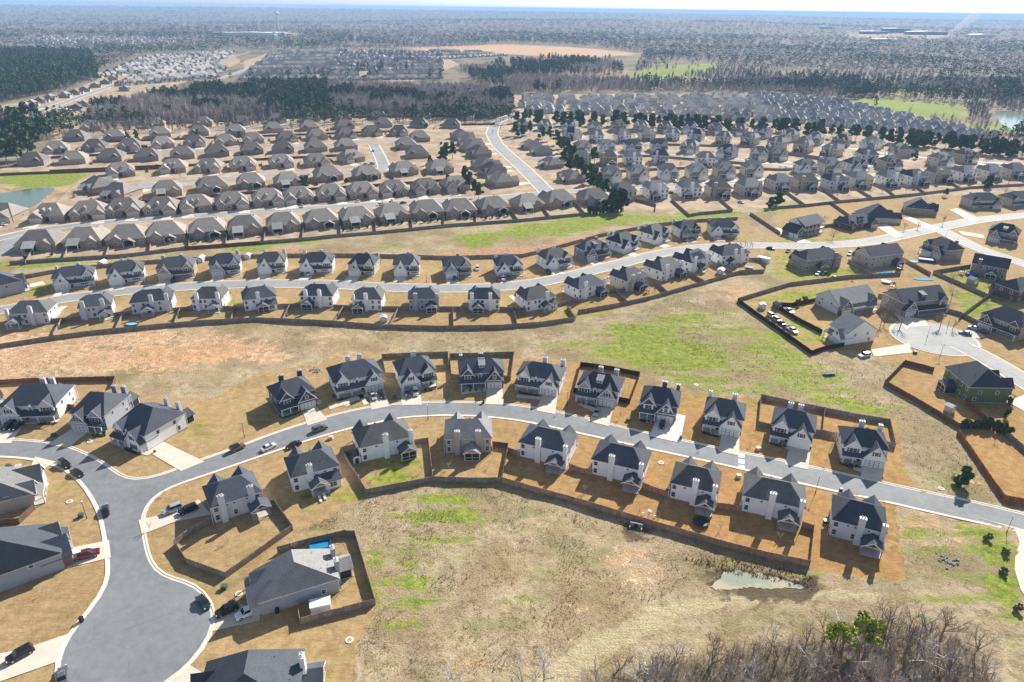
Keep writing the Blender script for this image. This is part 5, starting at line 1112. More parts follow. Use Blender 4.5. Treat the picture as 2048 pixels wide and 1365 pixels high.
# ------------------------------------------------------------------ vehicles
def paint(name, c, metal=.2):
    m, t, p = newmat('paint_'+name); p.inputs['Base Color'].default_value = (*c, 1); p.inputs['Roughness'].default_value = .22; p.inputs['Metallic'].default_value = metal; p.inputs['Coat Weight'].default_value = .6; p.inputs['Coat Roughness'].default_value = .06
for n_, c_ in dict(black=(.012,.012,.014), grey=(.12,.125,.13), silver=(.42,.43,.45), white=(.75,.75,.75), red=(.16,.012,.015), bright_red=(.4,.02,.015), green=(.012,.035,.03), blue=(.03,.10,.25), pale_blue=(.22,.38,.50), teal=(.01,.16,.14), brown=(.17,.11,.06)).items(): paint(n_, c_)
simple('tyre_rubber', (.02,.02,.02), .9); simple('rim_metal', (.45,.45,.46), .3, metal=.7); simple('lamp_glass', (.75,.75,.75), .1); simple('tail_red', (.35,.01,.01), .2); simple('black_plastic', (.02,.02,.022), .5); simple('cargo_bed', (.05,.05,.055), .7)
CARM = {}
def car_meshes(kind, colr):
    if (kind, colr) in CARM: return CARM[(kind, colr)]
    L, Wd, belt, top = dict(sedan=(4.8,1.84,.92,1.45), suv=(4.9,1.95,1.08,1.78), pickup=(5.9,2.02,1.12,1.88), jeep=(4.4,1.9,1.15,1.85), van=(5.1,2.0,1.1,1.8))[kind]
    bm = bmesh.new()
    def loft(rows):
        vs = [[bm.verts.new(q) for q in r_] for r_ in rows]
        for i in range(len(vs)-1):
            for j in range(len(vs[0])): k = (j+1) % len(vs[0]); bm.faces.new((vs[i][j], vs[i][k], vs[i+1][k], vs[i+1][j]))
        bm.faces.new(vs[0][::-1]); bm.faces.new(vs[-1])
    x = L/2; ww = Wd/2
    hood = belt-.06 if kind != 'sedan' else belt-.1
    prof = [(-x, .35, .62, ww*.84), (-x+.1, .28, belt-.12, ww*.92), (-x+.5, .26, belt, ww), (x-1.5, .26, belt, ww), (x-1.0, .26, hood, ww), (x-.25, .28, hood-.1, ww*.93), (x, .38, hood-.32, ww*.82)]
    if kind in ('jeep', 'pickup', 'van'): prof = [(-x, .42, belt-.06, ww*.95), (-x+.15, .4, belt, ww), (x-1.4, .4, belt, ww), (x-.9, .4, hood, ww), (x-.12, .42, hood-.06, ww*.95), (x, .5, hood-.25, ww*.9)]
    loft([[(px_, -yw, zb), (px_, yw, zb), (px_, yw, zb+(zt-zb)*.6), (px_, yw*.9, zt), (px_, -yw*.9, zt), (px_, -yw, zb+(zt-zb)*.6)] for px_, zb, zt, yw in prof])
    bmesh.ops.recalc_face_normals(bm, faces=bm.faces); m_ = bpy.data.meshes.new('body'); bm.to_mesh(m_); bm.free(); m_.materials.append(MATS['paint_'+colr])
    c0, c1, t0, t1 = dict(sedan=(-x+.75, x-1.25, -x+1.4, x-2.15), suv=(-x+.15, x-1.35, -x+.45, x-2.05), pickup=(-x+2.0, x-1.45, -x+2.2, x-2.2), jeep=(-x+.12, x-1.35, -x+.2, x-1.7), van=(-x+.1, x-.9, -x+.3, x-1.9))[kind]
    b = MB(); b.hexa([(c0,-ww*.88,belt-.02),(c1,-ww*.88,belt-.02),(c1,ww*.88,belt-.02),(c0,ww*.88,belt-.02)], [(t0,-ww*.72,top-.05),(t1,-ww*.72,top-.05),(t1,ww*.72,top-.05),(t0,ww*.72,top-.05)]); gl_ = b.mesh('window', MATS['car_glass'])
    b = MB(); b.hexa([(t0-.04,-ww*.75,top-.06),(t1+.06,-ww*.75,top-.06),(t1+.06,ww*.75,top-.06),(t0-.04,ww*.75,top-.06)], [(t0+.12,-ww*.66,top+.02),(t1-.1,-ww*.66,top+.02),(t1-.1,ww*.66,top+.02),(t0+.12,ww*.66,top+.02)])
    for s in (-1, 1):
        for f_ in ((0, 1) if kind == 'pickup' else (0, .5, 1)):
            xb = c0+(c1-c0)*f_; xt = t0+(t1-t0)*f_; b.hexa([(xb-.05,s*ww*.885,belt-.03),(xb+.05,s*ww*.885,belt-.03),(xb+.05,s*ww*.9,belt-.03),(xb-.05,s*ww*.9,belt-.03)], [(xt-.05,s*ww*.725,top-.05),(xt+.05,s*ww*.725,top-.05),(xt+.05,s*ww*.745,top-.05),(xt-.05,s*ww*.745,top-.05)])
    rf = b.mesh('roof', MATS['paint_'+(colr if kind != 'jeep' else 'black')])
    r_ = .34 if kind == 'sedan' else .39
    b = MB(); b.cyl(0, 0, -.11, .11, r_, r_, 14); b.v = [(p_[0], p_[2], p_[1]) for p_ in b.v]; ty = b.mesh('wheel', MATS['tyre_rubber'])
    b = MB(); b.cyl(0, 0, -.125, .125, r_*.62, r_*.62, 10); b.v = [(p_[0], p_[2], p_[1]) for p_ in b.v]; ri = b.mesh('rim', MATS['rim_metal'])
    hl = MB(); hl.box(x-.16, x-.03, -.16, .16, .62, .78); hl = hl.mesh('headlight', MATS['lamp_glass']); tl = MB(); tl.box(-x-.015, -x+.1, -.12, .12, .7, .9); tl = tl.mesh('taillight', MATS['tail_red'])
    bed = None
    if kind == 'pickup': b = MB(); b.box(-x+.2, -x+1.9, -ww*.78, ww*.78, belt-.02, belt+.012); bed = b.mesh('cargo_bed', MATS['cargo_bed'])
    CARM[(kind, colr)] = (m_, gl_, rf, ty, ri, hl, tl, bed, L, Wd, r_); return CARM[(kind, colr)]
def car(px, kind, colr, a, b, label, group='parked cars', lev=2):
    """a, b: surveyed ground points of the rear and the front of the car"""
    A, B_ = at(*a)[:2], at(*b)[:2]; c = (A+B_)/2; rz = math.atan2(*(B_-A)[::-1])
    M = car_meshes(kind, colr); L, Wd, r_ = M[8:]
    root = empty('pickup_truck' if kind == 'pickup' else 'parked_car', (c[0], c[1], .1 if px is None else px), rz); tag(root, label, 'pickup' if kind == 'pickup' else 'car', group)
    link('body', M[0], root); link('window', M[1], root); link('roof', M[2], root)
    if M[7]: link('cargo_bed', M[7], root)
    for sx in (-1, 1):
        for sy in (-1, 1):
            o = link('wheel', M[3], root); o.location = (sx*L*.31, sy*(Wd/2-.1), r_)
            if lev > 1: link('rim', M[4], o)
    if lev > 1:
        for s in (-1, 1):
            o = link('headlight', M[5], root); o.location = (0, s*Wd*.34, .08 if kind != 'sedan' else 0); o = link('taillight', M[6], root); o.location = (0, s*Wd*.36, 0)
R_ = .02
for z, k_, c_, a, b, lb in [
 (R_,'suv','black',(118,923),(143,941),'black suv parked at the kerb ahead of a black saloon, upper left'), (R_,'sedan','black',(144,943),(167,956),'black saloon parked close behind the black suv on the curving street'), (R_,'sedan','black',(213,1036),(210,1013),'black saloon at the kerb by the green utility box'),
 (.1,'pickup','red',(146,1122),(200,1107),'dark red pickup in the drive of the left edge house'), (.1,'suv','black',(66,1300),(17,1326),'black suv on the wide drive at the lower left'), (R_,'sedan','grey',(126,1372),(126,1340),'grey car at the bottom edge of the turning court'),
 (R_,'sedan','green',(397,1195),(418,1222),'dark green saloon parked in the turning court'), (.1,'suv','silver',(362,1016),(329,1029),'silver suv side by side with a dark one in the drive by the junction'), (.1,'suv','black',(397,1016),(357,1031),'dark suv side by side with a silver one in the drive by the junction'),
 (.1,'suv','black',(475,1215),(434,1234),'black suv in the drive of the house with the pool'), (.1,'suv','white',(516,1220),(473,1240),'white suv in the drive of the house with the pool'), (R_,'jeep','brown',(459,906),(492,892),'brown boxy four-by-four with black roof on the near street'),
 (R_,'sedan','white',(522,905),(553,890),'white saloon on the near street behind the brown four-by-four'), (R_,'suv','grey',(624,866),(656,855),'grey suv driving past the white and grey houses on the near street'), (R_,'sedan','black',(600,888),(575,899),'dark car half hidden behind the roof of the white house with lawn chairs'),
 (.1,'sedan','silver',(741,786),(752,807),'silver saloon on the drive beside the concrete strips'), (.1,'sedan','black',(757,783),(769,803),'dark saloon right of the silver one on the same drive'), (.1,'suv','grey',(814,781),(816,799),'grey suv left of a white car on its drive'), (.1,'suv','white',(830,779),(832,796),'white car right of the grey suv on its drive'),
 (.1,'sedan','silver',(1197,820),(1190,836),'blue grey saloon in front of the house with the red door'), (.1,'sedan','black',(1326,842),(1322,862),'dark blue saloon on the wide pale drive'), (.1,'suv','black',(30,848),(8,862),'black suv left of another before the big pale grey house'), (.1,'sedan','black',(44,848),(24,864),'black saloon before the big pale grey house'),
 (R_,'suv','white',(1740,712),(1716,716),'white suv at the end of the drive by the turning court'), (.1,'sedan','blue',(1940,672),(1920,667),'blue saloon on the drive near the turning court'), (.1,'sedan','pale_blue',(1957,662),(1937,656),'pale blue saloon behind the blue one'), (.1,'sedan','red',(1973,668),(1955,664),'dark red saloon on the drive near the turning court'), (.1,'suv','black',(1832,622),(1828,638),'black suv before the large grey stone house'),
 (R_,'pickup','white',(1567,618),(1588,632),'pale blue white pickup parked on the grass'), (R_,'suv','white',(1534,629),(1552,640),'white suv, first of the row parked on the grass along the dark fence'), (R_,'suv','silver',(1546,638),(1563,648),'silver car, second of the row parked on the grass'), (R_,'sedan','black',(1555,644),(1572,655),'black car in the row parked on the grass'), (R_,'sedan','grey',(1566,652),(1582,662),'grey car in the row parked on the grass'), (R_,'pickup','white',(1574,658),(1594,670),'white pickup at the lower end of the row on the grass')]:
    car(z, k_, c_, a, b, lb)
for z, k_, c_, a, b, lb in [
 (.1,'sedan','teal',(605,546),(604,556),'teal car left of a white one on a drive of the middle street'), (.1,'sedan','white',(617,545),(616,555),'white car right of the teal one'), (.1,'sedan','grey',(910,554),(908,564),'dark car on the drive of the grey middle house'), (R_,'suv','white',(955,533),(954,546),'white suv on the grass beside the grey middle house'),
 (.1,'suv','bright_red',(996,557),(999,567),'red suv, left of three cars on one drive'), (.1,'suv','white',(1004,555),(1008,565),'white suv, middle of three cars on one drive'), (.1,'suv','grey',(1016,553),(1020,563),'grey suv, right of three cars on one drive'), (.1,'suv','black',(1094,543),(1101,551),'black suv on the drive where the middle street bends'),
 (.1,'sedan','grey',(1366,478),(1374,486),'grey car, left of those before the dark grey house'), (.1,'sedan','silver',(1378,475),(1386,484),'silver car, right of those before the dark grey house'), (.1,'sedan','white',(1428,474),(1438,482),'white car left of a bright red one'), (.1,'sedan','bright_red',(1442,473),(1450,480),'bright red car at the right end of the far middle row'),
 (R_,'sedan','black',(348,556),(345,569),'black car beside the tan stone house'), (R_,'sedan','white',(1640,547),(1632,552),'white car, nearest on the grass behind the twin patio house'), (R_,'sedan','black',(1652,548),(1643,551),'black car on the grass behind the twin patio house'), (R_,'sedan','white',(1672,556),(1662,560),'white car at the right of those on the grass behind the twin patio house'),
 (R_,'sedan','grey',(1580,500),(1572,508),'grey car beside the twin patio house'), (R_,'suv','silver',(1702,505),(1696,515),'silver suv left of the beige house with the pool'), (R_,'sedan','black',(1536,498),(1546,500),'dark car on the middle street at the right'), (R_,'sedan','blue',(800,408),(813,407),'blue car on the street of the lowest ranch row'), (R_,'suv','white',(757,411),(770,409),'white suv on the street of the lowest ranch row'), (R_,'sedan','white',(783,399),(785,408),'white car on a ranch drive above the blue one'),
 (R_,'sedan','white',(715,408),(717,400),'white car beside the ranch with dark dormer'), (R_,'sedan','white',(603,418),(606,411),'white car on a ranch drive left of centre'), (R_,'sedan','green',(746,300),(746,307),'green car on the short side street'), (R_,'suv','white',(728,330),(738,330),'white suv beside the corner ranch'), (R_,'suv','silver',(740,329),(750,329),'silver suv beside the corner ranch'), (R_,'sedan','white',(2,450),(14,452),'white car at the left end of the lowest ranch street'),
 (R_,'suv','white',(826,331),(834,337),'white suv right of the short side street'), (R_,'suv','bright_red',(1444,370),(1458,371),'red truck in the right-hand subdivision'), (R_,'suv','white',(1347,364),(1355,366),'white suv before a cream house above the green strip'), (R_,'sedan','white',(1460,376),(1470,379),'white car on the right-hand subdivision street'), (R_,'sedan','black',(1338,388),(1346,386),'dark car between two houses above the green strip'), (R_,'suv','white',(1440,402),(1452,400),'white suv in a yard above the green strip'), (R_,'sedan','silver',(1476,405),(1488,408),'silver car in a yard above the green strip')]:
    car(z, k_, c_, a, b, lb, 'cars parked farther off', 1)

# ------------------------------------------------------------------ street furniture and yard things
BED_SHRUBS = []
simple('lamp_black', (.025,.022,.02), .5); simple('lamp_globe', (.85,.85,.83), .2); simple('box_green', (.05,.11,.07), .6); simple('plastic_black', (.02,.02,.022), .5); simple('bin_green', (.02,.12,.05), .5); simple('pool_blue', (.01,.09,.22), .2); simple('pool_water', (.02,.25,.42), .1); simple('pool_pale', (.25,.6,.75), .1)
simple('shed_metal', (.55,.55,.55), .4, .08); simple('red_flower', (.45,.04,.03), .6); simple('swing_white', (.75,.75,.75), .5); simple('swing_wood', (.3,.15,.06), .6); simple('cover_blue', (.015,.06,.22), .6); simple('rock', (.33,.32,.30), .9, .3, 1.0, .3, 5); simple('mulch', (.06,.04,.03), .95, .3)
def lamp(px, py, h, label, two=False):
    q = at(px, py); r_ = empty('street_lamp', (q[0], q[1], 0)); tag(r_, label, 'street lamp', 'street lamps')
    b = MB(); b.cyl(0,0,-.1,.9,.14,.09,8); b.cyl(0,0,.9,h-.45,.065,.05,8); b.cyl(0,0,h-.45,h-.35,.14,.16,8)
    if two: b.box(-.5,.5,-.04,.04,h-.55,h-.45)
    b.build('pole', MATS['lamp_black'], r_)
    for s in ((-.45,.45) if two else (0,)):
        b = MB(); b.sphere((s,0,h-.1),.2,.2,.26,10,6,-.95); b.build('globe', MATS['lamp_globe'], r_)
for a in [(174,1038,5.6,'lamp post with white globe beside the green utility box at the left'), (856,839,5.4,'lamp post with white globe above the green yard on the near street'), (1134,812,5.4,'lamp post left of the house with the red door'), (1631,986,5.6,'lamp post standing right of the white house at the end of the tan fence'), (2013,1066,5.2,'lamp post at the mouth of the pale curving drive'), (489,875,5.4,'lamp post beside the brown four-by-four'), (1880,713,5,'twin globe lamp beside the turning court',True), (1854,566+110,5,'lamp post on the left side of the turning court'), (853,565,5.5,'tall lamp post between white house and grey house on the middle street'), (1803,480,5,'lamp post left of the side street junction'), (1891,475,5,'lamp post at the side street junction'), (1895,655,5,'lamp post on the lawn before the large grey stone house'), (1612,485,5,'lamp post on the lawn before the columned house'), (1245,575,5,'lamp post by the pale beige house on the middle street')]: lamp(*a)
def thing_box(name, px, py, sx, sy, sz, mat, label, cat, rz=0, lid=None, z=0, group=None):
    q = at(px, py); r_ = empty(name, (q[0], q[1], z), rz); tag(r_, label, cat, group)
    b = MB(); b.hexa([(-sx/2,-sy/2,0),(sx/2,-sy/2,0),(sx/2,sy/2,0),(-sx/2,sy/2,0)], [(-sx/2*.94,-sy/2*.9,sz),(sx/2*.94,-sy/2*.9,sz),(sx/2*.94,sy/2*.9,sz),(-sx/2*.94,sy/2*.9,sz)]); b.build('case', MATS[mat], r_)
    b = MB(); b.box(-sx/2-.06,sx/2+.06,-sy/2-.06,sy/2+.06,sz,sz+.09); b.build('lid', MATS[lid or mat], r_); return r_
for px, py, lb in [(163,1034,'green utility box beside the lamp post at the left'), (18,935,'green utility box by the drive at the upper left'), (449,1177,'green utility box above the turning court'), (108,873,'green utility box beside the grey house with carriage door'), (790,797,'green utility box between two white houses of the near street'), (1257,842,'green utility box left of the wide pale drive'), (1477,955,'pale utility box between the trampoline house and its right neighbour'), (662,878,'pale utility box on the lawn above the white house with lawn chairs'), (1830,707,'green utility box beside the turning court'), (1516,900,'pale utility box left of the white house with porch chairs')]:
    thing_box('utility_box', px, py, 1.2, 1.0, .85, 'box_green' if 'green' in lb else 'cream_siding', lb, 'utility box', rnd.uniform(-.3,.3), group='utility boxes')
for px, py, mt, lb in [(1361,878,'bin_green','green wheeled bin at the foot of the wide pale drive'), (1619,898,'bin_green','green bin beside the white house with porch chairs'), (1478,870,'plastic_black','black bin at the garage of the house with brown shutters'), (555,1226,'plastic_black','black bin beside the house with the pool'), (164,1243,'plastic_black','black mailbox at the kerb of the turning court'), (967,806,'plastic_black','black mailbox before the dormered dark grey house'), (1681,929+55,'plastic_black','dark mailbox by the near street at the right')]:
    thing_box('bin' if 'bin' in lb else 'mailbox', px, py, .7, .7, 1.1, mt, lb, 'bin' if 'bin' in lb else 'mailbox', group='bins and mailboxes')
for px, py, lb in [(1336,981,'air conditioner left of the house with the trampoline'), (1482,1015,'air conditioner left of the last tan fence house'), (1651,1046,'air conditioner left of the light grey unfenced house'), (1037,906,'air conditioner left of the first tan fence house'), (796,763,'air conditioner beside the white house with silver and white cars')]:
    thing_box('air_conditioner', px, py, .9, .9, .8, 'plastic_black', lb, 'air conditioner', 0, 'shed_metal', group='air conditioners')
for i, P_ in enumerate([[(560,833),(604,819),(604,825),(563,840)], [(672,797),(735,784),(735,789),(676,804)], [(846,778),(871,772),(873,778),(850,786)], [(921,779),(968,778),(968,784),(923,786)], [(1034,780),(1080,788),(1079,794),(1036,787)], [(1154,801),(1192,811),(1190,817),(1153,808)], [(1279,836),(1312,843),(1309,850),(1278,843)], [(1404,859),(1442,870),(1440,877),(1402,867)], [(1538,882),(1577,891),(1575,898),(1536,889)], [(1679,922),(1720,932),(1718,939),(1677,929)], [(182,867),(214,866),(212,874),(186,876)], [(250,892),(290,906),(282,913),(246,900)], [(70,843),(118,842),(114,850),(74,851)]]):
    mb = MB(); Q = smooth(densify(W(P_), True, .8), 2, True); mb.hexa([(q[0], q[1], -.05) for q in Q[::-1]] if False else [(q[0], q[1], -.05) for q in Q], [(q[0], q[1], .1) for q in Q]); tag(mb.build('flower_bed', MATS['mulch']), 'dark mulched planting bed along the front of a near house', 'flower bed', kind='structure')
    a_, b_ = at(*P_[3])[:2], at(*P_[2])[:2]
    for k_ in range(4): BED_SHRUBS.append(a_+(b_-a_)*((k_+.5)/4)+np.array([rnd.uniform(-.2,.2), .5]))
def cover(px, py, label, r0=.75, mat='kerb_concrete'):
    q = at(px, py); r_ = empty('drain_cover', (q[0], q[1], 0)); tag(r_, label, 'drain cover', 'drain covers')
    b = MB(); b.cyl(0,0,-.05,.14,r0,r0,18); b.build('ring', MATS[mat], r_); b = MB(); b.cyl(0,0,.14,.155,r0*.55,r0*.55,14); b.build('lid', MATS['foundation'], r_)
for px, py, lb in [(139,1004,'round concrete drain cover on the left lawn'), (451,1321,'round drain cover on the lawn below the pool house drive'), (36,932,'round drain cover at the upper left corner lawn'), (693,810,'white round drain cover before the house with concrete strips'), (1322,926,'round drain cover between two white houses of the tan fence'), (1392,770,'round drain cover at the edge of the green meadow'), (1882,978,'round drain cover beside the small pine'), (699,1281,'orange drain cover on the brown lawn edge'), (180,884,'round drain cover before the grey house with carriage door'), (478,1188,'small drain cover above the dark suv drive')]: cover(px, py, lb, .85)
# raised pool, sheds, trailer, trampoline, swing, garden chairs
def pool(px, py, rx, ry, hh, label, wmat='pool_water', rz=0, square=False):
    q = at(px, py); r_ = empty('swimming_pool', (q[0], q[1], 0), rz); tag(r_, label, 'pool', 'pools')
    n = 4 if square else 20; o = PI/4 if square else 0; k_ = math.sqrt(2) if square else 1
    c = [(math.cos(2*PI*i/n+o)*k_, math.sin(2*PI*i/n+o)*k_) for i in range(n)]; b = MB()
    for i in range(n): j = (i+1) % n; b.hexa([(c[i][0]*rx,c[i][1]*ry,0),(c[j][0]*rx,c[j][1]*ry,0),(c[j][0]*rx*.95,c[j][1]*ry*.95,0),(c[i][0]*rx*.95,c[i][1]*ry*.95,0)], [(c[i][0]*rx,c[i][1]*ry,hh),(c[j][0]*rx,c[j][1]*ry,hh),(c[j][0]*rx*.95,c[j][1]*ry*.95,hh),(c[i][0]*rx*.95,c[i][1]*ry*.95,hh)])
    b.build('pool_wall', MATS['pool_blue'] if hh > .5 else MATS['porch_concrete'], r_); b = MB(); b.poly([(x*rx*.949,y*ry*.949,hh*.7) for x, y in c]); b.build('pool_water', MATS[wmat], r_)
pool(641,1098,2.5,1.4,1.3,'blue rectangular raised pool in the fenced yard of the grey house',rz=.28,square=True)
pool(1824,524,3.2,2.2,.5,'pale blue pool beside the lime green play area','pool_pale'); pool(1943,551,2.8,2.8,1.2,'round raised blue pool beside the grey brick house'); pool(1770,545,4.5,1.8,.2,'long dark pool set in a deck behind the beige house','pool_water',square=True); pool(578,381,6,3,.2,'turquoise pool in a ranch yard beside a pine','pool_pale',square=True); pool(677,375,3,2,.2,'small pale pool in a ranch yard','pool_pale'); pool(264,650,2.6,1.6,.6,'round pool with pale cover by the long dark fence','pool_pale'); pool(1848,559,5,2,.3,'blue pool behind the large grey stone house','pool_water')
def shed(px, py, sx, sy, hh, label, wmat='shed_metal', rmat='white_trim', rz=0, gable=True, name='garden_shed', cat='shed'):
    q = at(px, py); r_ = empty(name, (q[0], q[1], 0), rz); tag(r_, label, cat, 'sheds')
    b = MB(); gable_wall(b,0,sx/2,-sy/2,sy/2,-.1,hh,.5 if gable else .05); b.build('wall', MATS[wmat], r_); b = MB(); gable_slabs(b,0,sx/2,-sy/2-.12,sy/2+.12,hh+.02,.5 if gable else .05,.12,.06); b.build('roof', MATS[rmat], r_)
    b = MB(); b.box(-sx*.22,sx*.22,-sy/2-.04,-sy/2,0,hh*.85); b.build('door', MATS['shutter_dark' if wmat == 'white_siding' else 'white_trim'], r_)
shed(714,921,2.2,3.2,2.1,'small white shed with dark gabled roof against the white house','white_siding','charcoal_shingle',.3); shed(642,1218,2.3,4.2,2.0,'white trailer parked inside the fence of the pool house','white_trim','white_trim',.3+PI/2,False,'trailer','trailer'); shed(767,643,3,2.4,2,'pale grey shed at the corner of a middle row yard',rz=.2); shed(1441,547,3.2,3.8,2,'pale grey shed in the yard of the solar panel house',rz=-.5); shed(1898,823,2.4,2.4,2.2,'small grey shed in the fenced yard of the green house',rz=.5); shed(206,532,3,4,2.2,'white shed behind the white house of the far middle row'); shed(403,523,3,4,2.2,'pale shed behind the tan stone house'); shed(496,517,3,3,2,'white shed right of the pale house in the far middle row'); shed(1554,617,2.4,3,2.4,'dark barn-shaped shed beside the parked pickup','brown_brick','charcoal_shingle',.3); shed(1944,567,4,3.5,2.4,'grey shed behind the round raised pool','grey_siding','grey_shingle',.4); shed(1524,617,2.5,2.5,2,'pale shed at the corner of the dark fence'); shed(1527,524,2.5,6,2.4,'white camper van parked beside the trampoline yard','white_trim','white_trim',.9,False,'camper','camper'); shed(1853,512,2.5,6,2.3,'grey white trailer above the blue cover','white_trim','white_trim',1.2,False,'trailer','trailer'); shed(1854,524,2.6,8,1.4,'long blue covered boat or trailer beside the pool','cover_blue','cover_blue',1.2,False,'covered_trailer','trailer'); shed(150,395,2,2,1.5,'small brown shed in the yard beside the white picket fence','tan_wood','dark_brown_shingle')
def trampoline(px, py, rad, label, net=True):
    q = at(px, py); r_ = empty('trampoline', (q[0], q[1], 0)); tag(r_, label, 'trampoline', 'trampolines')
    b = MB(); b.cyl(0,0,.82,.86,rad*.9,rad*.9,20); b.build('mat', MATS['plastic_black'], r_)
    b = MB()
    for i in range(20):
        a0, a1 = 2*PI*i/20, 2*PI*(i+1)/20; b.tube((rad*math.cos(a0),rad*math.sin(a0),.86),(rad*math.cos(a1),rad*math.sin(a1),.86),.07,.07,5)
    for i in range(6): a0 = 2*PI*i/6; b.tube((rad*math.cos(a0),rad*math.sin(a0),0),(rad*math.cos(a0),rad*math.sin(a0),2.4 if net else .86),.04,.04,5)
    b.build('frame', MATS['rim_metal' if not net else 'plastic_black'], r_)
trampoline(1402,1048,2.1,'round black trampoline behind a white house of the tan fence'); trampoline(1499,537,2.1,'round trampoline in the green yard at the end of the near middle row',False); trampoline(1772,566,2.1,'trampoline beside the playground behind the stone house',False)
q = at(1298,1032); r_ = empty('swing_set', (q[0], q[1], 0), -.35); tag(r_, 'metal swing set with a white slide behind a white house', 'swing set')
b = MB()
for x in (-2.6, 2.6):
    for s in (-1, 1): b.tube((x, s*.9, 0), (x, 0, 2.1), .045, .045, 6)
b.tube((-2.6,0,2.1),(2.6,0,2.1),.05,.05,6); b.build('frame', MATS['rim_metal'], r_)
b = MB(); b.hexa([(-.3,-.4,1.7),(.3,-.4,1.7),(.3,-2.2,.2),(-.3,-2.2,.2)],[(-.3,-.4,1.78),(.3,-.4,1.78),(.3,-2.2,.28),(-.3,-2.2,.28)]); b.box(-.4,.4,-.5,.5,1.6,1.7); b.build('slide', MATS['swing_white'], r_)
for x in (-1.6, 1.5): b = MB(); b.box(x-.3,x+.3,-.15,.15,.5,.56); b.tube((x-.25,0,.55),(x-.25,0,2.1),.015,.015,3); b.tube((x+.25,0,.55),(x+.25,0,2.1),.015,.015,3); b.build('seat', MATS['swing_white'], r_)
for i, (px, py) in enumerate([(641,1002),(650,997)]):
    q = at(px, py); r_ = empty('lawn_chair', (q[0], q[1], 0), .5); tag(r_, ('left' if not i else 'right')+' one of two grey lounge chairs on the green grass', 'lawn chair', 'lounge chairs on the grass')
    b = MB(); b.box(-.35,.35,-.9,.5,.3,.38); b.build('seat', MATS['shed_metal'], r_); b = MB(); b.hexa([(-.35,.5,.3),(.35,.5,.3),(.35,.58,.3),(-.35,.58,.3)],[(-.35,1.0,.95),(.35,1.0,.95),(.35,1.08,.95),(-.35,1.08,.95)]); b.build('backrest', MATS['shed_metal'], r_)
    for x in (-.3,.3):
        for y in (-.8,.45): b = MB(); b.box(x-.04,x+.04,y-.04,y+.04,0,.3); b.build('leg', MATS['shed_metal'], r_)
def playset(px, py, label, col='swing_wood', top='cover_blue'):
    q = at(px, py); r_ = empty('play_set', (q[0], q[1], 0), rnd.uniform(0,2)); tag(r_, label, 'play set', 'play sets')
    b = MB()
    for x in (-.8,.8):
        for y in (-.8,.8): b.box(x-.07,x+.07,y-.07,y+.07,0,2.4)
    b.box(-.9,.9,-.9,.9,1.2,1.3); b.tube((.8,0,2.2),(3.8,0,2.2),.07,.07,5); b.tube((3.8,0,2.2),(3.8,-.9,0),.07,.07,5); b.tube((3.8,0,2.2),(3.8,.9,0),.07,.07,5); b.build('frame', MATS[col], r_)
    b = MB(); gable_slabs(b,0,.9,-.9,.9,2.4,.7,.1,.05); b.build('canopy', MATS[top], r_); b = MB(); b.hexa([(-.3,-.9,1.25),(.3,-.9,1.25),(.3,-2.9,.1),(-.3,-2.9,.1)],[(-.3,-.9,1.33),(.3,-.9,1.33),(.3,-2.9,.18),(-.3,-2.9,.18)]); b.build('slide', MATS['bright_red_slide'], r_)
simple('bright_red_slide', (.5,.22,.03), .4)
playset(1784,577,'orange wooden play set beside the trampoline of the stone house'); playset(1922,548,'wooden play set with green canopy near the round raised pool',top='bin_green'); playset(1797,541,'wooden play tower in the corner behind the beige house',top='cream_siding'); playset(1044,630,'orange play set in a middle row yard'); playset(1294,585,'small play set in the yard right of the pale beige house')
q = at(1659,749); r_ = empty('flatbed_trailer', (q[0], q[1], .1), .15); tag(r_, 'dark flat utility trailer standing alone on the green meadow', 'trailer')
b = MB(); b.box(-2.2,2.2,-1.1,1.1,.5,.62); b.tube((2.2,0,.5),(3.6,0,.4),.06,.06,5); b.build('bed', MATS['cargo_bed'], r_)
for s in (-1.2,1.2): b = MB(); b.cyl(0,0,-.1,.1,.35,.35,12); b.v = [(p_[0]-.3, p_[2]+s, p_[1]+.35) for p_ in b.v]; b.build('wheel', MATS['tyre_rubber'], r_)
for px, py, lb, n_, sp in [(1893,1122,'pile of grey drain rock right of the light grey house',46,2.4), (632,741,'pile of grey drain rock below the sandy bank',40,2.4), (1272,1052,'dark culvert mouth with stones below the tan fence',14,1.2)]:
    q = at(px, py); b = MB()
    for i in range(n_): x, y = rnd.gauss(0, sp*.5), rnd.gauss(0, sp*.4); s = rnd.uniform(.15,.4); b.sphere((x, y, s*.3), s, s*rnd.uniform(.6,1), s*rnd.uniform(.5,.9), 6, 4)
    o = b.build('rock_pile', MATS['rock'], None); o.location = (q[0], q[1], 0); tag(o, lb, 'rocks')
q = at(1272,1054); r_ = empty('culvert', (q[0], q[1], 0), -.3); tag(r_, 'concrete culvert headwall in the shade of the tan fence', 'culvert'); b = MB(); b.box(-1.6,1.6,.0,.3,-.1,1.1); b.box(-1.6,-1.3,-1.2,0,-.1,.6); b.box(1.3,1.6,-1.2,0,-.1,.6); b.build('headwall', MATS['foundation'], r_); b = MB(); b.cyl(0,0,-.15,.15,.5,.5,14); b.v = [(p_[0],p_[2]-.05,p_[1]+.5) for p_ in b.v]; b.build('pipe', MATS['plastic_black'], r_)
q = at(1472*1.0+20,495); r_ = empty('pergola', (q[0], q[1], 0), .0); tag(r_, 'dark pergola beside the middle street at the right', 'pergola'); b = MB()
for x in (-3,0,3):
    for y in (-1.5,1.5): b.box(x-.1,x+.1,y-.1,y+.1,0,2.6)
for i in range(9): b.box(-3.4+i*.82,-3.3+i*.82,-1.9,1.9,2.6,2.75)
b.build('frame', MATS['lamp_black'], r_)
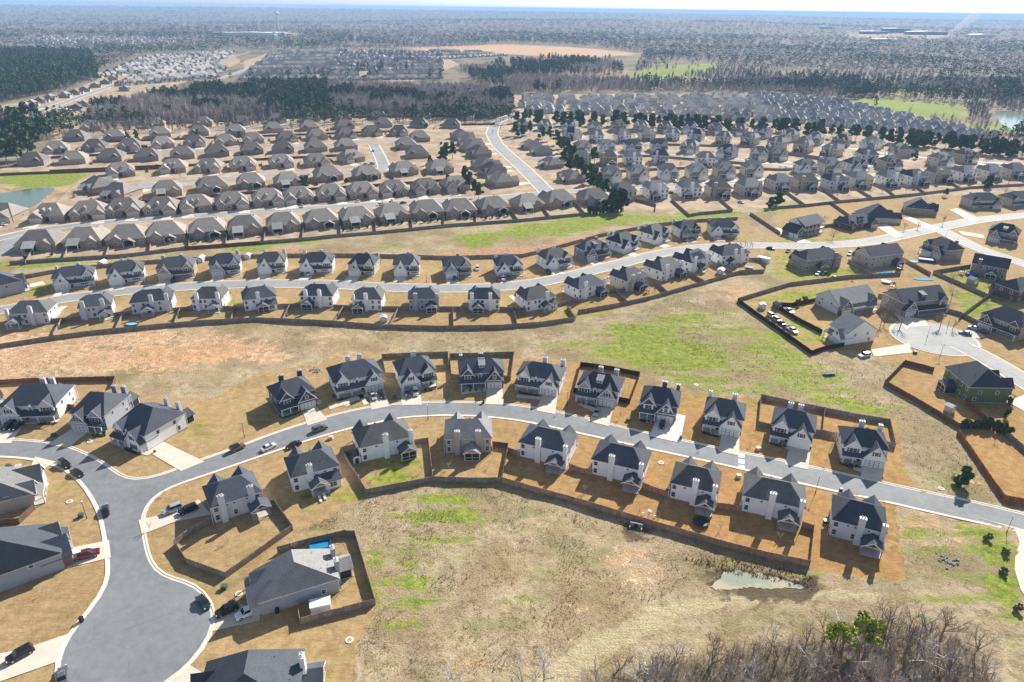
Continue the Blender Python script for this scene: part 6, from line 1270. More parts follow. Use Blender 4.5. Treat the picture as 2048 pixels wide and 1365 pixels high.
# far landmarks
def far_at(px, py):
    d = FPX*_f + (px-CX)*_r - (py-CY)*_u
    t_ = -CAM_H/d[2]; x, y = d[0]*t_, d[1]*t_; return x, y, gz(x, y)
simple('tower_white', (.75,.76,.78), .5); simple('warehouse_wall', (.6,.62,.64), .6); simple('warehouse_roof', (.75,.75,.75), .5)
x, y, z = far_at(558,66); r_ = empty('water_tower', (x, y, z)); tag(r_, 'white water tower on a slim stem above the far woods', 'water tower')
b = MB(); b.cyl(0,0,-1,70,4.2,3.4,14); b.build('stem', MATS['tower_white'], r_); b = MB(); b.cyl(0,0,70,78,3.4,10.5,18); b.cyl(0,0,78,83,10.5,10.5,18); b.cyl(0,0,83,88,10.5,2,18); b.build('tank', MATS['tower_white'], r_)
for px, py, h_, lb in [(742,62,110,'thin radio mast on the skyline left of centre'), (1683,64,190,'thin radio mast on the skyline at the right'), (1680,72,60,'low lattice mast near the industrial buildings')]:
    x, y, z = far_at(px, py); r_ = empty('radio_mast', (x, y, z)); tag(r_, lb, 'mast', 'radio masts'); b = MB(); b.cyl(0,0,-1,h_,1.1,.7,4); b.build('lattice', MATS['warehouse_wall'], r_)
for px, py, sx, sy, sh, lb in [(505,74,190,60,12,'long white warehouse left of the water tower'), (455,73,150,50,10,'white warehouse farthest left behind the diagonal road'), (550,72,90,40,10,'white warehouse right end of the left group'), (1790,72,150,40,22,'pale factory hall with a blue wall among the right-hand woods'), (1850,75,220,40,14,'long white factory roof right of the blue wall'), (1745,73,140,40,12,'long pale factory roof left of the blue wall'), (1770,86,120,30,9,'low white building below the factory'), (1650,66,70,30,14,'small white building left of the factory'), (1960,80,120,40,12,'white shed right of the smoke plumes')]:
    x, y, z = far_at(px, py); r_ = empty('warehouse', (x, y, z), rnd.uniform(-.1,.1)); tag(r_, lb, 'warehouse', 'far warehouses'); b = MB(); b.box(-sx/2,sx/2,-sy/2,sy/2,-2,sh); b.build('wall', MATS['warehouse_wall' if 'blue' not in lb else 'cover_blue'], r_); b = MB(); gable_slabs(b,0,sx/2+2,-sy/2-2,sy/2+2,sh+.1,.03,1,1); b.build('roof', MATS['warehouse_roof'], r_)

# ------------------------------------------------------------------ trees, each with trunk and crown
def crown_cards(clumps, n, size, seed):
    """leaf tufts spread through the clumps of a crown"""
    rs = np.random.RandomState(seed); b = MB()
    wts = np.array([c[3] for c in clumps])**1.6; wts /= wts.sum()
    for i in rs.choice(len(clumps), n, p=wts):
        cx_, cy_, cz_, rx, rz_ = clumps[i]
        d = rs.normal(size=3); d /= np.linalg.norm(d); rr = rs.uniform(.45, 1.0)
        c = np.array([cx_, cy_, cz_])+d*np.array([rx, rx, rz_])*rr
        u = rs.normal(size=3); u /= np.linalg.norm(u); v_ = np.cross(u, rs.normal(size=3)); v_ /= np.linalg.norm(v_); s = size*rs.uniform(.6, 1.3)
        b.poly([c-u*s*.5-v_*s*.3, c+u*s*.5-v_*s*.25, c+u*s*.35+v_*s*.4, c-u*s*.4+v_*s*.35])
    return b
def pine_meshes(h, seed, n=560, needles='pine_needles', low=.36, wid=.27, size=.10, cr=1.2):
    rs = np.random.RandomState(seed); b = MB(); p0 = np.zeros(3)
    for i in range(5):
        p1 = np.array([rs.normal()*.02*h, rs.normal()*.02*h, h*(i+1)/5*.97]); b.tube(p0, p1, h*.018*(1-i/6), h*.018*(1-(i+1)/6), 6); p0 = p1
    cl = []
    for i in range(13):
        f_ = low+(1-low)*(i+.5)/13; a = rs.uniform(0, 2*PI); r_ = wid*h*(1-((f_-low)/(1-low))**1.5)*rs.uniform(.25, .95)
        c = (r_*math.cos(a), r_*math.sin(a), h*f_*.97, h*rs.uniform(.08, .14)*cr, h*rs.uniform(.05, .085)*cr); cl.append(c); b.tube((0, 0, c[2]-h*.06), c[:3], h*.006, h*.002, 3)
    return b.mesh('trunk', MATS['pine_bark'], True), crown_cards(cl, n, h*size, seed).mesh('crown', MATS[needles])
def bare_meshes(h, seed, bark='bark', twig='twig', spread=.75, dens=1.0):
    rs = np.random.RandomState(seed); A, B_ = MB(), MB()
    def grow(p, d, L, r_, depth):
        q = p+d*L; m_ = A if depth < 2 else B_
        if depth < 4: m_.tube(p, q, r_, r_*.68, 5 if depth < 2 else 3)
        else:
            k = len(B_.v); s = np.cross(d, [.3, .7, .2])*r_*1.1; B_.v += [tuple(p-s), tuple(p+s), tuple(q)]; B_.f.append((k, k+1, k+2)); return
        n = rs.randint(3, 5) if depth else 5
        for i in range(int(n*(dens if depth > 1 else 1)+.5)):
            e = d+rs.normal(size=3)*spread*.62; e[2] += .18; e /= np.linalg.norm(e); grow(p+d*L*rs.uniform(.55 if depth else .5, 1.0), e, L*rs.uniform(.55, .8), r_*.6, depth+1)
    grow(np.array([0, 0, -.2]), np.array([rs.normal()*.05, rs.normal()*.05, 1.0]), h*.36, h*.017, 0)
    return A.mesh('trunk', MATS[bark], True), B_.mesh('crown', MATS[twig])
def shrub_meshes(h, seed, mat='shrub_leaf', n=150, wid=.55):
    rs = np.random.RandomState(seed); cl = [(rs.normal()*.14*h, rs.normal()*.14*h, h*rs.uniform(.25, .8), h*wid*.45, h*.3) for _ in range(6)]
    b = MB(); b.cyl(0, 0, -.1, h*.5, h*.05, h*.03, 5); return b.mesh('stem', MATS['bark']), crown_cards(cl, n, h*.26, seed).mesh('foliage', MATS[mat])
TM = {'pine': [pine_meshes(15, s) for s in (1, 2, 3)], 'bare': [bare_meshes(11, s) for s in (4, 5, 6)], 'pale': [bare_meshes(10, s, 'pale_bark', 'pale_twig', .9, 1.1) for s in (7, 8)], 'red': [bare_meshes(7, s, 'bark', 'red_twig', .9) for s in (9,)],
      'yellow': [pine_meshes(13, 12, 1500, 'yellow_needles', .62, .62, .07, 1.3)], 'shrub': [shrub_meshes(2, s) for s in (21, 22)], 'cypress': [shrub_meshes(3.6, 23, 'shrub_leaf', 170, .3)], 'dry': [shrub_meshes(1.6, 24, 'dry_brush', 120)], 'broad': [pine_meshes(9, 31, 1100, 'shrub_leaf', .14, .44, .12, 1.7), pine_meshes(9, 32, 1100, 'shrub_leaf', .14, .40, .12, 1.6)], 'lightshrub': [shrub_meshes(2, 25, 'pale_shrub', 130, .6)], 'young': [pine_meshes(5.5, 33, 1200, 'shrub_leaf', .12, .40, .11, 1.5)], 'sapling': [bare_meshes(3.2, 41, 'pale_bark', 'pale_twig', .7)], 'bloom': [shrub_meshes(5, 43, 'blossom', 160, .7)]}
BASEH = dict(pine=15, bare=11, pale=10, red=7, yellow=13, shrub=2, lightshrub=2, cypress=3.6, dry=1.6, broad=9, young=5.5, sapling=3.2, bloom=5)
NAME = dict(pine='pine_tree', bare='bare_tree', pale='bare_tree', red='bare_tree', yellow='pine_tree', shrub='round_shrub', lightshrub='round_shrub', cypress='cypress', dry='dry_shrub', broad='evergreen_tree', young='pine_tree', sapling='sapling', bloom='blossom_tree')
def tree_at(x, y, kind, h, label, group, z=0.0):
    M = TM[kind][rnd.randrange(len(TM[kind]))]; r_ = empty(NAME[kind], (x, y, z), rnd.uniform(0, 6.28)); s = h/BASEH[kind]; wv = rnd.uniform(.88, 1.15); r_.scale = (s*wv, s*wv, s)
    small = kind in ('shrub', 'lightshrub', 'cypress', 'dry', 'bloom'); link('stem' if small else 'trunk', M[0], r_); link('foliage' if small else 'crown', M[1], r_)
    return tag(r_, label, 'shrub' if small and kind != 'bloom' else 'tree', group)
def tree(px, py, kind, h, label, group=None): q = at(px, py); return tree_at(q[0], q[1], kind, h, label, group)
def scatter(poly, n, mind=0, seed=0):
    P = np.array([q[:2] for q in W(poly)]); rs = np.random.RandomState(seed); lo, hi = P.min(0), P.max(0); out = []
    for _ in range(n*40):
        q = lo+(hi-lo)*rs.rand(2)
        if inside(np.array([q[0]]), np.array([q[1]]), P)[0] and all((q[0]-o[0])**2+(q[1]-o[1])**2 > mind*mind for o in out): out.append(q)
        if len(out) >= n: break
    return out
tree(1922,972,'young',6.2,'small round green pine standing alone by the near street at the right'); tree(1722,1300,'yellow',8.0,'yellow green pine crown rising out of the bare woods'); tree(1668,1300,'yellow',7.0,'smaller yellow green pine left in the bare woods')
for px, py in [(1975,1080),(2010,1108),(2007,1148),(2035,1222)]: tree(px, py, 'lightshrub', 1.9, 'small green bush on the bright grass beside the pale curving drive', 'bushes beside the curving drive')
GW = 'bare trees of the near woods'
for q in scatter(WOODS[0][:9]+[(1990,1440),(1500,1450),(1120,1450)], 60, 3.0, 3): tree_at(q[0], q[1], ('bare', 'pale', 'pale', 'red', 'bare')[rnd.randrange(5)], rnd.uniform(7.5, 12), 'leafless tree in the bare woods at the bottom right', GW)
for px, py, h in [(1085,1375,11),(1045,1390,12),(905,1370,8),(1755,1258,8),(1780,1258,8.5),(1820,1256,8),(1850,1290,9),(1810,1300,10),(1900,1330,9)]: tree(px, py, 'pale' if px < 1200 else 'bare', h, 'tall thin leafless tree at the edge of the near woods', GW)
for px, py, h in [(893,322,15),(905,318,14),(886,330,14),(930,368,13),(940,380,13),(950,395,12),(958,400,12),(607,386,12),(615,382,11),(257,287,10),(275,284,11),(397,278,9),(480,282,9),(860,330,8)]: tree(px, py, 'pine', h, 'dark green pine among the brick ranch houses', 'pines among the ranch houses')
for i, (px, py) in enumerate([(1085,278),(1100,282),(1112,290),(1120,298),(1128,305),(1135,312),(1142,318),(1148,325),(1130,330),(1138,340),(1152,345),(1162,352),(1170,360),(1180,366),(1190,374),(1186,380),(1198,386),(1210,398),(1225,412),(1238,420),(1246,424),(1230,422),(1188,328),(1060,270),(1044,274),(1030,272)]): tree(px, py, 'pine' if i % 3 else 'broad', 14 if i % 3 else 11, 'dark pine in the line between the ranch houses and the two-storey subdivision', 'pines beside the avenue')
for x in list(range(1036, 1560, 12)): tree(x+rnd.uniform(-6,6), 246+(x-1036)*.036+rnd.uniform(-3,4), ('pine', 'broad', 'broad', 'pine', 'broad', 'bare')[rnd.randrange(6)], rnd.uniform(12, 16), 'dark evergreen in the long tree line across the right-hand subdivision', 'long tree line')
for x in list(range(1560, 2050, 12)): tree(x+rnd.uniform(-6,6), 265+(x-1560)*.10+rnd.uniform(-3,4), ('pine', 'broad', 'broad', 'pine', 'broad', 'bare')[rnd.randrange(6)], rnd.uniform(12, 16), 'dark evergreen in the right half of the long tree line', 'long tree line, right half')
for q in scatter(WOODS[1], 34, 5, 5): tree_at(q[0], q[1], 'pine', rnd.uniform(17, 24), 'tall dark pine in the grove at the left edge', 'pines of the left grove')
for px, py, k_, h, lb in [(1556,412,'broad',9,'dark evergreen clump at the corner above the columned house'), (1540,416,'broad',7,'smaller dark evergreen left of the corner clump'), (1975,376,'broad',9,'wide dark evergreen before the pale houses at the right'), (1830,318,'broad',7,'dark round evergreen in a yard at the right'), (1890,394,'pine',6,'small pine behind the beige brick house'), (1760,655,'bare',10,'leafless tree beside the court drive, left one'), (1768,650,'bare',9,'leafless tree beside the court drive, right one'), (1800,655,'bare',12,'tall leafless tree before the large grey stone house'), (1880,655,'bare',9,'leafless tree on the lawn right of the stone house drive'), (1905,660,'red',7,'reddish leafless tree near the pale blue car'), (1945,745,'red',5,'reddish small tree behind the green house'), (1665,480,'bare',9,'leafless tree on the lawn before the columned house'), (1645,450,'bare',9,'leafless tree behind the columned house'), (1808,460,'bare',7,'leafless tree beside the long cream house'), (1835,458,'bare',7,'leafless tree before the beige brick house'), (1885,450,'bare',8,'leafless tree at the beige brick house drive'), (1705,555,'bare',8,'leafless tree right of the twin patio house'), (1902,600,'bare',9,'leafless tree on the green lawn right of the stone house'), (1975,595,'bare',10,'wide leafless tree by the fence crossing at the right'), (1995,590,'red',9,'reddish leafless tree by the fence crossing at the right'), (1905,562,'bare',7,'leafless tree near the round raised pool'), (1595,612,'dry',3,'dry shrub behind the long grey roofed house'), (1610,606,'dry',3,'second dry shrub behind the long grey roofed house'), (95,586,'bare',5,'leafless tree beside the light grey middle row house'), (345,492,'bare',7,'leafless tree behind the lowest ranch row'), (222,498,'bare',5,'leafless small tree in a yard of the lowest ranch row'), (1990,882,'red',4,'dark leafless shrub in the yard of the orange fence'), (1340,272,'bloom',7,'pink blossoming tree in the right-hand subdivision'), (1000,262,'bare',9,'leafless tree beside the avenue'), (985,270,'bare',8,'leafless tree left of the avenue')]: tree(px, py, k_, h, lb)
for px, py in [(1268,276),(1290,300),(1225,336),(1480,300),(1440,296),(1380,300),(1720,340),(1690,380),(1740,388),(1650,330),(1860,342),(1560,345),(1925,300),(1950,325),(1985,310),(2010,300),(1500,372),(1460,345),(1330,340),(1290,345)]: tree(px, py, ('bare','pale','red')[rnd.randrange(3)], rnd.uniform(6,9), 'leafless yard tree in the right-hand subdivision', 'leafless yard trees')
for px, py in [(378,487),(396,486),(412,484),(428,483),(444,481),(458,480),(688,463),(703,461),(717,459),(734,457),(748,455),(761,453),(776,452),(790,450),(805,448),(819,447),(833,446),(847,446),(862,445),(876,443),(891,441),(919,440),(934,440),(948,438),(972,439),(985,437),(1000,436),(1015,433),(522,474),(50,518),(104,512)]: tree(px, py, 'shrub', rnd.uniform(1.6,2.8), 'clipped round evergreen shrub inside the fence of the lowest ranch row', 'shrubs of the lowest ranch row')
for x in range(1178,1244,7): tree(x, 430-(x-1178)*.10, 'cypress', rnd.uniform(4,5.5), 'dark upright cypress in the hedge below the corner ranch house', 'cypress hedge below the ranch houses')
for i in range(13): tree(1925+i*7.5, 857+max(0, i-7)*3, 'cypress', rnd.uniform(2.6,3.8), 'dark upright cypress in the row behind the green house', 'cypress row behind the green house')
for px, py in [(2018,812),(2012,835)]: tree(px, py, 'cypress', 3.2, 'upright cypress beside the side wall of the green house', 'cypresses beside the green house')
for px, py in [(843,944),(752,955),(897,938),(978,935),(1095,955),(1170,985),(1330,1015),(1440,1060),(1120,925),(1672,1085),(457,1085),(590,1100),(520,1010),(330,992),(690,1100),(1560,1080),(700,1170),(1412,945),(1202,935),(110,742+80),(640,815),(870,790),(1050,770),(1240,838),(1500,893),(1400,900),(1650,930),(85,1190),(300,1060)]: tree(px, py, 'sapling', rnd.uniform(2.2,3.6), 'thin leafless sapling on a brown lawn', 'saplings on the lawns')
for px, py in [(104,838),(330-20,905),(208,868),(862,770),(1000,773),(560,835),(668,795),(1290,846),(1700,936),(120,1068),(88,985),(940,776),(1620,475),(1180,795)]: tree(px, py, 'shrub', rnd.uniform(.8,1.4), 'low clipped bush against the front of a house', 'foundation bushes')

for q in BED_SHRUBS: tree_at(q[0], q[1], ('shrub', 'lightshrub', 'dry')[rnd.randrange(3)], rnd.uniform(.6, 1.1), 'low rounded bush in a mulched bed before a house', 'bed bushes')
for i in range(46):
    x_ = rnd.uniform(1170, 2030); y_ = 296+(x_-1170)*.045+rnd.uniform(-14, 78)
    tree(x_, y_, ('bare', 'pale', 'red', 'bare')[rnd.randrange(4)], rnd.uniform(6, 9.5), 'leafless yard tree in the right-hand subdivision', 'leafless yard trees')
for i in range(40):
    x_ = rnd.uniform(120, 940); y_ = 262+rnd.uniform(0, 150)-(x_-120)*.03
    tree(x_, y_, ('bare', 'pale', 'shrub', 'bare')[rnd.randrange(4)], rnd.uniform(3, 6), 'small yard plant between brick ranch houses', 'small plants among the ranch houses')
# ------------------------------------------------------------------ woods that read as one mass
def mass(pos, hgt, col, k, kind, wscale, rs, jit=.35):
    """many simple trees as one array of small faces: trunk sliver plus k crown faces each"""
    n = len(pos); P = np.repeat(pos[:, None, :], k, 1); H = hgt[:, None]
    d = rs.normal(size=(n, k, 3)); d /= np.linalg.norm(d, axis=2, keepdims=True)
    if kind == 'bare':
        a = rs.uniform(0, 2*PI, (n, k)); f0 = rs.uniform(.12, .62, (n, k)); f1 = np.clip(f0+rs.uniform(.15, .45, (n, k)), 0, 1); rad = .30*H*np.sqrt(rs.rand(n, k))*np.clip(1.45-f1, .4, 1)
        base = P+np.stack([rad*.12*np.cos(a), rad*.12*np.sin(a), H*f0], 2); tip = P+np.stack([rad*np.cos(a), rad*np.sin(a), H*f1], 2)
        ax = tip-base; s = np.cross(ax, d); s /= np.linalg.norm(s, axis=2, keepdims=True)+1e-6; wd = wscale*H[..., None]*rs.uniform(.5, 1.2, (n, k, 1))
        V = np.stack([base-s*wd, base+s*wd, tip], 2)
    else:
        f0 = rs.uniform(.38, 1, (n, k)); ring = np.sin(np.clip((f0-.3)/.72, 0, 1)*PI)**.7
        nc = 5; ca = rs.uniform(0, 2*PI, (n, nc)); ci = rs.randint(0, nc, (n, k)); a = np.take_along_axis(ca, ci, 1)+rs.normal(size=(n, k))*.5; rad = .21*H*ring*np.sqrt(rs.rand(n, k))
        c = P+np.stack([rad*np.cos(a), rad*np.sin(a), H*f0], 2); e = np.cross(d, rs.normal(size=(n, k, 3))); e /= np.linalg.norm(e, axis=2, keepdims=True)+1e-6; s = wscale*H[..., None]*rs.uniform(.6, 1.3, (n, k, 1))
        V = np.stack([c-d*s-e*s*.6, c+d*s-e*s*.5, c+e*s], 2)
    C = np.clip(col[:, None, :]*rs.uniform(1-jit, 1+jit, (n, k, 1)), 0, 1); C = np.repeat(C[:, :, None, :], 3, 2)
    # trunks
    w_ = (.011*hgt)[:, None]; z1 = (hgt*.75)[:, None]; o = np.zeros_like(w_); th = np.arctan2(pos[:, 0], pos[:, 1])[:, None]; sx, sy = np.cos(th), -np.sin(th)
    T = np.stack([pos+np.hstack([-w_*sx, -w_*sy, o]), pos+np.hstack([w_*sx, w_*sy, o]), pos+np.hstack([o, o, z1])], 1)
    tc_ = np.tile(np.array([.13, .105, .085]) if kind != 'bare' else np.array([.33, .29, .26]), (n, 3, 1))
    return np.concatenate([V.reshape(-1, 3), T.reshape(-1, 3)]), np.concatenate([C.reshape(-1, 3), tc_.reshape(-1, 3)])
def build_mass(name, parts, label, cat='woods'):
    V = np.concatenate([p_[0] for p_ in parts]); C = np.concatenate([p_[1] for p_ in parts]); n = len(V)//3
    m_ = bpy.data.meshes.new(name); m_.vertices.add(n*3); m_.vertices.foreach_set('co', V.astype(np.float32).ravel()); m_.loops.add(n*3); m_.loops.foreach_set('vertex_index', np.arange(n*3, dtype=np.int32)); m_.polygons.add(n); m_.polygons.foreach_set('loop_start', np.arange(0, n*3, 3, dtype=np.int32)); m_.polygons.foreach_set('loop_total', np.full(n, 3, np.int32)); m_.update(calc_edges=True)
    a_ = m_.attributes.new('col', 'FLOAT_COLOR', 'POINT'); a_.data.foreach_set('color', np.hstack([C, np.ones((n*3, 1))]).astype(np.float32).ravel()); m_.materials.append(MATS['foliage']); return tag(link(name, m_), label, cat, kind='stuff')
def sample_poly(poly, spacing, rs):
    P = np.array([q[:2] for q in W(poly)]); lo, hi = P.min(0), P.max(0); n = int((hi[0]-lo[0])*(hi[1]-lo[1])/spacing**2); n = min(n, 60000); q = lo+(hi-lo)*rs.rand(n, 2); return q[inside(q[:, 0], q[:, 1], P)]
def z3(q): return np.column_stack([q, far_height(q[:, 0], q[:, 1])])
rs = np.random.RandomState(5)
PINEC, BAREC = np.array([.055, .095, .034]), np.array([.38, .325, .29])
def tint(base, n, a): return base[None]*rs.uniform(1-a, 1+a, (n, 1))*rs.uniform(.92, 1.08, (n, 3))
parts = []
# the wood behind the brick ranch houses
q = sample_poly(WOODS[2], 5.0, rs); px_frac = fbm(q[:, 0], q[:, 1], 70., 77); th_ = q[:, 0]/q[:, 1]; pine = px_frac > .69; pine |= (th_ < -.26) & (th_ > -.45) & (np.hypot(q[:,0],q[:,1]) > 860) & (px_frac > .43)
b = q[~pine]; parts.append(mass(z3(b), rs.uniform(12, 20, len(b)), tint(BAREC, len(b), .3), 46, 'bare', .013, rs)); c = q[pine]; parts.append(mass(z3(c), rs.uniform(13, 20, len(c)), tint(PINEC, len(c), .35), 80, 'pine', .055, rs))
q = sample_poly(WOODS[2], 6.5, rs); parts.append(mass(z3(q), rs.uniform(2, 5, len(q)), tint(np.array([.12, .10, .06]), len(q), .4), 16, 'bare', .05, rs))
build_mass('wood_belt', parts, 'grey leafless wood mixed with pines behind the brick ranch houses')
q = sample_poly(WOODS[3], 6.5, rs); q = q[np.hypot(q[:, 0], q[:, 1]) < 2300]; q = q[(fbm(q[:, 0], q[:, 1], 60., 7) > .28)]; k_ = rs.rand(len(q)) < .9; build_mass('pine_wood', [mass(z3(q[k_]), rs.uniform(13, 25, k_.sum()), tint(PINEC*1.1, k_.sum(), .4), 60, 'pine', .06, rs), mass(z3(q[~k_]), rs.uniform(10, 16, (~k_).sum()), tint(BAREC, (~k_).sum(), .3), 30, 'bare', .02, rs)], 'dense dark pine wood at the upper left')
parts = []
for poly, sp, hp in [([(1010,190),(1010,152),(1240,166),(1300,177),(1440,177),(1500,160),(1700,168),(1760,195),(1690,200),(1560,187),(1300,184),(1040,190)], 7.5, .14), ([(1020,130),(1120,120),(1230,124),(1250,152),(1150,154),(1020,152)], 10, .42), ([(1700,190),(1800,170),(2100,160),(2150,260),(2060,240),(1990,205),(1940,190)], 8.5, .12), ([(1740,222),(1850,245),(1935,238),(2050,285),(2050,310),(1900,262)], 14, .1), ([(920,140),(1010,132),(1020,180),(960,175)], 9, .3), ([(480,158),(640,152),(860,152),(900,160),(700,162),(560,164),(440,168)], 30, .8), ([(700,146),(860,142),(870,147),(700,152)], 20, .9), ([(1270,135),(1420,130),(1440,138),(1290,152)], 40, .2)]:
    q = sample_poly(poly, sp, rs); f_ = fbm(q[:, 0], q[:, 1], 90., 55)+rs.normal(size=len(q))*.05; th_ = np.quantile(f_, 1-hp); b = q[f_ <= th_]; c = q[f_ > th_]
    if len(b): parts.append(mass(z3(b), rs.uniform(10, 18, len(b)), tint(BAREC, len(b), .3), 26, 'bare', .02, rs))
    if len(c): parts.append(mass(z3(c), rs.uniform(13, 21, len(c)), tint(PINEC, len(c), .35), 40, 'pine', .075, rs))
build_mass('middle_woods', parts, 'mixed bare and pine woods beyond the two subdivisions')
# the wooded plain out to the skyline: clumps that stand farther apart with distance
CLEAR = [W(p_) for p_ in ([(-400,95),(60,95),(190,100),(196,160),(0,210),(-400,280)], [(0,240),(0,212),(190,150),(280,112),(470,103),(700,101),(900,98),(1010,86),(1150,92),(1290,108),(1260,160),(1010,190),(900,200),(190,250)], [(1020,200),(1020,180),(1300,180),(1560,186),(1760,200),(1950,240),(2100,300),(1600,300),(1030,250)], [(1690,196),(1780,198),(1930,212),(1935,235),(1850,240),(1760,222),(1700,208)], [(1765,178),(1890,175),(1895,186),(1780,190)], [(1930,245),(2060,250),(2060,270),(1960,262)], [(1255,150),(1320,134),(1420,126),(1440,136),(1400,150),(1280,160)], [(1980,218),(2100,218),(2100,270),(1980,250)])]
SOFTCLEAR = [W(p_) for p_ in ([(390,78),(560,68),(610,70),(600,77),(480,80)], [(1690,70),(1900,72),(1900,84),(1700,82)], [(1270,50),(1390,50),(1390,57),(1280,55)], [(1920,165),(2050,165),(2050,186),(1950,186)], [(20,90),(340,90),(420,80),(60,76)], [(1480,50),(1600,50),(1600,56),(1480,54)])]
pos = []; r = 760.0
while r < 15000:
    sp = max(8.5, r/125); n = int(math.radians(96)*r/sp); th = np.radians(-48)+np.radians(96)*(np.arange(n)+rs.uniform(-.5, .5, n))/n; rr = r+rs.uniform(-.5, .5, n)*sp*1.6; pos.append(np.column_stack([rr*np.sin(th), rr*np.cos(th)])); r += sp*(1.3 if r < 4000 else 2.2)
q = np.concatenate(pos); keep = np.ones(len(q), bool)
for P in CLEAR: keep &= ~inside(q[:, 0], q[:, 1], P)
for P in SOFTCLEAR: keep &= ~inside(q[:, 0], q[:, 1], P) | (rs.rand(len(q)) < .12)
keep &= (fbm(q[:, 0], q[:, 1], 160., 91) > .27) & (np.hypot(q[:, 0], q[:, 1]) > 800)
q = q[keep]; rq = np.hypot(q[:, 0], q[:, 1]); sp = np.maximum(1, rq/125/11.0); f_ = fbm(q[:, 0], q[:, 1], 260., 14)+.5*(fbm(q[:, 0], q[:, 1], 60., 19)-.5); pine = f_ > .56
parts = []
for sel, kind, colr in ((~pine, 'bare', BAREC*np.array([.46, .48, .52])), (pine, 'pine', PINEC*.85)):
    for lo, hi, k in ((0, 1700, 22), (1700, 4000, 14), (4000, 99999, 9)):
        s_ = sel & (rq >= lo) & (rq < hi); b = q[s_]
        if not len(b): continue
        h_ = rs.uniform(9, 17, len(b)) if kind == 'bare' else rs.uniform(13, 20, len(b))
        V, C = mass(z3(b), h_, tint(colr, len(b), .3)*(.55+.9*fbm(b[:, 0], b[:, 1], 340., 23))[:, None], k, kind if lo == 0 else 'pine', .026 if (kind == 'bare' and lo == 0) else .075, rs, .15)
        # widen clumps that stand for several trees
        base = np.concatenate([np.repeat(z3(b), k*3, 0), np.repeat(z3(b), 3, 0)]); fac = np.concatenate([np.repeat(sp[s_]*(1.5 if lo else 1.15), k*3), np.repeat(sp[s_], 3)])
        V = V.copy(); V[:, 0] = base[:, 0]+(V[:, 0]-base[:, 0])*fac; V[:, 1] = base[:, 1]+(V[:, 1]-base[:, 1])*fac; parts.append((V, C))
build_mass('far_woods', parts, 'wooded plain of bare trees and pines reaching to the skyline', 'woods')
# undergrowth of the near woods and tussocks of the dry field
def blades(name, q, h, cols, k, label, cat, wd=.06):
    n = len(q); P = np.repeat(np.column_stack([q, np.zeros(n)])[:, None], k, 1); a = rs.uniform(0, 2*PI, (n, k)); H = h[:, None]*rs.uniform(.5, 1.1, (n, k)); ln = H*rs.uniform(.3, 1.0, (n, k))
    o = np.stack([np.cos(a), np.sin(a), 0*a], 2); s = np.stack([-np.sin(a), np.cos(a), 0*a], 2)*(wd*h[:, None, None]*rs.uniform(.6, 1.4, (n, k, 1))+.012); b0 = P+o*(.12*h[:, None, None]); V = np.stack([b0-s-[0, 0, .1], b0+s-[0, 0, .1], P+o*ln[..., None]+np.stack([0*a, 0*a, H], 2)], 2)
    C = cols[rs.randint(0, len(cols), n)][:, None, :]*rs.uniform(.7, 1.3, (n, k, 1)); C = np.repeat(C[:, :, None], 3, 2); return V.reshape(-1, 3), C.reshape(-1, 3)
FIELD_A = [(735,995),(866,970),(1003,970),(1140,1006),(1300,1056),(1460,1102),(1600,1140),(1620,1160),(1400,1140),(1330,1190),(1200,1245),(1080,1330),(1000,1450),(700,1450),(712,1290),(754,1206),(712,1072),(690,1062),(600,1058)]
FIELD_B = [(0,765),(540,700),(640,725),(662,704),(1030,704),(1160,722),(1285,742),(1400,785),(1650,815),(1790,835),(1850,980),(2000,995),(1912,866),(1768,770),(1800,712),(1690,705),(1622,712),(1475,606),(1380,585),(1150,648),(1000,662),(760,660),(512,648),(200,675),(0,705)]
STR = np.array([(.48,.38,.24), (.42,.32,.19), (.52,.43,.31), (.34,.26,.15)]); GRS = np.array([(.16,.22,.03), (.24,.28,.05)])
qa = sample_poly(FIELD_A, .55, rs); qb = sample_poly(FIELD_B, 1.1, rs)
ga = fbm(qa[:, 0], qa[:, 1], 5.0, 8); qa = qa[(ga > .46) & ~inside(qa[:, 0], qa[:, 1], W(TRACK[0]))]; ha = rs.uniform(.12, .42, len(qa))
parts = [blades('', qa, ha, STR, 4, '', '', .12), blades('', qb, rs.uniform(.15, .45, len(qb)), STR, 4, '', '', .14)]
for poly, wt, sf in GREEN[6:10]+GREEN[:1]+GREEN[11:13]:
    qg = sample_poly(poly, .9, rs); qg = qg[fbm(qg[:, 0], qg[:, 1], 3.0, 40) > .5]; parts.append(blades('', qg, rs.uniform(.1, .3, len(qg)), GRS, 4, '', '', .14))
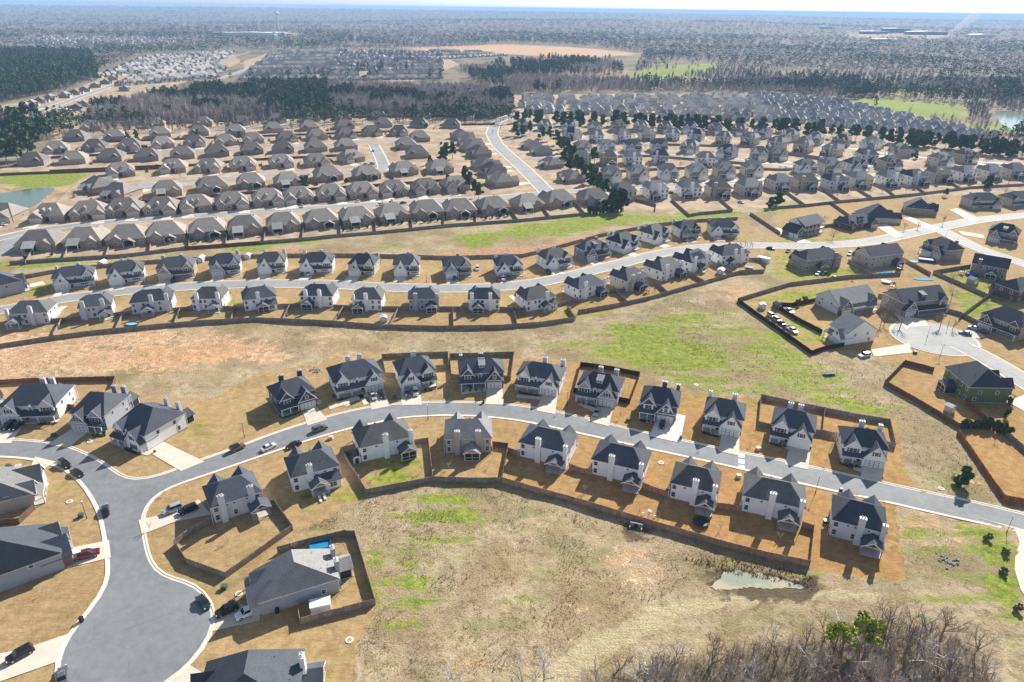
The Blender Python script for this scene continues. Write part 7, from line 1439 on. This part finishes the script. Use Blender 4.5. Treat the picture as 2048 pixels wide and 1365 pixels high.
build_mass('grass_tussocks', parts, 'dry straw and green tussocks of the rough fields', 'grass')
qw = sample_poly(WOODS[0], .75, rs); parts = [blades('', qw, rs.uniform(.3, 1.5, len(qw)), np.array([(.28,.19,.12), (.38,.28,.20), (.20,.13,.09), (.45,.38,.31)]), 7, '', '', .022)]
qe = sample_poly([(1370,1120),(1480,1118),(1620,1150),(1640,1185),(1560,1165),(1420,1140)], .5, rs); parts.append(blades('', qe, rs.uniform(.2, .6, len(qe)), np.array([(.10,.12,.03), (.16,.10,.05)]), 5, '', '', .1))
qt = sample_poly([(1000,1440),(1190,1378),(1320,1332),(1430,1310),(1560,1292),(1700,1270),(1800,1256),(1900,1275),(1975,1315),(2010,1450),(1500,1500)], 1.7, rs); parts.append(mass(z3(qt), rs.uniform(3, 7.5, len(qt)), tint(np.array([.50, .44, .37]), len(qt), .35), 26, 'bare', .0045, rs))
build_mass('undergrowth', parts, 'brown brambles and dead weeds under the bare trees', 'undergrowth')

# ------------------------------------------------------------------ smoke and air
m, t, _p = newmat('white_smoke'); t.nodes.remove(_p); vp = N(t, 'ShaderNodeVolumePrincipled'); vp.inputs['Color'].default_value = (.95, .95, .95, 1); vp.inputs['Density'].default_value = .05; t.links.new(vp.outputs[0], t.nodes['Material Output'].inputs['Volume'])
x, y, z = far_at(1905, 72); b = MB()
for i in range(7): b.sphere((x+i*16, y, z+12+i*13), 16+i*3.5, 16, 12+i*2, 10, 7, -.98)
tag(b.build('smoke', MATS['white_smoke']), 'white plume of smoke rising from the factory on the right', 'smoke', kind='stuff')
m, t, _p = newmat('pale_air'); t.nodes.remove(_p); vp = N(t, 'ShaderNodeVolumePrincipled'); vp.inputs['Color'].default_value = HAZE_COL; vp.inputs['Density'].default_value = HAZE_D; vp.inputs['Anisotropy'].default_value = HAZE_G; t.links.new(vp.outputs[0], t.nodes['Material Output'].inputs['Volume'])
m.cycles.homogeneous_volume = True
b = MB(); b.box(-41000, 41000, -200, 41000, -22, 135); tag(b.build('haze', m), 'thin blue white air over the whole plain', 'haze', kind='stuff')
